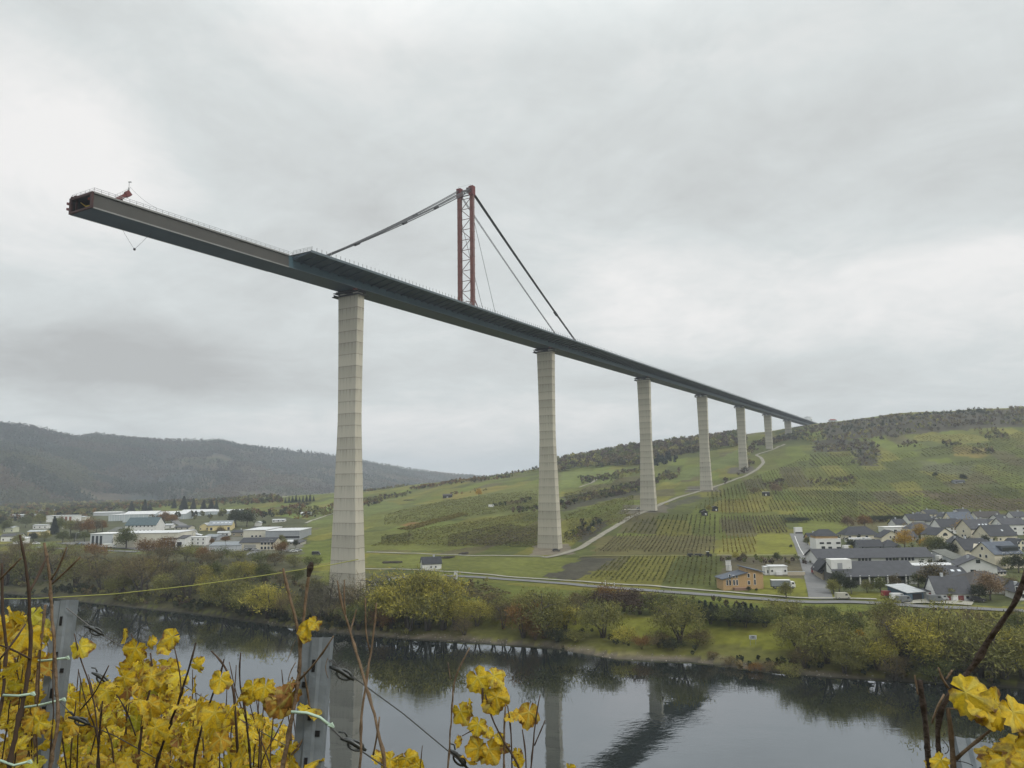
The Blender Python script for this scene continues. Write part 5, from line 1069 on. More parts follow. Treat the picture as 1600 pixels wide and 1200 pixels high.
def simple(label, u0, u1, vb, wall, rh, depth, kind, wm, rm, win=None, rz=0.0, chim=None, name='house', cat='house', group=VG, oh=.5, **k):
    h = House(name, label, u0, u1, vb, wall, depth, cat, group, rz, **k); r = rh*h.k
    h.walls(wm, kind=kind, rh=r); h.roof(rm, kind, r, oh)
    if win:
        for w in win: h.grid(*w[:2], **(w[2] if len(w) > 2 else {}))
    if chim: h.chim(*chim)
    elif kind in ('gx', 'gy') and name == 'house': h.chim(.35 if len(label) % 2 else -.3, .5 if kind == 'gx' else .4, 1.1)
    return h
# -- the village on the right
h = simple('white cube house with three dark windows under a dark hip roof', 1277, 1314, 860, 17, 0, 11, 'flat', W_WHITE, W_WHITE, None, rz=-.06, oh=.05)
h.win([(-.55, 4.1), (.02, 4.1), (.78, 4.1)], 2.4, 1.0, frame=False); h.win([(-.45, 1.4), (.1, 1.2)], 2.0, 1.8, frame=False); h.win([(.8, 1.5)], 2.4, .8, frame=False)
mb = MB(); W = h.W/2; mb.add([(-W+.3,1.2,h.H+.25),(W-1.2,1.2,h.H+.25),(W-1.2,10,h.H+.25),(-W+.3,10,h.H+.25),(-W+.3,1.2,h.H+1.8),(W-1.2,1.2,h.H+1.8),(W-1.2,10,h.H+1.8),(-W+.3,10,h.H+1.8)], [(0,1,5,4),(1,2,6,5),(2,3,7,6),(3,0,4,7)]); h.part(mb, 'upper_storey', W_ORANGE)
mb = MB(); mb.add([(-W-.4,.5,h.H+1.7),(W-.6,.5,h.H+1.7),(W-.6,10.8,h.H+1.7),(-W-.4,10.8,h.H+1.7),(-W+3.5,5.5,h.H+5.2),(W-4.5,5.5,h.H+5.2)], [(0,1,5,4),(1,2,5),(2,3,4,5),(3,0,4),(3,2,1,0)]); h.part(mb, 'hip_roof', R_SLATE)
simple('small orange-walled annex with dark roof left of the white cube house', 1265, 1280, 848, 7, 7, 8, 'gx', W_ORANGE, R_SLATE, [(1, [1.3], {'w': 1})])
simple('low bungalow with wide dark hip roof behind the white cube house', 1322, 1374, 842, 6, 12, 13, 'hip', W_CREAM, R_SLATE, [(4, [1.4], {'w': 1.6})], chim=(-.2,.5,1.0))
simple('low white building with flat roof below the dark bungalow', 1327, 1362, 848, 6, 0, 6, 'flat', W_WHITE, R_WHITE, [(3, [1.2], {'w': .9, 'x1': -.2})], oh=.15)
h = simple('cream gabled house with steep black roof beside the golden tree', 1379, 1409, 848, 8, 10, 11, 'gy', W_CREAM, R_SLATE, [(2, [3.4], {'w': .9, 'x0': -.12, 'x1': .25})], rz=-.12); h.win([(-.4, 1.3), (.4, 1.3)])
simple('dark garage block with broad charcoal roof before the golden trees', 1344, 1380, 860, 6, 9, 9, 'gx', W_GREY, R_SLATE, [(2, [1.2])])
simple('second dark garage roof below the cream gabled house', 1383, 1408, 860, 6, 9, 9, 'hip', W_GREY, R_SLATE, [(1, [1.2])])
simple('white flat-roofed terrace house with open balconies', 1383, 1427, 833, 9, 0, 9, 'flat', W_WHITE, W_WHITE, [(4, [1.5], {'w': 2.0, 'h': 1.8})], oh=.4)
simple('cream house with wide grey hip roof right of the terrace house', 1424, 1461, 836, 9, 10, 11, 'hip', W_CREAM, R_GREY, [(3, [1.6], {'x0': .1})], chim=(.1,.5,1))
simple('house behind with only its long slate roof showing', 1422, 1457, 820, 7, 9, 11, 'gx', W_WHITE, R_SLATE, [(2, [1.5])])
simple('low grey-roofed row behind the orange-yellow tree', 1406, 1432, 844, 5, 8, 8, 'gx', W_LGREY, R_GREY, [(3, [1.0], {'w': .8})])
h = simple('cream gabled house with a big arched window and dark roof', 1462, 1494, 848, 12, 10, 12, 'gy', W_CREAM, R_SLATE, rz=.28)
mb = MB(); n = 10; V = [(math.cos(a)*1.9, -.06, 4.2+math.sin(a)*1.9) for a in np.linspace(0, math.pi, n)]; V2 = [(x, .2, z) for x, y, z in V]; mb.add(V+V2, [tuple(range(n-1, -1, -1)), tuple(range(n, 2*n))]+[(i, (i+1) % n, (i+1) % n+n, i+n) for i in range(n)]); h.part(mb, 'arched_window', GLASS); h.win([(-.45, 1.5), (.1, 1.5), (.5, 1.5)]); h.sky([-.1], .4) if False else None
simple('white house with steep slate roof and two rows of windows', 1470, 1506, 834, 11, 11, 11, 'gx', W_WHITE, R_SLATE, [(3, [1.4, 3.4], {'x0': .0, 'x1': .8})], rz=.12, chim=(.2,.5,1.2))
h = simple('tall cream house with steep left gable and dormer windows', 1515, 1554, 842, 16, 13, 11, 'gx', W_CREAM, R_GREY, [(3, [1.5, 4.2], {'x0': .0, 'x1': .85})], rz=.3); h.win([(-.2, 2.0), (.2, 2.0), (0, 4.9)], face='left'); h.sky([.1, .45, .75], .35, 1.3)
simple('cream house with pale blue-grey roof at the top of the village', 1487, 1522, 818, 7, 10, 11, 'gx', W_CREAM, R_BLUE, [(3, [1.3])], rz=.05)
simple('long low house with dark brown roof at the upper edge of the village', 1528, 1566, 813, 5, 8, 10, 'gx', W_BEIGE, R_BROWN, [(3, [1.2])], chim=(-.4,.5,1))
simple('white house with glass balcony under a grey roof at the right edge', 1568, 1606, 836, 16, 9, 11, 'gx', W_WHITE, R_GREY, [(3, [1.5, 4.2], {'w': 1.8})], rz=.05)
simple('large house with broad dark roof and low cream wall', 1546, 1592, 846, 9, 15, 14, 'gx', W_CREAM, R_SLATE, [(4, [1.4])], rz=.15).sky([.2], .45)
h = simple('cream house with dark roof and small front gable by the dark evergreen', 1508, 1552, 872, 13, 15, 12, 'gx', W_CREAM, R_SLATE, [(3, [1.4, 3.6], {'x0': -.1, 'x1': .8})], rz=.12); h.sky([.5], .5)
mb = MB(); mb.add([(-3,-.8,-.5),(3,-.8,-.5),(3,-.8,4.6),(0,-.8,7),(-3,-.8,4.6),(-3,4,-.5),(3,4,-.5),(3,4,4.6),(0,4,7),(-3,4,4.6)], [(4,3,2,1,0),(5,6,7,8,9),(1,2,7,6),(2,3,8,7),(3,4,9,8),(4,0,5,9)]); h.part(mb, 'front_gable', W_CREAM); h.win([(0.0, 3.6)], 1.2, 1.3)
h = simple('large light cream house with blue-grey roof and dark roof dormer', 1553, 1603, 888, 22, 16, 13, 'gx', W_CREAM, R_BLUE, None, rz=.22); h.grid(3, [1.6, 4.4, 6.4], .95, 1.2, x0=-.35, x1=.7); h.win([(-.3, 2.0), (.2, 2.0), (-.3, 5.2), (.2, 5.2), (0, 8.6)], face='left')
mb = MB(); mb.box((2.0, 2.4, h.H+2.1), (h.W*.62, 3.2, 2.6)); h.part(mb, 'roof_dormer', WM('dark_dormer_cladding', (.06,.07,.085))); mb = MB(); mb.box((2.0, .75, h.H+1.9), (h.W*.55, .1, 1.4)); h.part(mb, 'dormer_glazing', GLASS)
simple('pale blue gabled house with dark side roof', 1490, 1513, 858, 9, 9, 11, 'gy', W_BLUE, R_SLATE, [(2, [1.5, 3.8], {'w': .9, 'x0': -.35, 'x1': .35})], rz=-.25)
simple('small white house with dark roof peeping between the upper roofs', 1455, 1474, 822, 7, 7, 9, 'gy', W_WHITE, R_SLATE, [(2, [1.4])])
simple('house with dark ridge roof left of the tall cream house', 1524, 1548, 826, 6, 8, 10, 'gx', W_WHITE, R_GREY, [(3, [1.4])])
# -- works halls
HG = 'long works halls beside the lane'
h = simple('upper long hall with dark seam roof and row of small windows', 1281, 1456, 882, 11, 11, 15, 'gx', W_WHITE, R_HALL, None, name='works_hall', cat='hall', group=HG, rz=.0, oh=.9)
h.win([(x, 2.4) for x in (-.28, -.22, -.16, -.10, .20, .26, .32, .38, .47, .53, .59, .65)], 1.3, 1.7)
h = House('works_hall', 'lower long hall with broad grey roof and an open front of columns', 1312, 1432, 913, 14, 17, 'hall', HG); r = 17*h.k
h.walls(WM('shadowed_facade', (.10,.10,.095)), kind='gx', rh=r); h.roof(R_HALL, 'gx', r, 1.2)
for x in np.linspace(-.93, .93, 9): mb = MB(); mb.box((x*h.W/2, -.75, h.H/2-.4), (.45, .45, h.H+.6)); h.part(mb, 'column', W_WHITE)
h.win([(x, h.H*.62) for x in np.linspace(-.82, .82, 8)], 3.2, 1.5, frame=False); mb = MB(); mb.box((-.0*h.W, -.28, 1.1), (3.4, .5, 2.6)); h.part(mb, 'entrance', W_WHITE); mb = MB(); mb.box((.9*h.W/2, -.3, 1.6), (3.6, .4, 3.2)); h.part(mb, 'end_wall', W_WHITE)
mb = MB(); mb.box((-h.W*.40, 6, h.H+3.2), (8.5, 5, 5.6)); h.part(mb, 'roof_house', W_WHITE); mb = MB(); mb.box((-h.W*.42, 3.46, h.H+3.0), (2.0, .1, 3.2)); h.part(mb, 'louvre', WM('grey_louvre', (.3,.31,.32)))
h = simple('works gable end with stone wall and dark roof facing the lane', 1287, 1311, 907, 12, 15, 18, 'gy', W_STONE, R_SLATE, [(1, [2.0], {'w': 1.4})], name='works_hall', cat='hall', group=HG, rz=-.15)
simple('low wing with white flat roof right of the lower hall', 1432, 1498, 892, 8, 0, 9, 'flat', W_WHITE, R_WHITE, None, name='works_hall', cat='hall', group=HG, oh=.4)
h = simple('low dark-roofed wing with two roof lights and white front wall', 1440, 1513, 906, 5, 13, 13, 'gx', W_WHITE, R_HALL, [(1, [1.0], {'x0': .55, 'x1': .55})], name='works_hall', cat='hall', group=HG); h.sky([.52, .8], .5, 1.3)
h = simple('white gabled house with two roof lights behind the russet tree', 1505, 1553, 902, 17, 12, 15, 'gy', W_WHITE, R_GREY, None, rz=-.35); h.win([(-.25, 2.6)], 2.0, 1.1); h.win([(.05, 6.6)], 1.6, 1.5)
simple('mossy grey sloping roof shed above the white gabled house', 1484, 1512, 880, 7, 10, 10, 'monoy', W_LGREY, R_GREEN, None, name='shed', cat='shed', group=None, rz=.4)
h = simple('hip-roofed bungalow with white pillar and dark brown roof', 1520, 1588, 928, 15, 16, 15, 'hip', W_CREAM, R_BROWN, [(2, [1.8], {'x0': -.7, 'x1': -.3})], oh=1.2)
mb = MB(); mb.box((.28*h.W/2, -.5, 1.5), (1.6, .8, 4.6)); h.part(mb, 'pillar', W_WHITE); mb = MB(); mb.box((.62*h.W/2, -.1, 1.4), (4, .3, 2.9)); h.part(mb, 'dark_porch', WM('brown_porch', (.09,.04,.035)))
h = simple('front house by the road with dark steep roof and red doors', 1466, 1518, 939, 12, 22, 9, 'gx', W_WHITE, R_GREY, None, rz=-.1, oh=.4)
for x in (-.42, .30): mb = MB(); mb.box((x*h.W/2, -.04, .9), (2.6, .12, 2.0)); h.part(mb, 'door', REDDOOR)
mb = MB(); mb.box((.02*h.W/2, -.12, 1.0), (1.9, .3, 2.4)); h.part(mb, 'porch', FRAME); h.win([(.06, 1.1)], .7, 1.4); h.win([(.72, 1.3)], 1.0, 1.0)
h = simple('dark blue shed with pale sloping roof beside the road', 1416, 1446, 938, 12, 6, 9, 'monoy', W_TEAL, R_PALE, None, name='shed', cat='shed', group=None, rz=.3, oh=.6)
mb = MB(); mb.box((.2*h.W/2, -.05, 1.2), (h.W*.55, .12, 2.2)); h.part(mb, 'gate_opening', DARKOPEN)
h = simple('small white garage with dark red door between shed and front house', 1448, 1466, 936, 11, 0, 6, 'flat', W_WHITE, R_SLATE, None, name='garage', cat='garage', group=None, oh=.2)
mb = MB(); mb.box((0, -.04, 1.1), (2.4, .12, 2.2)); h.part(mb, 'door', REDDOOR)
# -- the orange house and its yard
h = House('timber_house', 'orange timber-clad house with two opposite sloping roofs beside the road', 1131, 1193, 921, 16, 8.5, 'house', None, .04); k = h.k; W = h.W/2; xs = -W+h.W*.585
t1 = [(-W, 15*k), (xs, 25*k)]; t2 = [(xs, 32*k), (W, 24.5*k)]
h.walls(W_ORANGE, top=[(-W, 14.6*k), (xs, 24.6*k), (xs+.01, 31.6*k), (W, 24.1*k)], kind='prof')
h.roof(R_BLUE, 'prof', top=t1, oh=.7, th=.3); h.roof(R_BLUE, 'prof', top=t2, oh=.7, th=.3)
h.win([(-W+h.W*a, 10.5*k) for a in (.10, .17, .27, .345, .46, .535)], .65, 2.0, m=GLASS); h.win([(-W+h.W*a, 19.2*k) for a in (.27, .345)], .65, .9); h.win([(-W+h.W*a, 19.4*k) for a in (.46, .535)], .65, 1.7); h.win([(-W+h.W*.64, 20.5*k), (-W+h.W*.64, 9.8*k)], .8, 1.4)
mb = MB(); mb.box((-W+h.W*.42, -1.2, .3), (6, 2, 1.2)); h.part(mb, 'terrace_wall', WM('brick_terrace', (.25,.16,.12)))
h = simple('white flat-roofed cabin behind the grey truck', 1204, 1230, 898, 12, 0, 6, 'flat', W_WHITE, R_WHITE, [(2, [1.7], {'w': .8, 'h': .9})], name='cabin', cat='cabin', group=None, rz=-.08, oh=.25)
mb = MB(); mb.box((0, -.8, .6), (2.6, .8, 1.9)); h.part(mb, 'steps', FRAME)
simple('small white annex hut left of the white cabin', 1196, 1204, 898, 11, 0, 4, 'flat', W_WHITE, R_WHITE, [(1, [1.4], {'w': .6})], name='hut', cat='hut', group=None, oh=.15)
def lowwall(label, u0, v0, u1, v1, hm, th, m, name='wall'):
    a, b = ground(u0, v0), ground(u1, v1); r = empty(name, (a+b)/2, math.atan2(b[1]-a[1], b[0]-a[0])); tag(r, label, 'wall'); L_ = np.linalg.norm((b-a)[:2]); mb = MB(); n = max(int(L_/12), 1)
    sl = (b[2]-a[2])/L_
    for i in range(n): x0, x1 = -L_/2+L_*i/n, -L_/2+L_*(i+1)/n; zc = sl*(x0+x1)/2; mb.box(((x0+x1)/2, 0, zc+hm/2-.5), (L_/n-.004, th, hm+1))
    mb.build('wall_face', m, r); mb = MB(); mb.box((0, 0, hm+.06), (L_, th+.1, .12), R=np.array([[math.cos(math.atan(sl)),0,-sl],[0,1,0],[sl,0,1]])); mb.build('coping', W_LGREY, r)
lowwall('pale sandstone retaining wall right of the white cabin', 1231, 899, 1258, 899, 1.6, .5, WM('sandstone', (.48,.42,.32)))
# beehive boxes
for i, (u, v) in enumerate([(1136, 884), (1140, 884), (1137, 892), (1141, 892)]):
    p = ground(u, v); r = empty('beehive', p); tag(r, '%s white stacked box behind the orange house' % ORD[i].replace('first', 'back left').replace('second', 'back right').replace('third', 'front left').replace('fourth', 'front right'), 'beehive', 'white stacked boxes behind the orange house')
    for j in range(3): mb = MB(); mb.box((0, 0, .5+j*.8), (1.2, 1.0, .74)); mb.build('hive_box', W_WHITE, r)
    mb = MB(); mb.box((0, 0, 2.5), (1.35, 1.15, .15)); mb.build('lid', R_PALE, r)
    for x in (-.45, .45): mb = MB(); mb.box((x, 0, .05), (.12, .8, .3)); mb.build('foot', M_BARK, r)
h = simple('white billboard-like hut front on a dark base beside the lane head', 1243, 1254, 834, 9, 0, 3, 'flat', W_WHITE, R_WHITE, None, name='hut', cat='hut', group=None, oh=.1); mb = MB(); mb.box((0, -.05, .5), (h.W*1.02, .1, 1.4)); h.part(mb, 'dark_base', DARKOPEN)
# -- huts on the hill
h = simple('small black hut with white roof on the vineyard hillside', 1193, 1203, 775, 6, 0, 4, 'flat', DARKOPEN, R_WHITE, None, name='hut', cat='hut', group=None, oh=.5); h.win([(-.2, 1.2)], 1.0, 1.6, name='door', m=W_WHITE)
simple('dark wooden hut beside the yellow hillside tree', 1114, 1122, 799, 6, 2, 4, 'gy', DARKOPEN, R_BROWN, None, name='hut', cat='hut', group=None).win([(.3, 1.2)], .8, 1.3, name='door', m=W_WHITE)
simple('dark hut with white door, lower of the two by the yellow tree', 1098, 1106, 806, 6, 2, 4, 'gy', DARKOPEN, R_BROWN, None, name='hut', cat='hut', group=None).win([(.2, 1.2)], 1.0, 1.5, name='door', m=W_WHITE)
simple('grey-roofed shed low on the right hillside', 1492, 1508, 755, 3, 2, 6, 'gx', W_GREY, R_GREY, [(2, [.9])], name='shed', cat='shed', group=None)
simple('dark low shed on the green slope left of the second pier', 692, 706, 778, 4, 2, 7, 'gx', DARKOPEN, R_BROWN, None, name='shed', cat='shed', group=None).win([(0, 1)], 2, 1.4, m=W_GREY)
h = simple('white cottage with slate roof on the flat right of the tallest pier', 661, 689, 890, 9, 9, 8, 'gx', W_WHITE, R_SLATE, None, name='cottage', cat='cottage', group=None, rz=.25, oh=.4); h.win([(-.1, 1.3), (.4, 1.3)], .8, .9); h.win([(0, 1.2)], .9, 1.0, face='left'); h.chim(.3, .5, .8)
r = empty('transformer_box', ground(712, 905)); tag(r, 'white upright electrical cabinet by the path, right of the white cottage', 'electrical cabinet'); mb = MB(); mb.box((0, 0, 1.7), (1.5, 1.2, 3.8)); mb.build('cabinet', W_WHITE, r); mb = MB(); mb.box((0, 0, 3.65), (1.8, 1.5, .15)); mb.build('cap', R_PALE, r); mb = MB(); mb.box((.1, -.62, 1.6), (.9, .06, 2.2)); mb.build('door', W_LGREY, r)
for i, (u, v, w, lab) in enumerate([(640, 782, 16, 'long heap of timber on the far green slope'), (612, 880, 22, 'dark heap of building material left of the white cottage'), (700, 872, 14, 'dark stack of planks above the white cottage'), (724, 866, 9, 'short dark stack of planks by the farm track')]):
    p = ground(u, v); r = empty('timber_stack', p, -.1+.2*i); tag(r, lab, 'timber stack'); k = p[1]/FPX; g = np.random.default_rng(i); mb = MB()
    for j in range(26): mb.box((g.uniform(-.5, .5)*w*k, g.normal(0, 1.0), g.uniform(.1, 1.0)), (g.uniform(2, 5), .5, .4), rz=g.normal(0, .15), tint=g.uniform())
    mb.build('planks', WM('weathered_planks', (.07,.06,.05)), r)
# -- factories and halls on the left
FG = 'factory buildings on the left'
h = simple('grey white office block with tall window strips and flat roof', 139, 176, 855, 20, 0, 16, 'flat', W_LGREY, W_WHITE, None, name='office_block', cat='office', group=FG, rz=-.15, oh=.3)
for x in (-.75, -.38, -.02): mb = MB(); mb.box((x*h.W/2, -.06, h.H*.5), (1.9, .14, h.H*.72)); h.part(mb, 'window_strip', GLASS)
h = simple('long windowless cream factory hall beside the office block', 177, 276, 855, 21, 0, 30, 'flat', W_BEIGE, R_WHITE, None, name='factory_hall', cat='hall', group=FG, oh=.4, par=False) if False else simple('long windowless cream factory hall beside the office block', 177, 276, 855, 21, 0, 30, 'flat', W_BEIGE, R_WHITE, None, name='factory_hall', cat='hall', group=FG, oh=.4)
h = simple('white hall with dark open bays under a grey roof', 252, 288, 855, 13, 3, 10, 'monoy', W_WHITE, R_GREY, None, name='factory_hall', cat='hall', group=FG); 
for x in (-.55, 0, .55): mb = MB(); mb.box((x*h.W/2, -.05, 1.8), (h.W*.2, .12, 3.6)); h.part(mb, 'bay_opening', DARKOPEN)
h = simple('white two-storey building right of the open bays', 289, 321, 852, 12, 0, 9, 'flat', W_WHITE, R_WHITE, [(4, [1.6, 4.2], {'w': .9})], name='factory_office', cat='office', group=FG, oh=.3)
h = simple('building with dark blue-green roof and white wall of dark dots', 196, 242, 833, 12, 11, 20, 'gx', W_WHITE, mat_roof('dark_teal_roof', (.055,.085,.095)), [(7, [2.2, 6.0], {'w': 1.2, 'h': 1.2})], name='factory_hall', cat='hall', group=FG, rz=.06)
for i, (a, b, vb, w, rh) in enumerate([(170,195,814,9,2),(193,240,815,11,4),(240,288,812,8,4),(282,330,806,6,3),(326,376,803,4,2)]):
    h = simple('pale glasshouse with low white gabled roof, %s in the row from the left' % ORD[i], a, b, vb, w, rh, 34, 'gx' if i else 'flat', WM('greenhouse_glass_wall', (.40,.45,.47), rough=.3), R_WHITE, None, name='greenhouse', cat='greenhouse', group='row of pale greenhouses', rz=.1)
    for x in np.linspace(-.9, .9, 7): mb = MB(); mb.box((x*h.W/2, -.04, h.H/2), (.35, .1, h.H)); h.part(mb, 'post', W_WHITE)
h = simple('yellow hall with striped white and grey roof beside the dark round trees', 327, 360, 829, 8, 6, 18, 'gx', W_YEL, R_MET, [(2, [1.6], {'w': 2, 'h': 2.4})], name='factory_hall', cat='hall', group=FG, rz=.2)
for x in (-.6, -.25, .1, .45, .8): h.sky([x], .5, 2.2)
simple('small yellow cottage left of the striped-roof hall', 312, 325, 829, 7, 4, 9, 'gy', W_YEL, R_PALE, [(2, [1.5])], name='cottage', cat='cottage', group=None)
h = simple('big hall with white front, long grey side and pale roof', 380, 415, 844, 15, 0, 40, 'flat', W_BEIGE, R_WHITE, [(3, [3], {'w': 1.6, 'x0': -.2, 'x1': .5})], name='factory_hall', cat='hall', group=FG, oh=.4)
simple('long grey metal hall joined to the white-fronted hall', 415, 467, 844, 14, 0, 34, 'flat', W_GREY, R_WHITE, [(5, [2.2], {'w': 3.2, 'h': 1.6, 'x0': .0, 'x1': .9})], name='factory_hall', cat='hall', group=FG, oh=.4)
h = simple('low white hall with grey roof in front of the estate', 327, 375, 862, 9, 4, 9, 'monoy', W_LGREY, R_MET, None, name='factory_hall', cat='hall', group=FG, oh=.3)
for x in (-.75, -.25, .25, .75): mb = MB(); mb.box((x*h.W/2, -.04, h.H/2-.3), (.2, .1, h.H)); h.part(mb, 'panel_joint', W_GREY)
h = simple('dark-roofed house with white gable of dark windows by the parked cars', 374, 428, 860, 12, 6, 13, 'gx', W_CREAM, R_SLATE, None, name='factory_office', cat='office', group=FG, rz=-.1); h.grid(4, [1.6, 4.6], 1.5, 1.7, x0=.3, x1=.9); mb = MB(); mb.box((-.4*h.W/2, -.05, 2), (h.W*.35, .12, 3.8)); h.part(mb, 'bay_opening', WM('grey_bay', (.3,.3,.28)))
h = simple('distant white building with red brick window bays', 72, 116, 815, 9, 0, 14, 'flat', W_WHITE, R_WHITE, None, name='factory_hall', cat='hall', group=FG, oh=.5)
for x in (.1, .4, .7): mb = MB(); mb.box((x*h.W/2, -.06, h.H*.45), (2.8, .14, h.H*.7)); h.part(mb, 'brick_bay', W_BRICK)
simple('low yellow building with pale roof among the left trees', 43, 68, 837, 6, 2, 9, 'gx', W_YEL, R_PALE, [(3, [1.4])], name='factory_hall', cat='hall', group=FG)
simple('small yellowish house at the far left edge', 5, 20, 832, 7, 2, 9, 'gx', WM('pale_green_render', (.5,.52,.38)), R_PALE, [(2, [1.6])], name='house', group=FG)
simple('white sheds with grey roofs at the left edge, behind the bare canes', 3, 30, 846, 8, 3, 9, 'gx', W_WHITE, R_GREY, [(3, [1.5])], name='shed', cat='shed', group=FG, rz=.2)
simple('white lean-to with sloping roof below the yellow building', 20, 36, 850, 6, 3, 8, 'monoy', W_WHITE, R_WHITE, None, name='shed', cat='shed', group=FG)
simple('distant long pale roof left of the greenhouses', 146, 188, 806, 5, 1, 14, 'gx', W_LGREY, R_WHITE, None, name='factory_hall', cat='hall', group=FG)
simple('brown-roofed house left of the dark blue-green roof', 168, 196, 834, 4, 6, 12, 'hip', W_BEIGE, R_GREEN, [(3, [1.3])], name='house', group=FG)
simple('pale distant hall at the far left of the valley', 14, 50, 811, 6, 1, 14, 'gx', W_LGREY, R_PALE, None, name='factory_hall', cat='hall', group=FG)
simple('grey distant hall beside the red brick bays', 118, 132, 813, 5, 1, 12, 'gx', W_BEIGE, R_PALE, None, name='factory_hall', cat='hall', group=FG)
simple('low stone-grey building right of the yellow hall', 362, 392, 838, 6, 3, 12, 'gx', W_STONE, R_SLATE, [(3, [1.4])], name='house', group=FG)
simple('open curved-roof shed in the middle of the estate', 316, 340, 844, 5, 3, 12, 'gx', W_GREY, R_MET, None, name='shed', cat='shed', group=FG, rz=-.4)
simple('small white house on the green bank right of the dark round trees', 398, 406, 822, 5, 2, 6, 'gy', W_WHITE, R_PALE, None, name='hut', cat='hut', group=None)
simple('white farm shed far up the left slope', 470, 484, 805, 3, 1.5, 8, 'gx', W_LGREY, R_WHITE, None, name='shed', cat='shed', group=None)
# more small houses packed behind, towards the right edge
EXTRA = [(1400,1418,826,7,7,'gx','white house with a slate roof behind the terrace house'),(1432,1448,812,5,6,'gy','small white gabled house at the top left of the village'),(1448,1470,808,5,6,'gx','grey-roofed house on the upper edge beside the first gable'),(1474,1488,812,5,6,'gy','narrow white gable on the upper village edge'),(1500,1518,806,4,6,'gx','low slate-roofed house highest in the village'),(1544,1560,826,7,7,'gy','white gabled house behind the broad dark roof'),
         (1560,1580,818,6,7,'gx','house with pale wall between brown roof and right edge'),(1584,1604,812,5,7,'gx','slate-roofed house at the upper right corner of the village'),(1590,1608,860,9,8,'gy','white gable at the right edge above the large cream house'),(1494,1512,826,6,7,'gx','slate-roofed house before the tall steep gable'),(1436,1452,842,5,6,'gx','low slate roof between the golden trees'),(1458,1472,858,5,6,'gx','small grey-roofed house beside the light blue one'),
         (1536,1552,858,6,7,'gx','small cream house squeezed left of the large cream house'),(1590,1610,938,13,11,'gy','white house with slate roof at the far right by the road'),(1556,1574,900,6,7,'gx','low slate-roofed house under the large cream house')]
for i, (a, b, vb, w, rh, k, lab) in enumerate(EXTRA):
    simple(lab, a, b, vb, w, rh, 9, k, (W_WHITE, W_WHITE, W_CREAM)[i % 3], (R_SLATE, R_GREY)[i % 2], [(2 if b-a < 18 else 3, [1.4] if w < 9 else [1.5, 4.0])], rz=(.15, -.2, .3, 0)[i % 4])
LEFTX = [(52,72,826,5,1,'gx','small pale hall behind the yellow building'),(96,116,826,4,2,'gx','low pale-roofed building among the left trees'),(128,146,822,4,2,'gx','pale roofed building left of the brown hip roof'),(246,268,826,5,2,'gx','low white building behind the dark blue-green roof'),(272,296,828,4,2,'gx','pale low shed beside the road bend'),(296,312,842,5,2,'gy','white gabled shed in the middle of the estate'),(340,356,838,5,2,'gx','grey-roofed shed below the yellow hall'),(392,412,830,4,2,'gx','low pale building behind the white-fronted hall'),(436,456,852,5,2,'gx','small white building below the long grey hall'),(426,444,816,3,1.5,'gx','pale shed right of the dark round trees'),(452,470,852,4,1.5,'monoy','low pale store right of the parked cars'),(60,84,802,4,1,'gx','far pale hall at the foot of the left hill'),(2,14,816,5,1.5,'gx','pale building at the extreme left behind the trees')]
for i, (a, b, vb, w, rh, k, lab) in enumerate(LEFTX):
    simple(lab, a, b, vb, w, rh, 9, k, (W_WHITE, W_BEIGE, W_LGREY)[i % 3], (R_PALE, R_GREY, R_WHITE)[i % 3], [(3, [1.4], {'w': 1.2})], name='shed', cat='shed', group=FG, rz=(.1, -.15, .25)[i % 3])
for i, (u, v) in enumerate([(118,850),(160,852),(215,858),(300,850),(352,866),(420,864)]):
    r = empty('lamp_post', ground(u, v)); tag(r, 'tall thin street lamp by the factories, %s from the left' % ORD[i], 'street lamp', 'street lamps by the factories'); mb = MB(); mb.tube([(0,0,-.3),(0,0,8),(.5,0,8.6),(1.6,0,8.7)], .13, 6); mb.build('lamp_pole', M_RAIL, r); mb = MB(); mb.box((1.9, 0, 8.68), (1.0, .4, .2)); mb.build('lamp_head', W_LGREY, r)
# long white band on the skyline, left and right of the tallest pier
for u0, v0, u1, v1, l in ((430, 777.5, 520, 772.5, 'long white parapet on the skyline left of the tallest pier'), (572, 769, 630, 763, 'long white parapet on the skyline right of the tallest pier')):
    a, b = P3(u0, v0, 1330), P3(u1, v1, 1330); r = empty('white_parapet', (a+b)/2, math.atan2(b[1]-a[1], b[0]-a[0])); tag(r, l, 'parapet'); L_ = np.linalg.norm(b-a); e = math.atan2(b[2]-a[2], L_); mb = MB(); R = np.array([[math.cos(e),0,-math.sin(e)],[0,1,0],[math.sin(e),0,math.cos(e)]])
    mb.box((0, 0, -1), (L_, .6, 3.2), R=R); mb.build('parapet_face', W_WHITE, r); mb = MB(); mb.box((0, 0, -9), (L_, 4, 13), R=R); mb.build('embankment', W_STONE, r)

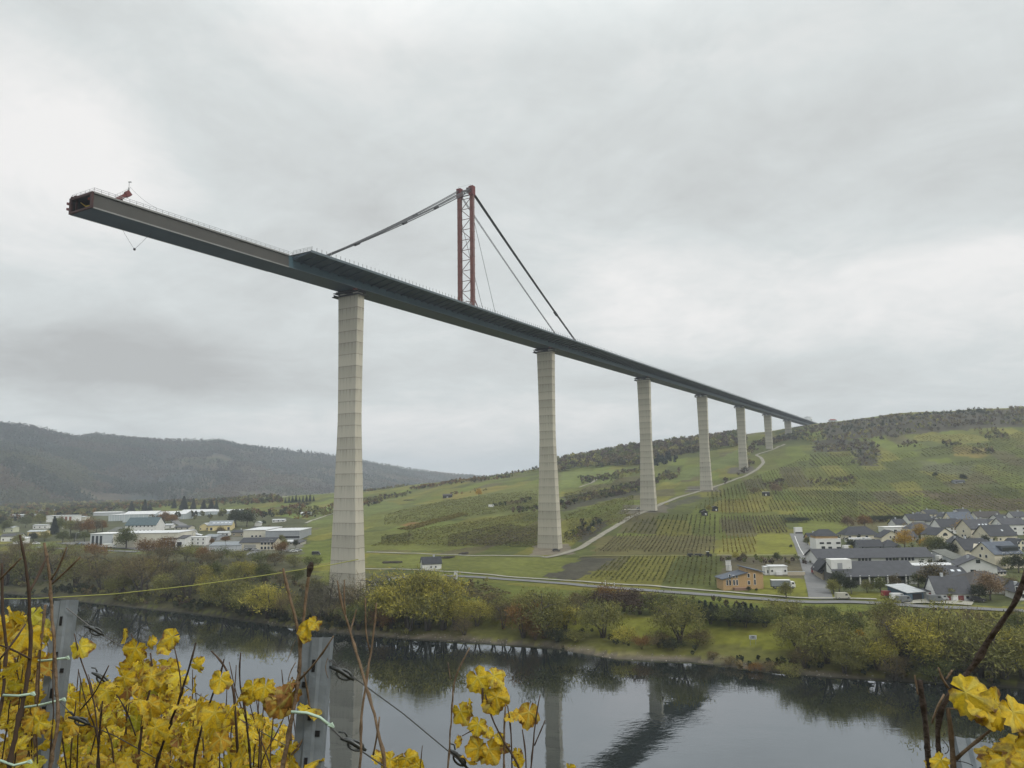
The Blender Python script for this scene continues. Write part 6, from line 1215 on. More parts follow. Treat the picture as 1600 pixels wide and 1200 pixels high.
# ------------------------------------------------------------------ vehicles
PAINT = {}
def paint(n, c):
    if n not in PAINT: PAINT[n] = mat(n+'_car_paint', c, .3, .05, 1, spec=.5)
    return PAINT[n]
TYRE = mat('tyre_rubber', (.02,.02,.02), .9); RIM = mat('wheel_rim', (.35,.35,.36), .4, metal=.6); CARGLASS = mat('car_glass', (.02,.024,.028), .1, spec=.6)
def wheels(r, xs, y, rad):
    for x in xs:
        for sy in (-1, 1):
            mb = MB(); mb.tube([(x, sy*y-.1, rad), (x, sy*y+.1, rad)], rad, 12); w = mb.build('wheel', TYRE, r); mb = MB(); mb.tube([(x, sy*(y+.11)-.01, rad), (x, sy*(y+.11)+.01, rad)], rad*.55, 10); mb.build('rim', RIM, w)
def car(label, u, v, colr, rz=0.0, van=False, sc=1.0, group='parked cars', p=None):
    p = ground(u, v) if p is None else p; r = empty('parked_van' if van else 'parked_car', p+np.array([0, 0, .3]), rz); r.scale = (sc,)*3; tag(r, label, 'van' if van else 'car', group)
    L_, W, H = (5.2, 1.95, 2.3) if van else (4.3, 1.75, 1.45)
    pr = [(-L_/2,.35),(L_/2,.35),(L_/2,.85),(L_/2-.35,1.0),(L_/2-1.1,H-.06),(-L_/2+.1,H),(-L_/2,1.0)] if van else [(-L_/2,.35),(L_/2,.35),(L_/2,.75),(L_/2-1.15,.92),(L_/2-1.9,H),(-L_/2+.9,H),(-L_/2+.15,.95),(-L_/2,.85)]
    k = len(pr); mb = MB(); mb.add([(x, -W/2, z) for x, z in pr]+[(x, W/2, z) for x, z in pr], [tuple(range(k)), tuple(range(2*k-1, k-1, -1))]+[(j, j+k, (j+1) % k+k, (j+1) % k) for j in range(k)]); mb.build('body', paint(*colr), r)
    mb = MB(); 
    if van: mb.add([(L_/2-.42,-W/2+.1,1.12),(L_/2-.42,W/2-.1,1.12),(L_/2-1.02,W/2-.15,H-.15),(L_/2-1.02,-W/2+.15,H-.15)], [(0,1,2,3)]); mb.box((L_/2-1.6, 0, 1.6), (.9, W+.02, .6))
    else: mb.box((-.2, 0, 1.17), (1.7, W+.02, .34)); mb.add([(L_/2-1.2,-W/2+.1,.98),(L_/2-1.2,W/2-.1,.98),(L_/2-1.84,W/2-.15,H-.04),(L_/2-1.84,-W/2+.15,H-.04)], [(0,1,2,3)])
    mb.build('windows', CARGLASS, r); wheels(r, (-L_/2+.85, L_/2-.85), W/2-.05, .33); return r
def truck(label, u, v, boxc, cabc, rz=0.0, L_=9.0):
    p = ground(u, v); r = empty('parked_truck', p+np.array([0, 0, .2]), rz); tag(r, label, 'truck'); mb = MB(); mb.box((-.8, 0, 2.1), (L_-2.2, 2.5, 2.3)); mb.build('cargo_box', boxc, r); mb = MB(); mb.box((-.8, 0, 3.3), (L_-2.1, 2.56, .12)); mb.build('box_roof', W_WHITE, r)
    mb = MB(); k = L_/2; pr = [(k-1.9,.6),(k,.6),(k,1.6),(k-.35,2.7),(k-1.9,2.75)]; n = len(pr); mb.add([(x,-1.15,z) for x, z in pr]+[(x,1.15,z) for x, z in pr], [tuple(range(n)), tuple(range(2*n-1, n-1, -1))]+[(j, j+n, (j+1) % n+n, (j+1) % n) for j in range(n)]); c = mb.build('cab', cabc, r)
    mb = MB(); mb.box((k-.9, 0, 2.1), (.8, 2.34, .7)); mb.box((k-.16, 0, 2.1), (.2, 2.0, .7)); mb.build('windscreen', CARGLASS, r); mb = MB(); mb.box((-.3, 0, .75), (L_-1.2, 1.0, .3)); mb.build('chassis', M_DARK, r); wheels(r, (-L_/2+1.6, k-1.0), 1.05, .5); return r
truck('white-topped truck with grey tarpaulin sides on the lawn by the orange house', 1223, 920, WM('grey_tarpaulin', (.20,.22,.24)), W_WHITE, -.1, 9.5)
truck('white lorry with red cab beside the works gable on the lane', 1280, 899, W_WHITE, paint('red', (.25,.04,.04)), 1.75, 8.5)
truck('white box truck parked between the upper hall and the white gabled house, left one', 1463, 875, W_WHITE, W_WHITE, .2, 7); truck('white box truck parked between the upper hall and the white gabled house, right one', 1474, 879, W_WHITE, W_WHITE, .2, 7)
truck('white truck in front of the grey office block', 171, 857, W_WHITE, W_WHITE, .1, 9)
WH, SI, DK, RD, BL, GY = ('white', (.65,.65,.65)), ('silver', (.38,.39,.40)), ('black', (.03,.03,.035)), ('red', (.25,.04,.04)), ('blue', (.06,.09,.16)), ('grey', (.16,.17,.18))
car('cream camper van on the verge beside the road', 1317, 937, ('cream', (.42,.41,.35)), .05, True, 1.0); car('white van, rear one of two beside the blue shed', 1403, 938, WH, .1, True); car('pale grey van, front one of two beside the blue shed', 1413, 942, GY, .1, True); car('grey van before the red garage door', 1462, 941, GY, -.2, True)
car('grey trailer van left of the front house', 1471, 939, SI, -.1, True, .9); car('dull red vehicle under the bushes left of the white vans', 1388, 933, RD, .2, True, .9); car('black car parked right of the front house', 1528, 941, DK, -.3, False, 1.2)
car('silver car on the site yard by the tallest pier', 606, 919, SI, -.5, False, 1.25); car('dark car parked at the foot of the second pier', 869, 862, DK, .1, False, 1.1, p=None); car('white camper on the far green slope', 768, 793, WH, .2, True, 1.2)
car('white van before the white cube house', 1324, 859, WH, .2, True); car('dark car beside the third pier base', 998, 796, GY, .1)
for i, (u, v, c) in enumerate([(122,852,DK),(127,852.5,BL),(132,853,DK),(137,853,GY),(145,855,SI),(150,855,DK)]): car('%s car from the left in the row before the grey office block' % ORD[i], u, v, c, 1.2, False, 1.15, 'cars before the office block')
for i, (u, v, c) in enumerate([(380,860,GY),(386,860.5,SI),(393,861,DK),(399,861,SI),(446,862,WH),(452,863,SI),(459,863.5,WH),(466,862,SI)]): car('%s car from the left along the estate road below the dark-roofed house' % ORD[i], u, v, c, .2, False, 1.15, 'cars on the estate')
car('white car on the grass left of the office block', 57, 851, WH, .1, False, 1.2); car('dark car on the valley road at the left', 80, 862, DK, .1, False, 1.3); car('white vehicle on the road bend in the middle of the estate', 303, 834, WH, 1.0, True, 1.1); car('white car in the gap right of the open bays', 323, 843, WH, .5, False, 1.1)
car('dark vehicle at the right end of the left bank meadow', 494, 868, DK, .1, True, 1.0)
# tractor with trailer on the vineyard path
r = empty('farm_tractor', ground(1108, 870)); tag(r, 'dark tractor with a white cab roof on the vineyard path', 'tractor')
mb = MB(); mb.box((.6, 0, 1.2), (1.6, .9, .8)); mb.box((-.7, 0, .9), (1.4, 1.2, .6)); mb.build('body', paint('black', (.03,.03,.035)), r); mb = MB(); mb.box((-.7, 0, 1.95), (1.4, 1.3, 1.4)); mb.build('cab', CARGLASS, r); mb = MB(); mb.box((-.7, 0, 2.72), (1.6, 1.5, .12)); mb.build('cab_roof', W_WHITE, r)
for x, rad in ((-.9, .85), (1.1, .5)):
    for sy in (-.85, .85): mb = MB(); mb.tube([(x, sy-.2, rad), (x, sy+.2, rad)], rad, 14); mb.build('wheel', TYRE, r)
r = empty('flat_trailer', ground(1087, 870)); tag(r, 'long dark flat trailer behind the tractor on the vineyard path', 'trailer'); mb = MB(); mb.box((0, 0, 1.0), (9.5, 2.2, .35)); mb.box((-3, 0, 1.5), (2.5, 2, .7)); mb.box((1.5, 0, 1.4), (3.5, 1.8, .5)); mb.build('bed', M_DARK, r)
for x in (-3, 2.5):
    for sy in (-1, 1): mb = MB(); mb.tube([(x, sy-.12, .45), (x, sy+.12, .45)], .45, 12); mb.build('wheel', TYRE, r)
r = empty('orange_digger', ground(1016, 797)); tag(r, 'small orange digger at the foot of the third pier', 'digger'); mo = paint('orange', (.42,.13,.03)); mb = MB(); mb.box((0, 0, 1.5), (2.8, 1.8, 1.2)); mb.box((-.3, 0, 2.4), (1.3, 1.4, .9)); mb.build('body', mo, r); mb = MB(); mb.tube([(1.2,0,1.8),(2.6,0,3.4),(3.8,0,2.6),(3.9,0,1.0)], [.25,.25,.2,.15], 5); mb.box((3.9,0,.8), (.6,.9,.6)); mb.build('arm', mo, r)
for sy in (-.9, .9): mb = MB(); mb.box((0, sy, .45), (3.2, .5, .9)); mb.build('track', M_DARK, r)
r = empty('red_site_roof', P3(1301, 658, 1470)); r.location.z = groundz(r.location.x, r.location.y); tag(r, 'red tent-like site roof on the hilltop right of the bridge end', 'site shelter'); mb = MB(); mb.add([(-7,-5,4),(7,-5,4),(7,5,4),(-7,5,4),(-4,0,6.5),(4,0,6.5)], [(0,1,5,4),(1,2,5),(2,3,4,5),(3,0,4),(3,2,1,0)]); mb.build('roof', WM('red_sheet', (.20,.06,.05)), r); mb = MB(); mb.box((0, 0, 1.4), (13, 8, 5)); mb.build('wall', W_LGREY, r)
# kilometre board in the meadow
r = empty('river_sign', ground(1177, 1008), -.1); tag(r, 'small white river board with black figures in the riverside meadow', 'sign'); mb = MB(); mb.box((0, 0, 2.3), (2.2, .12, 1.2)); mb.build('board', W_LGREY, r)
for x in (-.8, .8): mb = MB(); mb.tube([(x, .1, -.5), (x, .1, 2.9)], .06, 6); mb.build('post', M_RAIL, r)
def figures(txt, parent, size, loc, m):
    seg = {'0': 'abcdef', '1': 'bc', '2': 'abged', '3': 'abgcd', '5': 'afgcd', '8': 'abcdefg'}; mb = MB()
    for i, ch in enumerate(txt):
        x = loc[0]+(i-(len(txt)-1)/2)*size*.72
        for s_ in seg[ch]:
            q = {'a': (0,.5,1), 'g': (0,0,1), 'd': (0,-.5,1), 'f': (-.5,.25,0), 'b': (.5,.25,0), 'e': (-.5,-.25,0), 'c': (.5,-.25,0)}[s_]
            mb.box((x+q[0]*size*.5, loc[1], loc[2]+q[1]*size), (size*.56, .03, size*.13) if q[2] else (size*.13, .03, size*.56))
    mb.build('figures', m, parent)
figures('285', r, .72, (0, -.08, 2.3), M_DARK)
for u, v, l in ((946, 914, 'left'), (960, 917, 'right')):
    r = empty('marker_post', ground(u, v)); tag(r, 'white roadside marker post, %s of two above the red-brown hedge' % l, 'post', 'white posts at the road'); mb = MB(); mb.tube([(0,0,-.4),(0,0,1.9)], .16, 6); mb.build('post_shaft', W_WHITE, r); mb = MB(); mb.tube([(0,0,1.35),(0,0,1.55)], .18, 6); mb.build('band', M_DARK, r)

# ------------------------------------------------------------------ the vineyard at the photographer's feet
def slope_z(x, y): return EYE-1.65-.25*y if y < 3.2 else EYE-1.65-.8-(y-3.2)*.78
def F3(u, v, D): return P3(u, v, D)
M_CANE = mat('vine_cane', (.145,.100,.062), .8, .3, 40, bump=.3); M_CANE_D = mat('dark_vine_wood', (.045,.032,.024), .9, .35, 35, bump=.5); M_TWIG = mat('thin_brown_twig', (.062,.042,.030), .85, .3, 40)
M_GALV = mat('galvanised_post', (.15,.17,.185), .68, .25, 9, metal=.1, bump=.15); M_WIRE = mat('trellis_wire_steel', (.09,.09,.09), .5, .1, 5, metal=.5); M_TIE = mat('pale_green_tie', (.38,.50,.40), .5, .1, 5); M_STRING = mat('yellow_green_string', (.33,.34,.10), .7, .1, 5); M_SLOT = mat('post_slot', (.012,.012,.013), .9)
def mat_vineleaf():
    m, nt, b = nodes_of('yellow_vine_leaf'); N, L = nt.nodes, nt.links
    at = N.new('ShaderNodeAttribute'); at.attribute_name = 'tint'; rd = N.new('ShaderNodeAttribute'); rd.attribute_name = 'rad'; vn = N.new('ShaderNodeAttribute'); vn.attribute_name = 'vein'
    r = N.new('ShaderNodeValToRGB'); L.new(at.outputs['Fac'], r.inputs[0]); e = r.color_ramp.elements
    e[0].position = 0; e[0].color = (.30,.33,.035,1); e[1].position = 1; e[1].color = (.20,.10,.045,1)
    for p, c in ((.22,(.58,.44,.024,1)),(.55,(.60,.40,.02,1)),(.78,(.44,.25,.022,1)),(.90,(.27,.13,.035,1))): q = e.new(p); q.color = c
    tc = N.new('ShaderNodeTexCoord'); n = N.new('ShaderNodeTexNoise'); n.inputs['Scale'].default_value = 42; n.inputs['Detail'].default_value = 6; n.inputs['Roughness'].default_value = .65; L.new(tc.outputs['Object'], n.inputs['Vector'])
    a = N.new('ShaderNodeMath'); a.operation = 'MULTIPLY_ADD'; L.new(rd.outputs['Fac'], a.inputs[0]); a.inputs[1].default_value = .22; L.new(n.outputs[0], a.inputs[2])
    mr = N.new('ShaderNodeMapRange'); mr.inputs[1].default_value = .64; mr.inputs[2].default_value = .80; L.new(a.outputs[0], mr.inputs[0])
    mx = N.new('ShaderNodeMix'); mx.data_type = 'RGBA'; L.new(mr.outputs[0], mx.inputs[0]); L.new(r.outputs[0], mx.inputs[6]); mx.inputs[7].default_value = (.15,.075,.025,1)
    m2 = N.new('ShaderNodeMix'); m2.data_type = 'RGBA'; mv = N.new('ShaderNodeMath'); mv.operation = 'MULTIPLY'; L.new(vn.outputs['Fac'], mv.inputs[0]); mv.inputs[1].default_value = .6; L.new(mv.outputs[0], m2.inputs[0]); L.new(mx.outputs[2], m2.inputs[6]); m2.inputs[7].default_value = (.50,.46,.11,1)
    n2 = N.new('ShaderNodeTexNoise'); n2.inputs['Scale'].default_value = 260; n2.inputs['Detail'].default_value = 3; L.new(tc.outputs['Object'], n2.inputs['Vector'])
    sc = N.new('ShaderNodeMapRange'); sc.inputs[1].default_value = .3; sc.inputs[2].default_value = .7; sc.inputs[3].default_value = .8; sc.inputs[4].default_value = 1.15; L.new(n2.outputs[0], sc.inputs[0])
    vm = N.new('ShaderNodeVectorMath'); vm.operation = 'SCALE'; L.new(m2.outputs[2], vm.inputs[0]); L.new(sc.outputs[0], vm.inputs['Scale'])
    L.new(vm.outputs[0], b.inputs['Base Color']); b.inputs['Roughness'].default_value = .6; b.inputs['Specular IOR Level'].default_value = .25
    bp = N.new('ShaderNodeBump'); bp.inputs['Strength'].default_value = .5; bp.inputs['Distance'].default_value = .004; L.new(vn.outputs['Fac'], bp.inputs['Height']); L.new(bp.outputs[0], b.inputs['Normal'])
    tr = N.new('ShaderNodeBsdfTranslucent'); L.new(vm.outputs[0], tr.inputs[0]); ms = N.new('ShaderNodeMixShader'); ms.inputs[0].default_value = .35; L.new(b.outputs[0], ms.inputs[1]); L.new(tr.outputs[0], ms.inputs[2]); L.new(ms.outputs[0], N['Material Output'].inputs[0])
    return m
M_VLEAF = mat_vineleaf()
NA = 30
def one_leaf(g, size, curl):
    """a five-lobed toothed vine leaf in its own plane: tip along +y, stalk at the origin"""
    th = np.linspace(-math.pi/2+.12, 1.5*math.pi-.12, NA); k = np.abs(np.cos(2.5*(th-math.pi/2)))
    r = .74+.17*k**1.0+.04*np.where(np.arange(NA) % 2, 1, -1)+g.normal(0, .035, NA); r *= 1-.22*(np.abs(th-math.pi/2)/math.pi)**2
    ox, oy = np.cos(th)*r, np.sin(th)*r+.25
    X = np.r_[0, ox*.28, ox*.64, ox]; Y = np.r_[0.12, (oy-.12)*.28+.12, (oy-.12)*.64+.12, oy]
    rad = np.r_[0, np.full(NA, .28), np.full(NA, .64), np.ones(NA)]; v1 = np.clip((k-.72)/.28, 0, 1); vein = np.r_[1, v1, v1*.9, v1*.5]
    q = X*X+Y*Y; Z = -curl*.35*X*X - curl*.25*(Y-.3)**2*np.sign(Y-.3+1e-6)*g.uniform(.3, 1.5) + g.uniform(-.35, .5)*np.abs(X)*.7 + rad**2*g.normal(0, .07, len(X)) + .10*rad*np.sin(3*np.arctan2(Y, X)+g.uniform(0, 6))
    return np.c_[X, Y, Z]*size/1.7, rad, vein
_i = np.arange(NA-1)
LEAF_F = np.concatenate([np.c_[np.zeros(NA-1, int), 1+_i, 2+_i]]+[np.concatenate([np.c_[1+s*NA+_i, 1+(s+1)*NA+_i, 2+(s+1)*NA+_i], np.c_[1+s*NA+_i, 2+(s+1)*NA+_i, 2+s*NA+_i]]) for s in (0, 1)])
def leaves(specs, parent, seed, name='foliage'):
    """specs: (position, diameter, tint or None, facing or None)"""
    g = np.random.default_rng(seed); V = []; F = []; R = []; Ve = []; T = []; o = 0
    for p, size, tint, face in specs:
        L_, rad, vein = one_leaf(g, size, g.uniform(.2, 2.2))
        n = np.array(face if face is not None else (g.normal(0, .75), -.65+g.normal(0, .5), .35+g.normal(0, .6)), float); n /= np.linalg.norm(n)
        dn = np.array([g.normal(0, .6), g.normal(0, .3), -.8+g.normal(0, .45)]); y = dn-n*(dn@n); y /= np.linalg.norm(y); x = np.cross(y, n)
        W = L_[:, :1]*x+(L_[:, 1:2]-size*.0)*y+L_[:, 2:]*n+np.asarray(p)-y*size*.25
        V.append(W); F.append(LEAF_F+o); o += len(W); R.append(rad); Ve.append(vein); T.append(np.full(len(LEAF_F), tint if tint is not None else np.clip(g.beta(1.9, 2.3), 0, 1)))
    V = np.concatenate(V); iv = np.array(parent.matrix_world.inverted() @ Matrix.Identity(4)) if False else None
    ob = np_mesh(name, V-np.array(parent.location), np.concatenate(F), M_VLEAF, {'rad': np.concatenate(R), 'vein': np.concatenate(Ve)}, {'tint': np.concatenate(T)}, smooth=True, parent=parent); return ob
def cane(px, parent, m=None, w=None, name='cane', D=None, down=False, nodes=True, seed=0):
    """a shoot through spots (u, v, D[, width px]); knots every few centimetres"""
    g = np.random.default_rng(seed+int(px[0][0]*7+px[0][1])); P = np.array([F3(q[0], q[1], q[2] if len(q) > 2 else D) for q in px]); wd = np.array([.72*(q[3] if len(q) > 3 else w)*(q[2] if len(q) > 2 else D)/FPX/2 for q in px])
    if down:
        e = P[-1].copy(); gz = slope_z(e[0], e[1]); 
        if e[2] > gz: P = np.r_[P, [[e[0]+g.normal(0, .03), e[1]+g.normal(0, .02), (e[2]+gz)/2], [e[0]+g.normal(0, .04), e[1], gz-.1]]]; wd = np.r_[wd, wd[-1]*1.15, wd[-1]*1.3]
    s = np.r_[0, np.cumsum(np.linalg.norm(np.diff(P, axis=0), axis=1))]; n = max(int(s[-1]/.018), 6); t = np.linspace(0, s[-1], n)
    Q = np.c_[[np.interp(t, s, P[:, k]) for k in range(3)]].T
    for _ in range(4): Q[1:-1] = (Q[:-2]+2*Q[1:-1]+Q[2:])/4
    r = np.interp(t, s, wd); Q += np.cumsum(g.normal(0, .0009, Q.shape), 0)*np.minimum(1, np.minimum(t, s[-1]-t)/.2)[:, None]
    if nodes:
        k = np.arange(n) % 6 == 2; r = r*np.where(k, 1.35, 1.0)*g.uniform(.92, 1.08, n)
    mb = MB(); mb.tube(Q-np.array(parent.location), r, 7); 
    return mb.build(name, m or M_CANE, parent, smooth=True)
def vine(label, u, v, D):
    p = F3(u, v, D); r = empty('grape_vine', (p[0], p[1], slope_z(p[0], p[1]))); tag(r, label, 'grape vine', 'grape vines in the foreground'); C.view_layer.update(); return r
def mass(poly, n, d0, d1, seed, smin=.038, smax=.074):
    g = np.random.default_rng(seed); q = np.array(poly, float); S = []
    while len(S) < n:
        u, v = g.uniform(q[:, 0].min(), q[:, 0].max()), g.uniform(q[:, 1].min(), q[:, 1].max())
        if not inpoly(np.array([u]), np.array([v]), poly)[0]: continue
        D = d0+(d1-d0)*g.uniform(0, 1)**.8; S.append((F3(u, v, D), g.uniform(smin, smax), None, None))
    return S
A = vine('leafy yellow vine with bare canes around the left steel post', 60, 1150, 2.2)
for k, px in enumerate([[(31,836,1.95,4),(45,905,1.97,6),(50,985,2.0,7),(44,1060,2.0,8),(27,1130,2.0,9),(12,1205,2.0,10)], [(69,848,2.15,5),(79,900,2.15,6),(82,955,2.15,6),(90,985,2.13,6),(94,1060,2.12,6),(98,1125,2.1,7),(84,1205,2.1,7)],
        [(104,855,2.1,3),(90,893,2.13,4),(80,905,2.15,4)], [(126,870,2.1,3),(104,892,2.12,4),(82,912,2.15,4)], [(74,868,2.05,4),(58,905,2.03,5),(46,925,2.0,5)], [(33,872,1.9,3),(12,893,1.92,4),(0,905,1.93,5)], [(3,880,2.0,5),(4,940,2.0,6),(8,980,2.0,6),(14,1010,2.02,6)],
        [(71,945,2.2,5),(66,990,2.2,5),(58,1060,2.2,6),(56,1130,2.2,6),(52,1205,2.2,6)], [(116,990,2.1,2),(123,1025,2.1,2.5),(140,1065,2.1,3),(150,1110,2.1,3),(153,1160,2.1,3)], [(170,1040,2.0,2.5),(148,1085,2.05,3),(125,1110,2.1,3)], [(40,975,1.95,3),(20,1005,1.9,4),(0,1030,1.9,4)], [(0,1008,1.9,3),(20,1014,1.95,3),(48,1030,2.0,4)]]):
    cane(px, A, M_CANE if k in (1, 2, 3, 7, 5) else M_TWIG, down=(k in (0, 1, 6, 7)), seed=k)
leaves(mass([(0,985),(40,995),(75,1030),(90,1100),(85,1215),(0,1215)], 380, 1.95, 4.2, 1)+mass([(0,965),(70,962),(80,1000),(0,1000)], 26, 2.2, 3.4, 2)+[(F3(22,967,2.2), .07, .5, None), (F3(52,985,2.2), .085, .4, None), (F3(128,1015,2.1), .06, .2, None), (F3(36,1000,2.1), .10, .5, None), (F3(75,985,2.3), .08, .1, None)], A, 5)
B = vine('dense golden yellow vine between the two steel posts', 240, 1180, 2.4)
for k, px in enumerate([[(306,1004,2.1,3),(297,1040,2.1,4),(280,1090,2.12,5),(264,1128,2.15,5),(240,1200,2.2,6)], [(272,1010,2.1,2),(285,1065,2.1,3),(283,1085,2.1,3)], [(350,1030,2.2,3),(345,1055,2.2,4),(330,1090,2.2,4),(310,1150,2.2,5),(300,1205,2.2,5)], [(330,1017,2.2,3),(350,1035,2.2,4),(366,1075,2.2,5),(368,1120,2.2,5),(372,1205,2.2,5)],
        [(376,1020,2.2,3),(372,1060,2.2,3),(380,1110,2.2,4),(388,1160,2.2,4),(392,1205,2.2,5)], [(235,1020,2.2,3),(240,1060,2.2,4),(225,1120,2.2,5),(215,1200,2.2,5)], [(160,1095,2.2,3),(155,1140,2.2,4),(152,1205,2.2,4)], [(205,990,2.15,2),(212,1015,2.15,3),(220,1040,2.2,3)], [(182,1085,2.1,2),(200,1110,2.1,3),(212,1150,2.1,3)], [(400,1090,2.2,2),(408,1140,2.2,3),(404,1200,2.2,3)]]):
    cane(px, B, M_TWIG if k % 2 else M_CANE_D, down=(k in (0, 2, 5)), seed=20+k)
leaves(mass([(85,1085),(130,1062),(200,1068),(260,1085),(330,1105),(400,1118),(450,1140),(470,1215),(85,1215)], 950, 2.15, 5.5, 7)+mass([(190,1030),(260,1040),(300,1090),(180,1085)], 40, 2.1, 2.8, 8)+
       [(F3(u, v, 2.1), s*2.1/FPX*1.05, t, f) for u, v, s, t, f in [(196,995,24,.35,None),(264,998,30,.40,(0,-1,.2)),(258,1012,24,.45,None),(208,1020,36,.52,(.2,-1,.1)),(236,1004,18,.5,None),(309,1040,24,.42,None),(343,1068,34,.48,(0,-1,.3)),(303,1072,26,.5,None),(200,1060,30,.5,None),(240,1062,34,.5,(.1,-1,.4)),(176,1070,22,.5,None),(412,1080,34,.45,(.1,-1,.5)),(390,1092,26,.5,None),(395,1078,30,.42,None),(440,1100,44,.88,(.3,-.9,.2)),(425,1108,34,.8,None),(408,1128,20,.45,None),(362,1108,36,.5,None),(330,1120,38,.5,None),(290,1105,34,.5,None),(250,1100,30,.55,None),(225,1095,34,.5,None),(258,1042,16,.95,None),(248,1142,34,.5,(0,-1,.2)),(345,1160,30,.75,None),(300,1165,26,.5,None),(213,1190,22,.97,None)]], B, 6)
gg = np.random.default_rng(3)
for k in range(26):
    u, v, D_ = gg.uniform(90, 470), gg.uniform(1030, 1110), gg.uniform(2.05, 3.2); du = gg.normal(0, 22); cane([(u, v, D_, 1.6), (u+du*.3, v+45, D_, 2.2), (u+du, v+105, D_, 2.8), (u+du*1.1, 1215, D_, 3)], B, M_TWIG, seed=300+k)
for k in range(12):
    u, v, D_ = gg.uniform(0, 90), gg.uniform(985, 1060), gg.uniform(1.95, 3.0); du = gg.normal(0, 16); cane([(u, v, D_, 1.8), (u+du*.3, v+55, D_, 2.4), (u+du, 1215, D_, 3)], A, M_TWIG, seed=400+k)
Cv = vine('nearly leafless vine with tall brown canes around the middle steel post', 500, 1150, 1.7)
for k, px in enumerate([[(442,888,1.7,5),(450,925,1.7,6),(461,965,1.7,6.5),(468,1000,1.7,6.5),(465,1050,1.7,7),(456,1110,1.7,8),(438,1205,1.7,10)], [(485,885,1.72,7),(479,915,1.72,6),(474,965,1.72,6),(470,1010,1.72,6),(466,1050,1.7,6)], [(527,907,1.65,3),(533,945,1.65,5),(548,990,1.65,5),(562,1042,1.63,6),(574,1085,1.62,6),(586,1125,1.6,6),(600,1205,1.6,7)],
        [(588,942,1.7,3),(586,975,1.7,4),(580,1020,1.7,4.5),(575,1055,1.68,5),(568,1110,1.67,5),(566,1205,1.66,6)], [(538,906,1.65,2.5),(537,940,1.65,3),(540,960,1.65,3)], [(571,935,1.7,3),(571,975,1.7,3),(570,1005,1.7,3.5),(578,1018,1.7,3)], [(557,952,1.68,2.5),(550,975,1.68,3),(547,990,1.66,3)], [(521,994,1.65,3),(508,1015,1.66,3.5),(490,1040,1.68,4),(468,1062,1.7,5)], [(593,1120,1.6,3),(590,1150,1.6,3.5),(583,1180,1.6,4)],
        [(475,1050,1.7,3),(485,1110,1.72,4),(482,1150,1.72,4),(455,1180,1.7,4)], [(512,1028,1.7,1.4),(505,1045,1.7,1.4),(513,1060,1.7,1.4)], [(462,1000,1.7,1.2),(452,1015,1.7,1.2),(456,1030,1.7,1.2),(447,1035,1.7,1)], [(462,1035,1.7,2),(452,1050,1.7,2),(450,1065,1.7,1.5)]]):
    cane(px, Cv, M_CANE, down=(k in (0, 2, 3)), seed=40+k)
mb = MB(); q = F3(485, 887, 1.72)-np.array(Cv.location); mb.tube([q+(-.004, 0, -.02), q+(0, 0, .0), q+(.003, 0, .012)], [.004, .008, .004], 7); mb.build('cane_knot', M_CANE_D, Cv)
leaves([(F3(u, v, 1.7), s*1.7/FPX*1.1, t, f) for u, v, s, t, f in [(482,985,30,.42,(.9,-.5,.3)),(490,976,22,.4,(.8,-.6,.5)),(478,995,20,.35,None),(474,1105,16,.35,(0,-.3,1)),(492,1109,24,.42,(.2,-.3,1)),(450,1090,36,.9,(.5,-.8,.2)),(438,1108,30,.85,None),(450,1072,24,.9,None),(488,1190,30,.5,None),(455,1195,30,.5,None),(455,1170,20,.45,None),(470,1200,24,.5,None)]], Cv, 9)
Dv = vine('small upright vine tuft with yellow leaves against the river', 770, 1190, 1.9)
for k, px in enumerate([[(734,1012,1.9,2.5),(722,1035,1.9,3),(707,1062,1.9,3.5),(707,1105,1.9,3.5),(703,1150,1.9,3.5),(701,1205,1.9,4)], [(700,1035,1.9,1.5),(704,1062,1.9,2)], [(790,1100,1.9,3),(787,1145,1.9,4),(786,1205,1.9,4)], [(758,1085,1.9,3),(768,1125,1.9,3.5),(790,1165,1.9,3.5),(818,1205,1.9,4)], [(844,1085,1.9,2),(838,1115,1.9,2.5),(836,1140,1.9,3),(830,1205,1.9,3.5)],
        [(852,1125,1.9,2),(846,1140,1.9,2.5),(835,1165,1.9,3)], [(793,1103,1.9,2.5),(800,1140,1.9,3),(800,1205,1.9,3)], [(816,1140,1.9,2.5),(822,1175,1.9,3),(822,1205,1.9,3)], [(754,1075,1.9,4),(754,1100,1.9,4)], [(740,1140,1.9,2),(722,1150,1.9,2)], [(660,1165,1.9,1.5),(657,1190,1.9,2),(656,1210,1.9,2)]]):
    cane(px, Dv, M_CANE if k in (0, 1, 2) else M_TWIG, down=(k in (0, 2, 3, 4)), seed=60+k)
leaves([(F3(u, v, 1.9), s*1.9/FPX*1.1, t, f) for u, v, s, t, f in [(750,1066,38,.40,(0,-1,.3)),(776,1060,30,.36,(.1,-.9,.6)),(770,1098,40,.45,(.3,-1,.1)),(782,1090,34,.50,(.2,-1,.3)),(722,1118,32,.46,(-.3,-1,.2)),(733,1105,22,.40,None),(716,1160,18,.6,(.8,-.5,.1)),(746,1138,28,.42,(0,-1,.2)),(764,1146,18,.40,(.2,-.6,.9)),(742,1170,34,.62,(-.2,-1,.1)),(768,1178,36,.66,(.2,-1,.2)),(732,1190,24,.7,None),(798,1121,20,.6,(0,-.4,1)),(826,1120,34,.72,(.2,-.8,.4)),(815,1118,22,.65,None),(782,1155,18,.4,None),(808,1180,18,.55,None),(790,1170,16,.97,None),(812,1190,20,.45,None),(605,1190,26,.5,None),(622,1195,30,.45,None),(640,1190,30,.5,None),(650,1200,24,.45,None),(592,1182,20,.5,None),(630,1205,28,.5,None),(890,1200,14,.45,None)]], Dv, 10)
Ev = vine('dark gnarled vine with big yellow leaves at the right edge', 1480, 1190, 1.15)
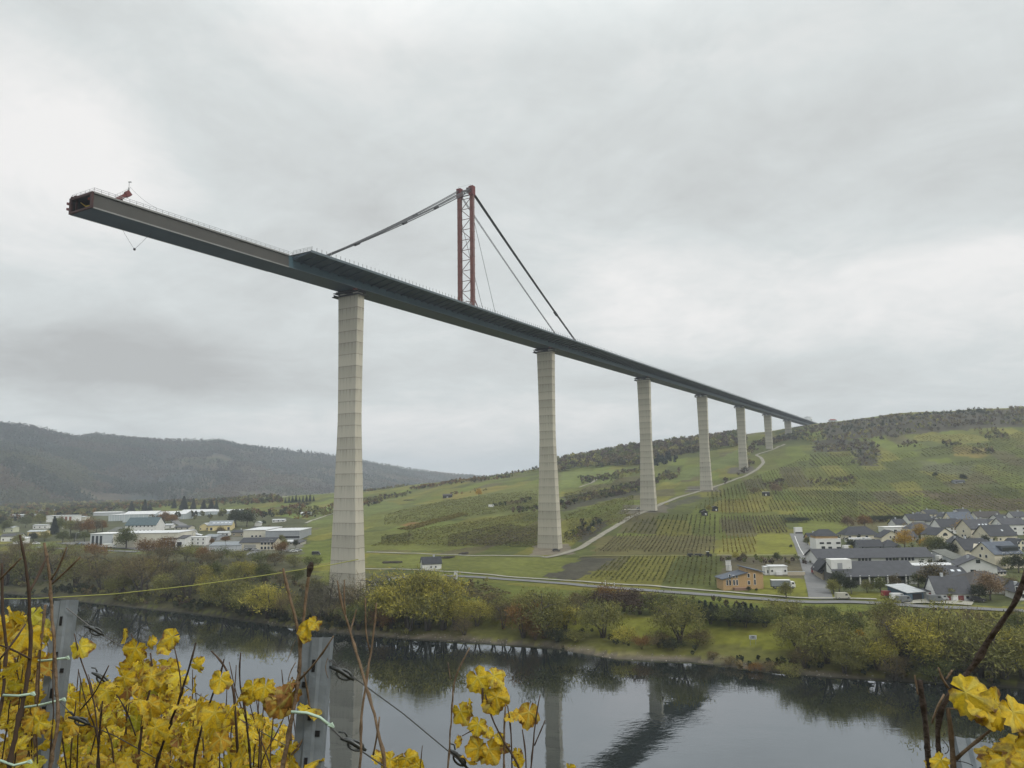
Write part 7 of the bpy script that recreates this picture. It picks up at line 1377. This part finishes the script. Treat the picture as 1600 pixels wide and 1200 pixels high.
for k, px in enumerate([[(1603,890,1.1,9),(1596,925,1.1,9),(1588,945,1.1,10),(1566,968,1.12,10),(1545,995,1.13,11),(1534,1012,1.14,12),(1526,1035,1.14,11),(1500,1060,1.15,11),(1480,1078,1.15,11),(1466,1100,1.15,10),(1458,1130,1.15,10),(1464,1165,1.15,10),(1470,1205,1.15,11)],
        [(1437,1063,1.2,10),(1444,1110,1.2,11),(1448,1150,1.2,11),(1453,1205,1.2,12)], [(1481,1107,1.15,8),(1486,1140,1.15,9),(1492,1180,1.15,10),(1492,1210,1.15,12)], [(1552,1138,1.1,5),(1530,1155,1.12,6),(1510,1170,1.14,7),(1494,1186,1.15,8)], [(1466,1043,1.15,3),(1471,1060,1.15,5),(1482,1075,1.15,6)], [(1479,1107,1.15,4),(1500,1108,1.14,3.5),(1517,1110,1.13,3)],
        [(1488,1047,1.15,4),(1478,1062,1.15,4)], [(1475,1085,1.15,4),(1462,1110,1.14,4),(1456,1130,1.15,4)], [(1429,1055,1.2,3),(1434,1085,1.2,4)]]):
    cane(px, Ev, M_CANE_D if k < 2 else M_CANE, down=(k in (1, 2)), seed=80+k)
for k, px in enumerate([[(1446,1160),(1440,1168),(1441,1176),(1448,1178),(1455,1172)], [(1472,1155),(1482,1162),(1487,1172),(1482,1182),(1476,1178)], [(1474,1150),(1476,1145)], [(1478,1188),(1492,1192),(1510,1186),(1520,1196)]]): cane([(u, v, 1.15, 1.6) for u, v in px], Ev, M_CANE_D, name='tendril', nodes=False, seed=90+k)
leaves([(F3(u, v, 1.1), s*1.1/FPX*1.15, t, f) for u, v, s, t, f in [(1522,1088,56,.36,(-.2,-1,.4)),(1530,1098,44,.45,(.2,-.8,.5)),(1562,1110,56,.44,(.4,-.9,.4)),(1592,1124,54,.47,(.3,-.9,.6)),(1545,1118,40,.5,(.1,-.6,.8)),(1560,1188,56,.47,(0,-.7,.7)),(1596,1186,60,.45,(.2,-.8,.6)),(1560,1200,46,.5,None),(1466,1192,26,.45,None),(1448,1200,18,.45,None),(1610,1150,50,.5,None)]], Ev, 11)
# -- steel posts
def post(label, u0, v0, D0, u1, v1, D1, wpx, yaw):
    a, b = F3(u0, v0, D0), F3(u1, v1, D1); w = wpx*D0/FPX; d = (a-b)/np.linalg.norm(a-b); t = (slope_z(b[0], b[1])-.3-b[2])/d[2]; foot = b+d*t; L_ = np.linalg.norm(a-foot)
    r = empty('vineyard_post', foot); tag(r, label, 'post', 'galvanised steel vineyard posts')
    x = np.array([math.cos(yaw), math.sin(yaw), 0]); x -= d*(x@d); x /= np.linalg.norm(x); y = np.cross(d, x); R = np.c_[x, y, d]
    sec = [(-.5,.0),(-.5,.42),(-.38,.42),(-.38,.06),(-.16,.06),(-.10,-.04),(.10,-.04),(.16,.06),(.38,.06),(.38,.42),(.5,.42),(.5,.0),(.22,.0),(.13,-.10),(-.13,-.10),(-.22,.0)]
    n = len(sec); mb = MB(); V = []
    for z in (0, L_): V += [R @ np.array([p*w, q*w, z]) for p, q in sec]
    mb.add(V, [(j, (j+1) % n, (j+1) % n+n, j+n) for j in range(n)]+[tuple(range(n, 2*n)), tuple(range(n-1, -1, -1))]); mb.build('post_profile', M_GALV, r)
    mb = MB()
    for k, z in enumerate(np.arange(L_-.06, .2, -.10)):
        c = R @ np.array([.0, -.105*w, z]); mb.box(c, (.007, .003, .026), R=R); 
        mb.box(R @ np.array([.30*w*(1 if k % 2 else -1), -.006*w, z-.04]), (.010, .003, .012), R=R)
    o = mb.build('slots', M_SLOT, r); mb = MB(); return r
p1 = post('left steel post wrapped in yellow leaves', 101, 938, 2.3, 66, 1205, 2.2, 30, .10)
p2 = post('middle steel post standing before the reflection of the tallest pier', 495, 996, 1.75, 478, 1205, 1.7, 42, -.05)
p3 = post('short-showing steel post behind big leaves at lower right', 1520, 1156, 1.35, 1540, 1240, 1.3, 50, .1)
# -- wires with their tensioners, ties and string
def wire(name, label, px, rad, m, clips=(), sag=0.0, group=None):
    P = np.array([F3(*q) for q in px]); r = empty(name, P[0]); tag(r, label, 'wire' if 'string' not in name else 'string', group); mb = MB(); s = np.r_[0, np.cumsum(np.linalg.norm(np.diff(P, axis=0), axis=1))]; t = np.linspace(0, s[-1], 60)
    Q = np.c_[[np.interp(t, s, P[:, k]) for k in range(3)]].T; Q[:, 2] -= sag*4*(t/s[-1])*(1-t/s[-1]); mb.tube(Q-P[0], rad, 5); mb.build('strand', m, r)
    for cu, cv, cD, ang in clips:
        c = F3(cu, cv, cD)-P[0]; ca, sa = math.cos(ang), math.sin(ang); ax = np.array([ca, .1, -sa]); up = np.array([sa, 0, ca]); mb = MB()
        ring = [c+ax*(.018*math.cos(a)+.004)+up*.010*math.sin(a) for a in np.linspace(0, 2*math.pi, 14)]; mb.tube(ring, .0028, 6, cap=False)
        mb.tube([c-ax*.034+up*.004, c-ax*.012+up*.006, c+ax*.014, c+ax*.030-up*.003], [.0025,.006,.005,.003], 6); mb.tube([c-ax*.02+up*.012, c-ax*.03+up*.02, c-ax*.042+up*.016], .002, 5); mb.build('tensioner', WIREDARK, r, smooth=True)
    return r
WIREDARK = mat('dark_worn_metal', (.075,.08,.08), .4, .3, 60, metal=.7)
wire('trellis_wire', 'dark wire with a metal tensioner running down from the left post top', [(104,950,2.28),(150,986,2.3),(240,1040,2.4),(330,1098,2.5),(420,1150,2.6),(520,1205,2.7)], .0016, M_WIRE, [(148,986,2.3,.35),(158,1061,2.32,.5)])
wire('trellis_wire', 'dark wire with a metal tensioner running down from the middle post top', [(512,1030,1.74),(548,1055,1.76),(630,1115,1.85),(720,1190,1.95),(760,1225,2.0)], .0014, M_WIRE, [(535,1053,1.75,.4),(716,1186,1.95,.7)])
wire('trellis_wire', 'lower dark wire with a tensioner right of the middle post', [(500,1120,1.72),(530,1150,1.74),(560,1170,1.76),(640,1225,1.85)], .0016, M_WIRE, [(553,1164,1.75,.35)])
wire('trellis_wire', 'dark wire with tensioner low among the leaves right of the left post', [(84,1085,2.2),(120,1125,2.2),(180,1150,2.3),(280,1205,2.4)], .0016, M_WIRE, [(125,1127,2.2,.25)])
wire('string', 'yellow-green string stretched across the river at the left', [(-40,936,2.2),(60,935,2.2),(180,928,2.2),(300,915,2.2),(420,898,2.2),(520,882,2.2),(560,874,2.2)], .0013, M_STRING, sag=.0)
def tie(label, px, D):
    P = np.array([F3(u, v, D) for u, v in px]); r = empty('vine_tie', P[0]); tag(r, label, 'tie', 'pale green ties'); mb = MB(); mb.tube(P-P[0], .0034, 5); mb.build('band', M_TIE, r, smooth=True); mb = MB(); e = P[-1]-P[0]; mb.tube([e, e+(.004, -.004, .002), e+(.010, -.002, -.004)], [.005,.006,.002], 5); mb.build('knot', M_TIE, r)
tie('pale green tie, upper one round the left post', [(52,1033),(70,1032),(88,1030),(104,1028)], 2.16); tie('pale green tie, middle one round the left post, two strands', [(5,1086),(30,1087),(50,1084)], 2.0); tie('pale green tie, lower one round the left post', [(38,1105),(60,1102),(98,1093)], 2.14)
tie('pale wire tie wound round the middle post', [(455,1112),(480,1114),(500,1121),(515,1133)], 1.66); tie('pale green tie at the bottom left corner', [(0,1188),(22,1196),(45,1190)], 2.0)
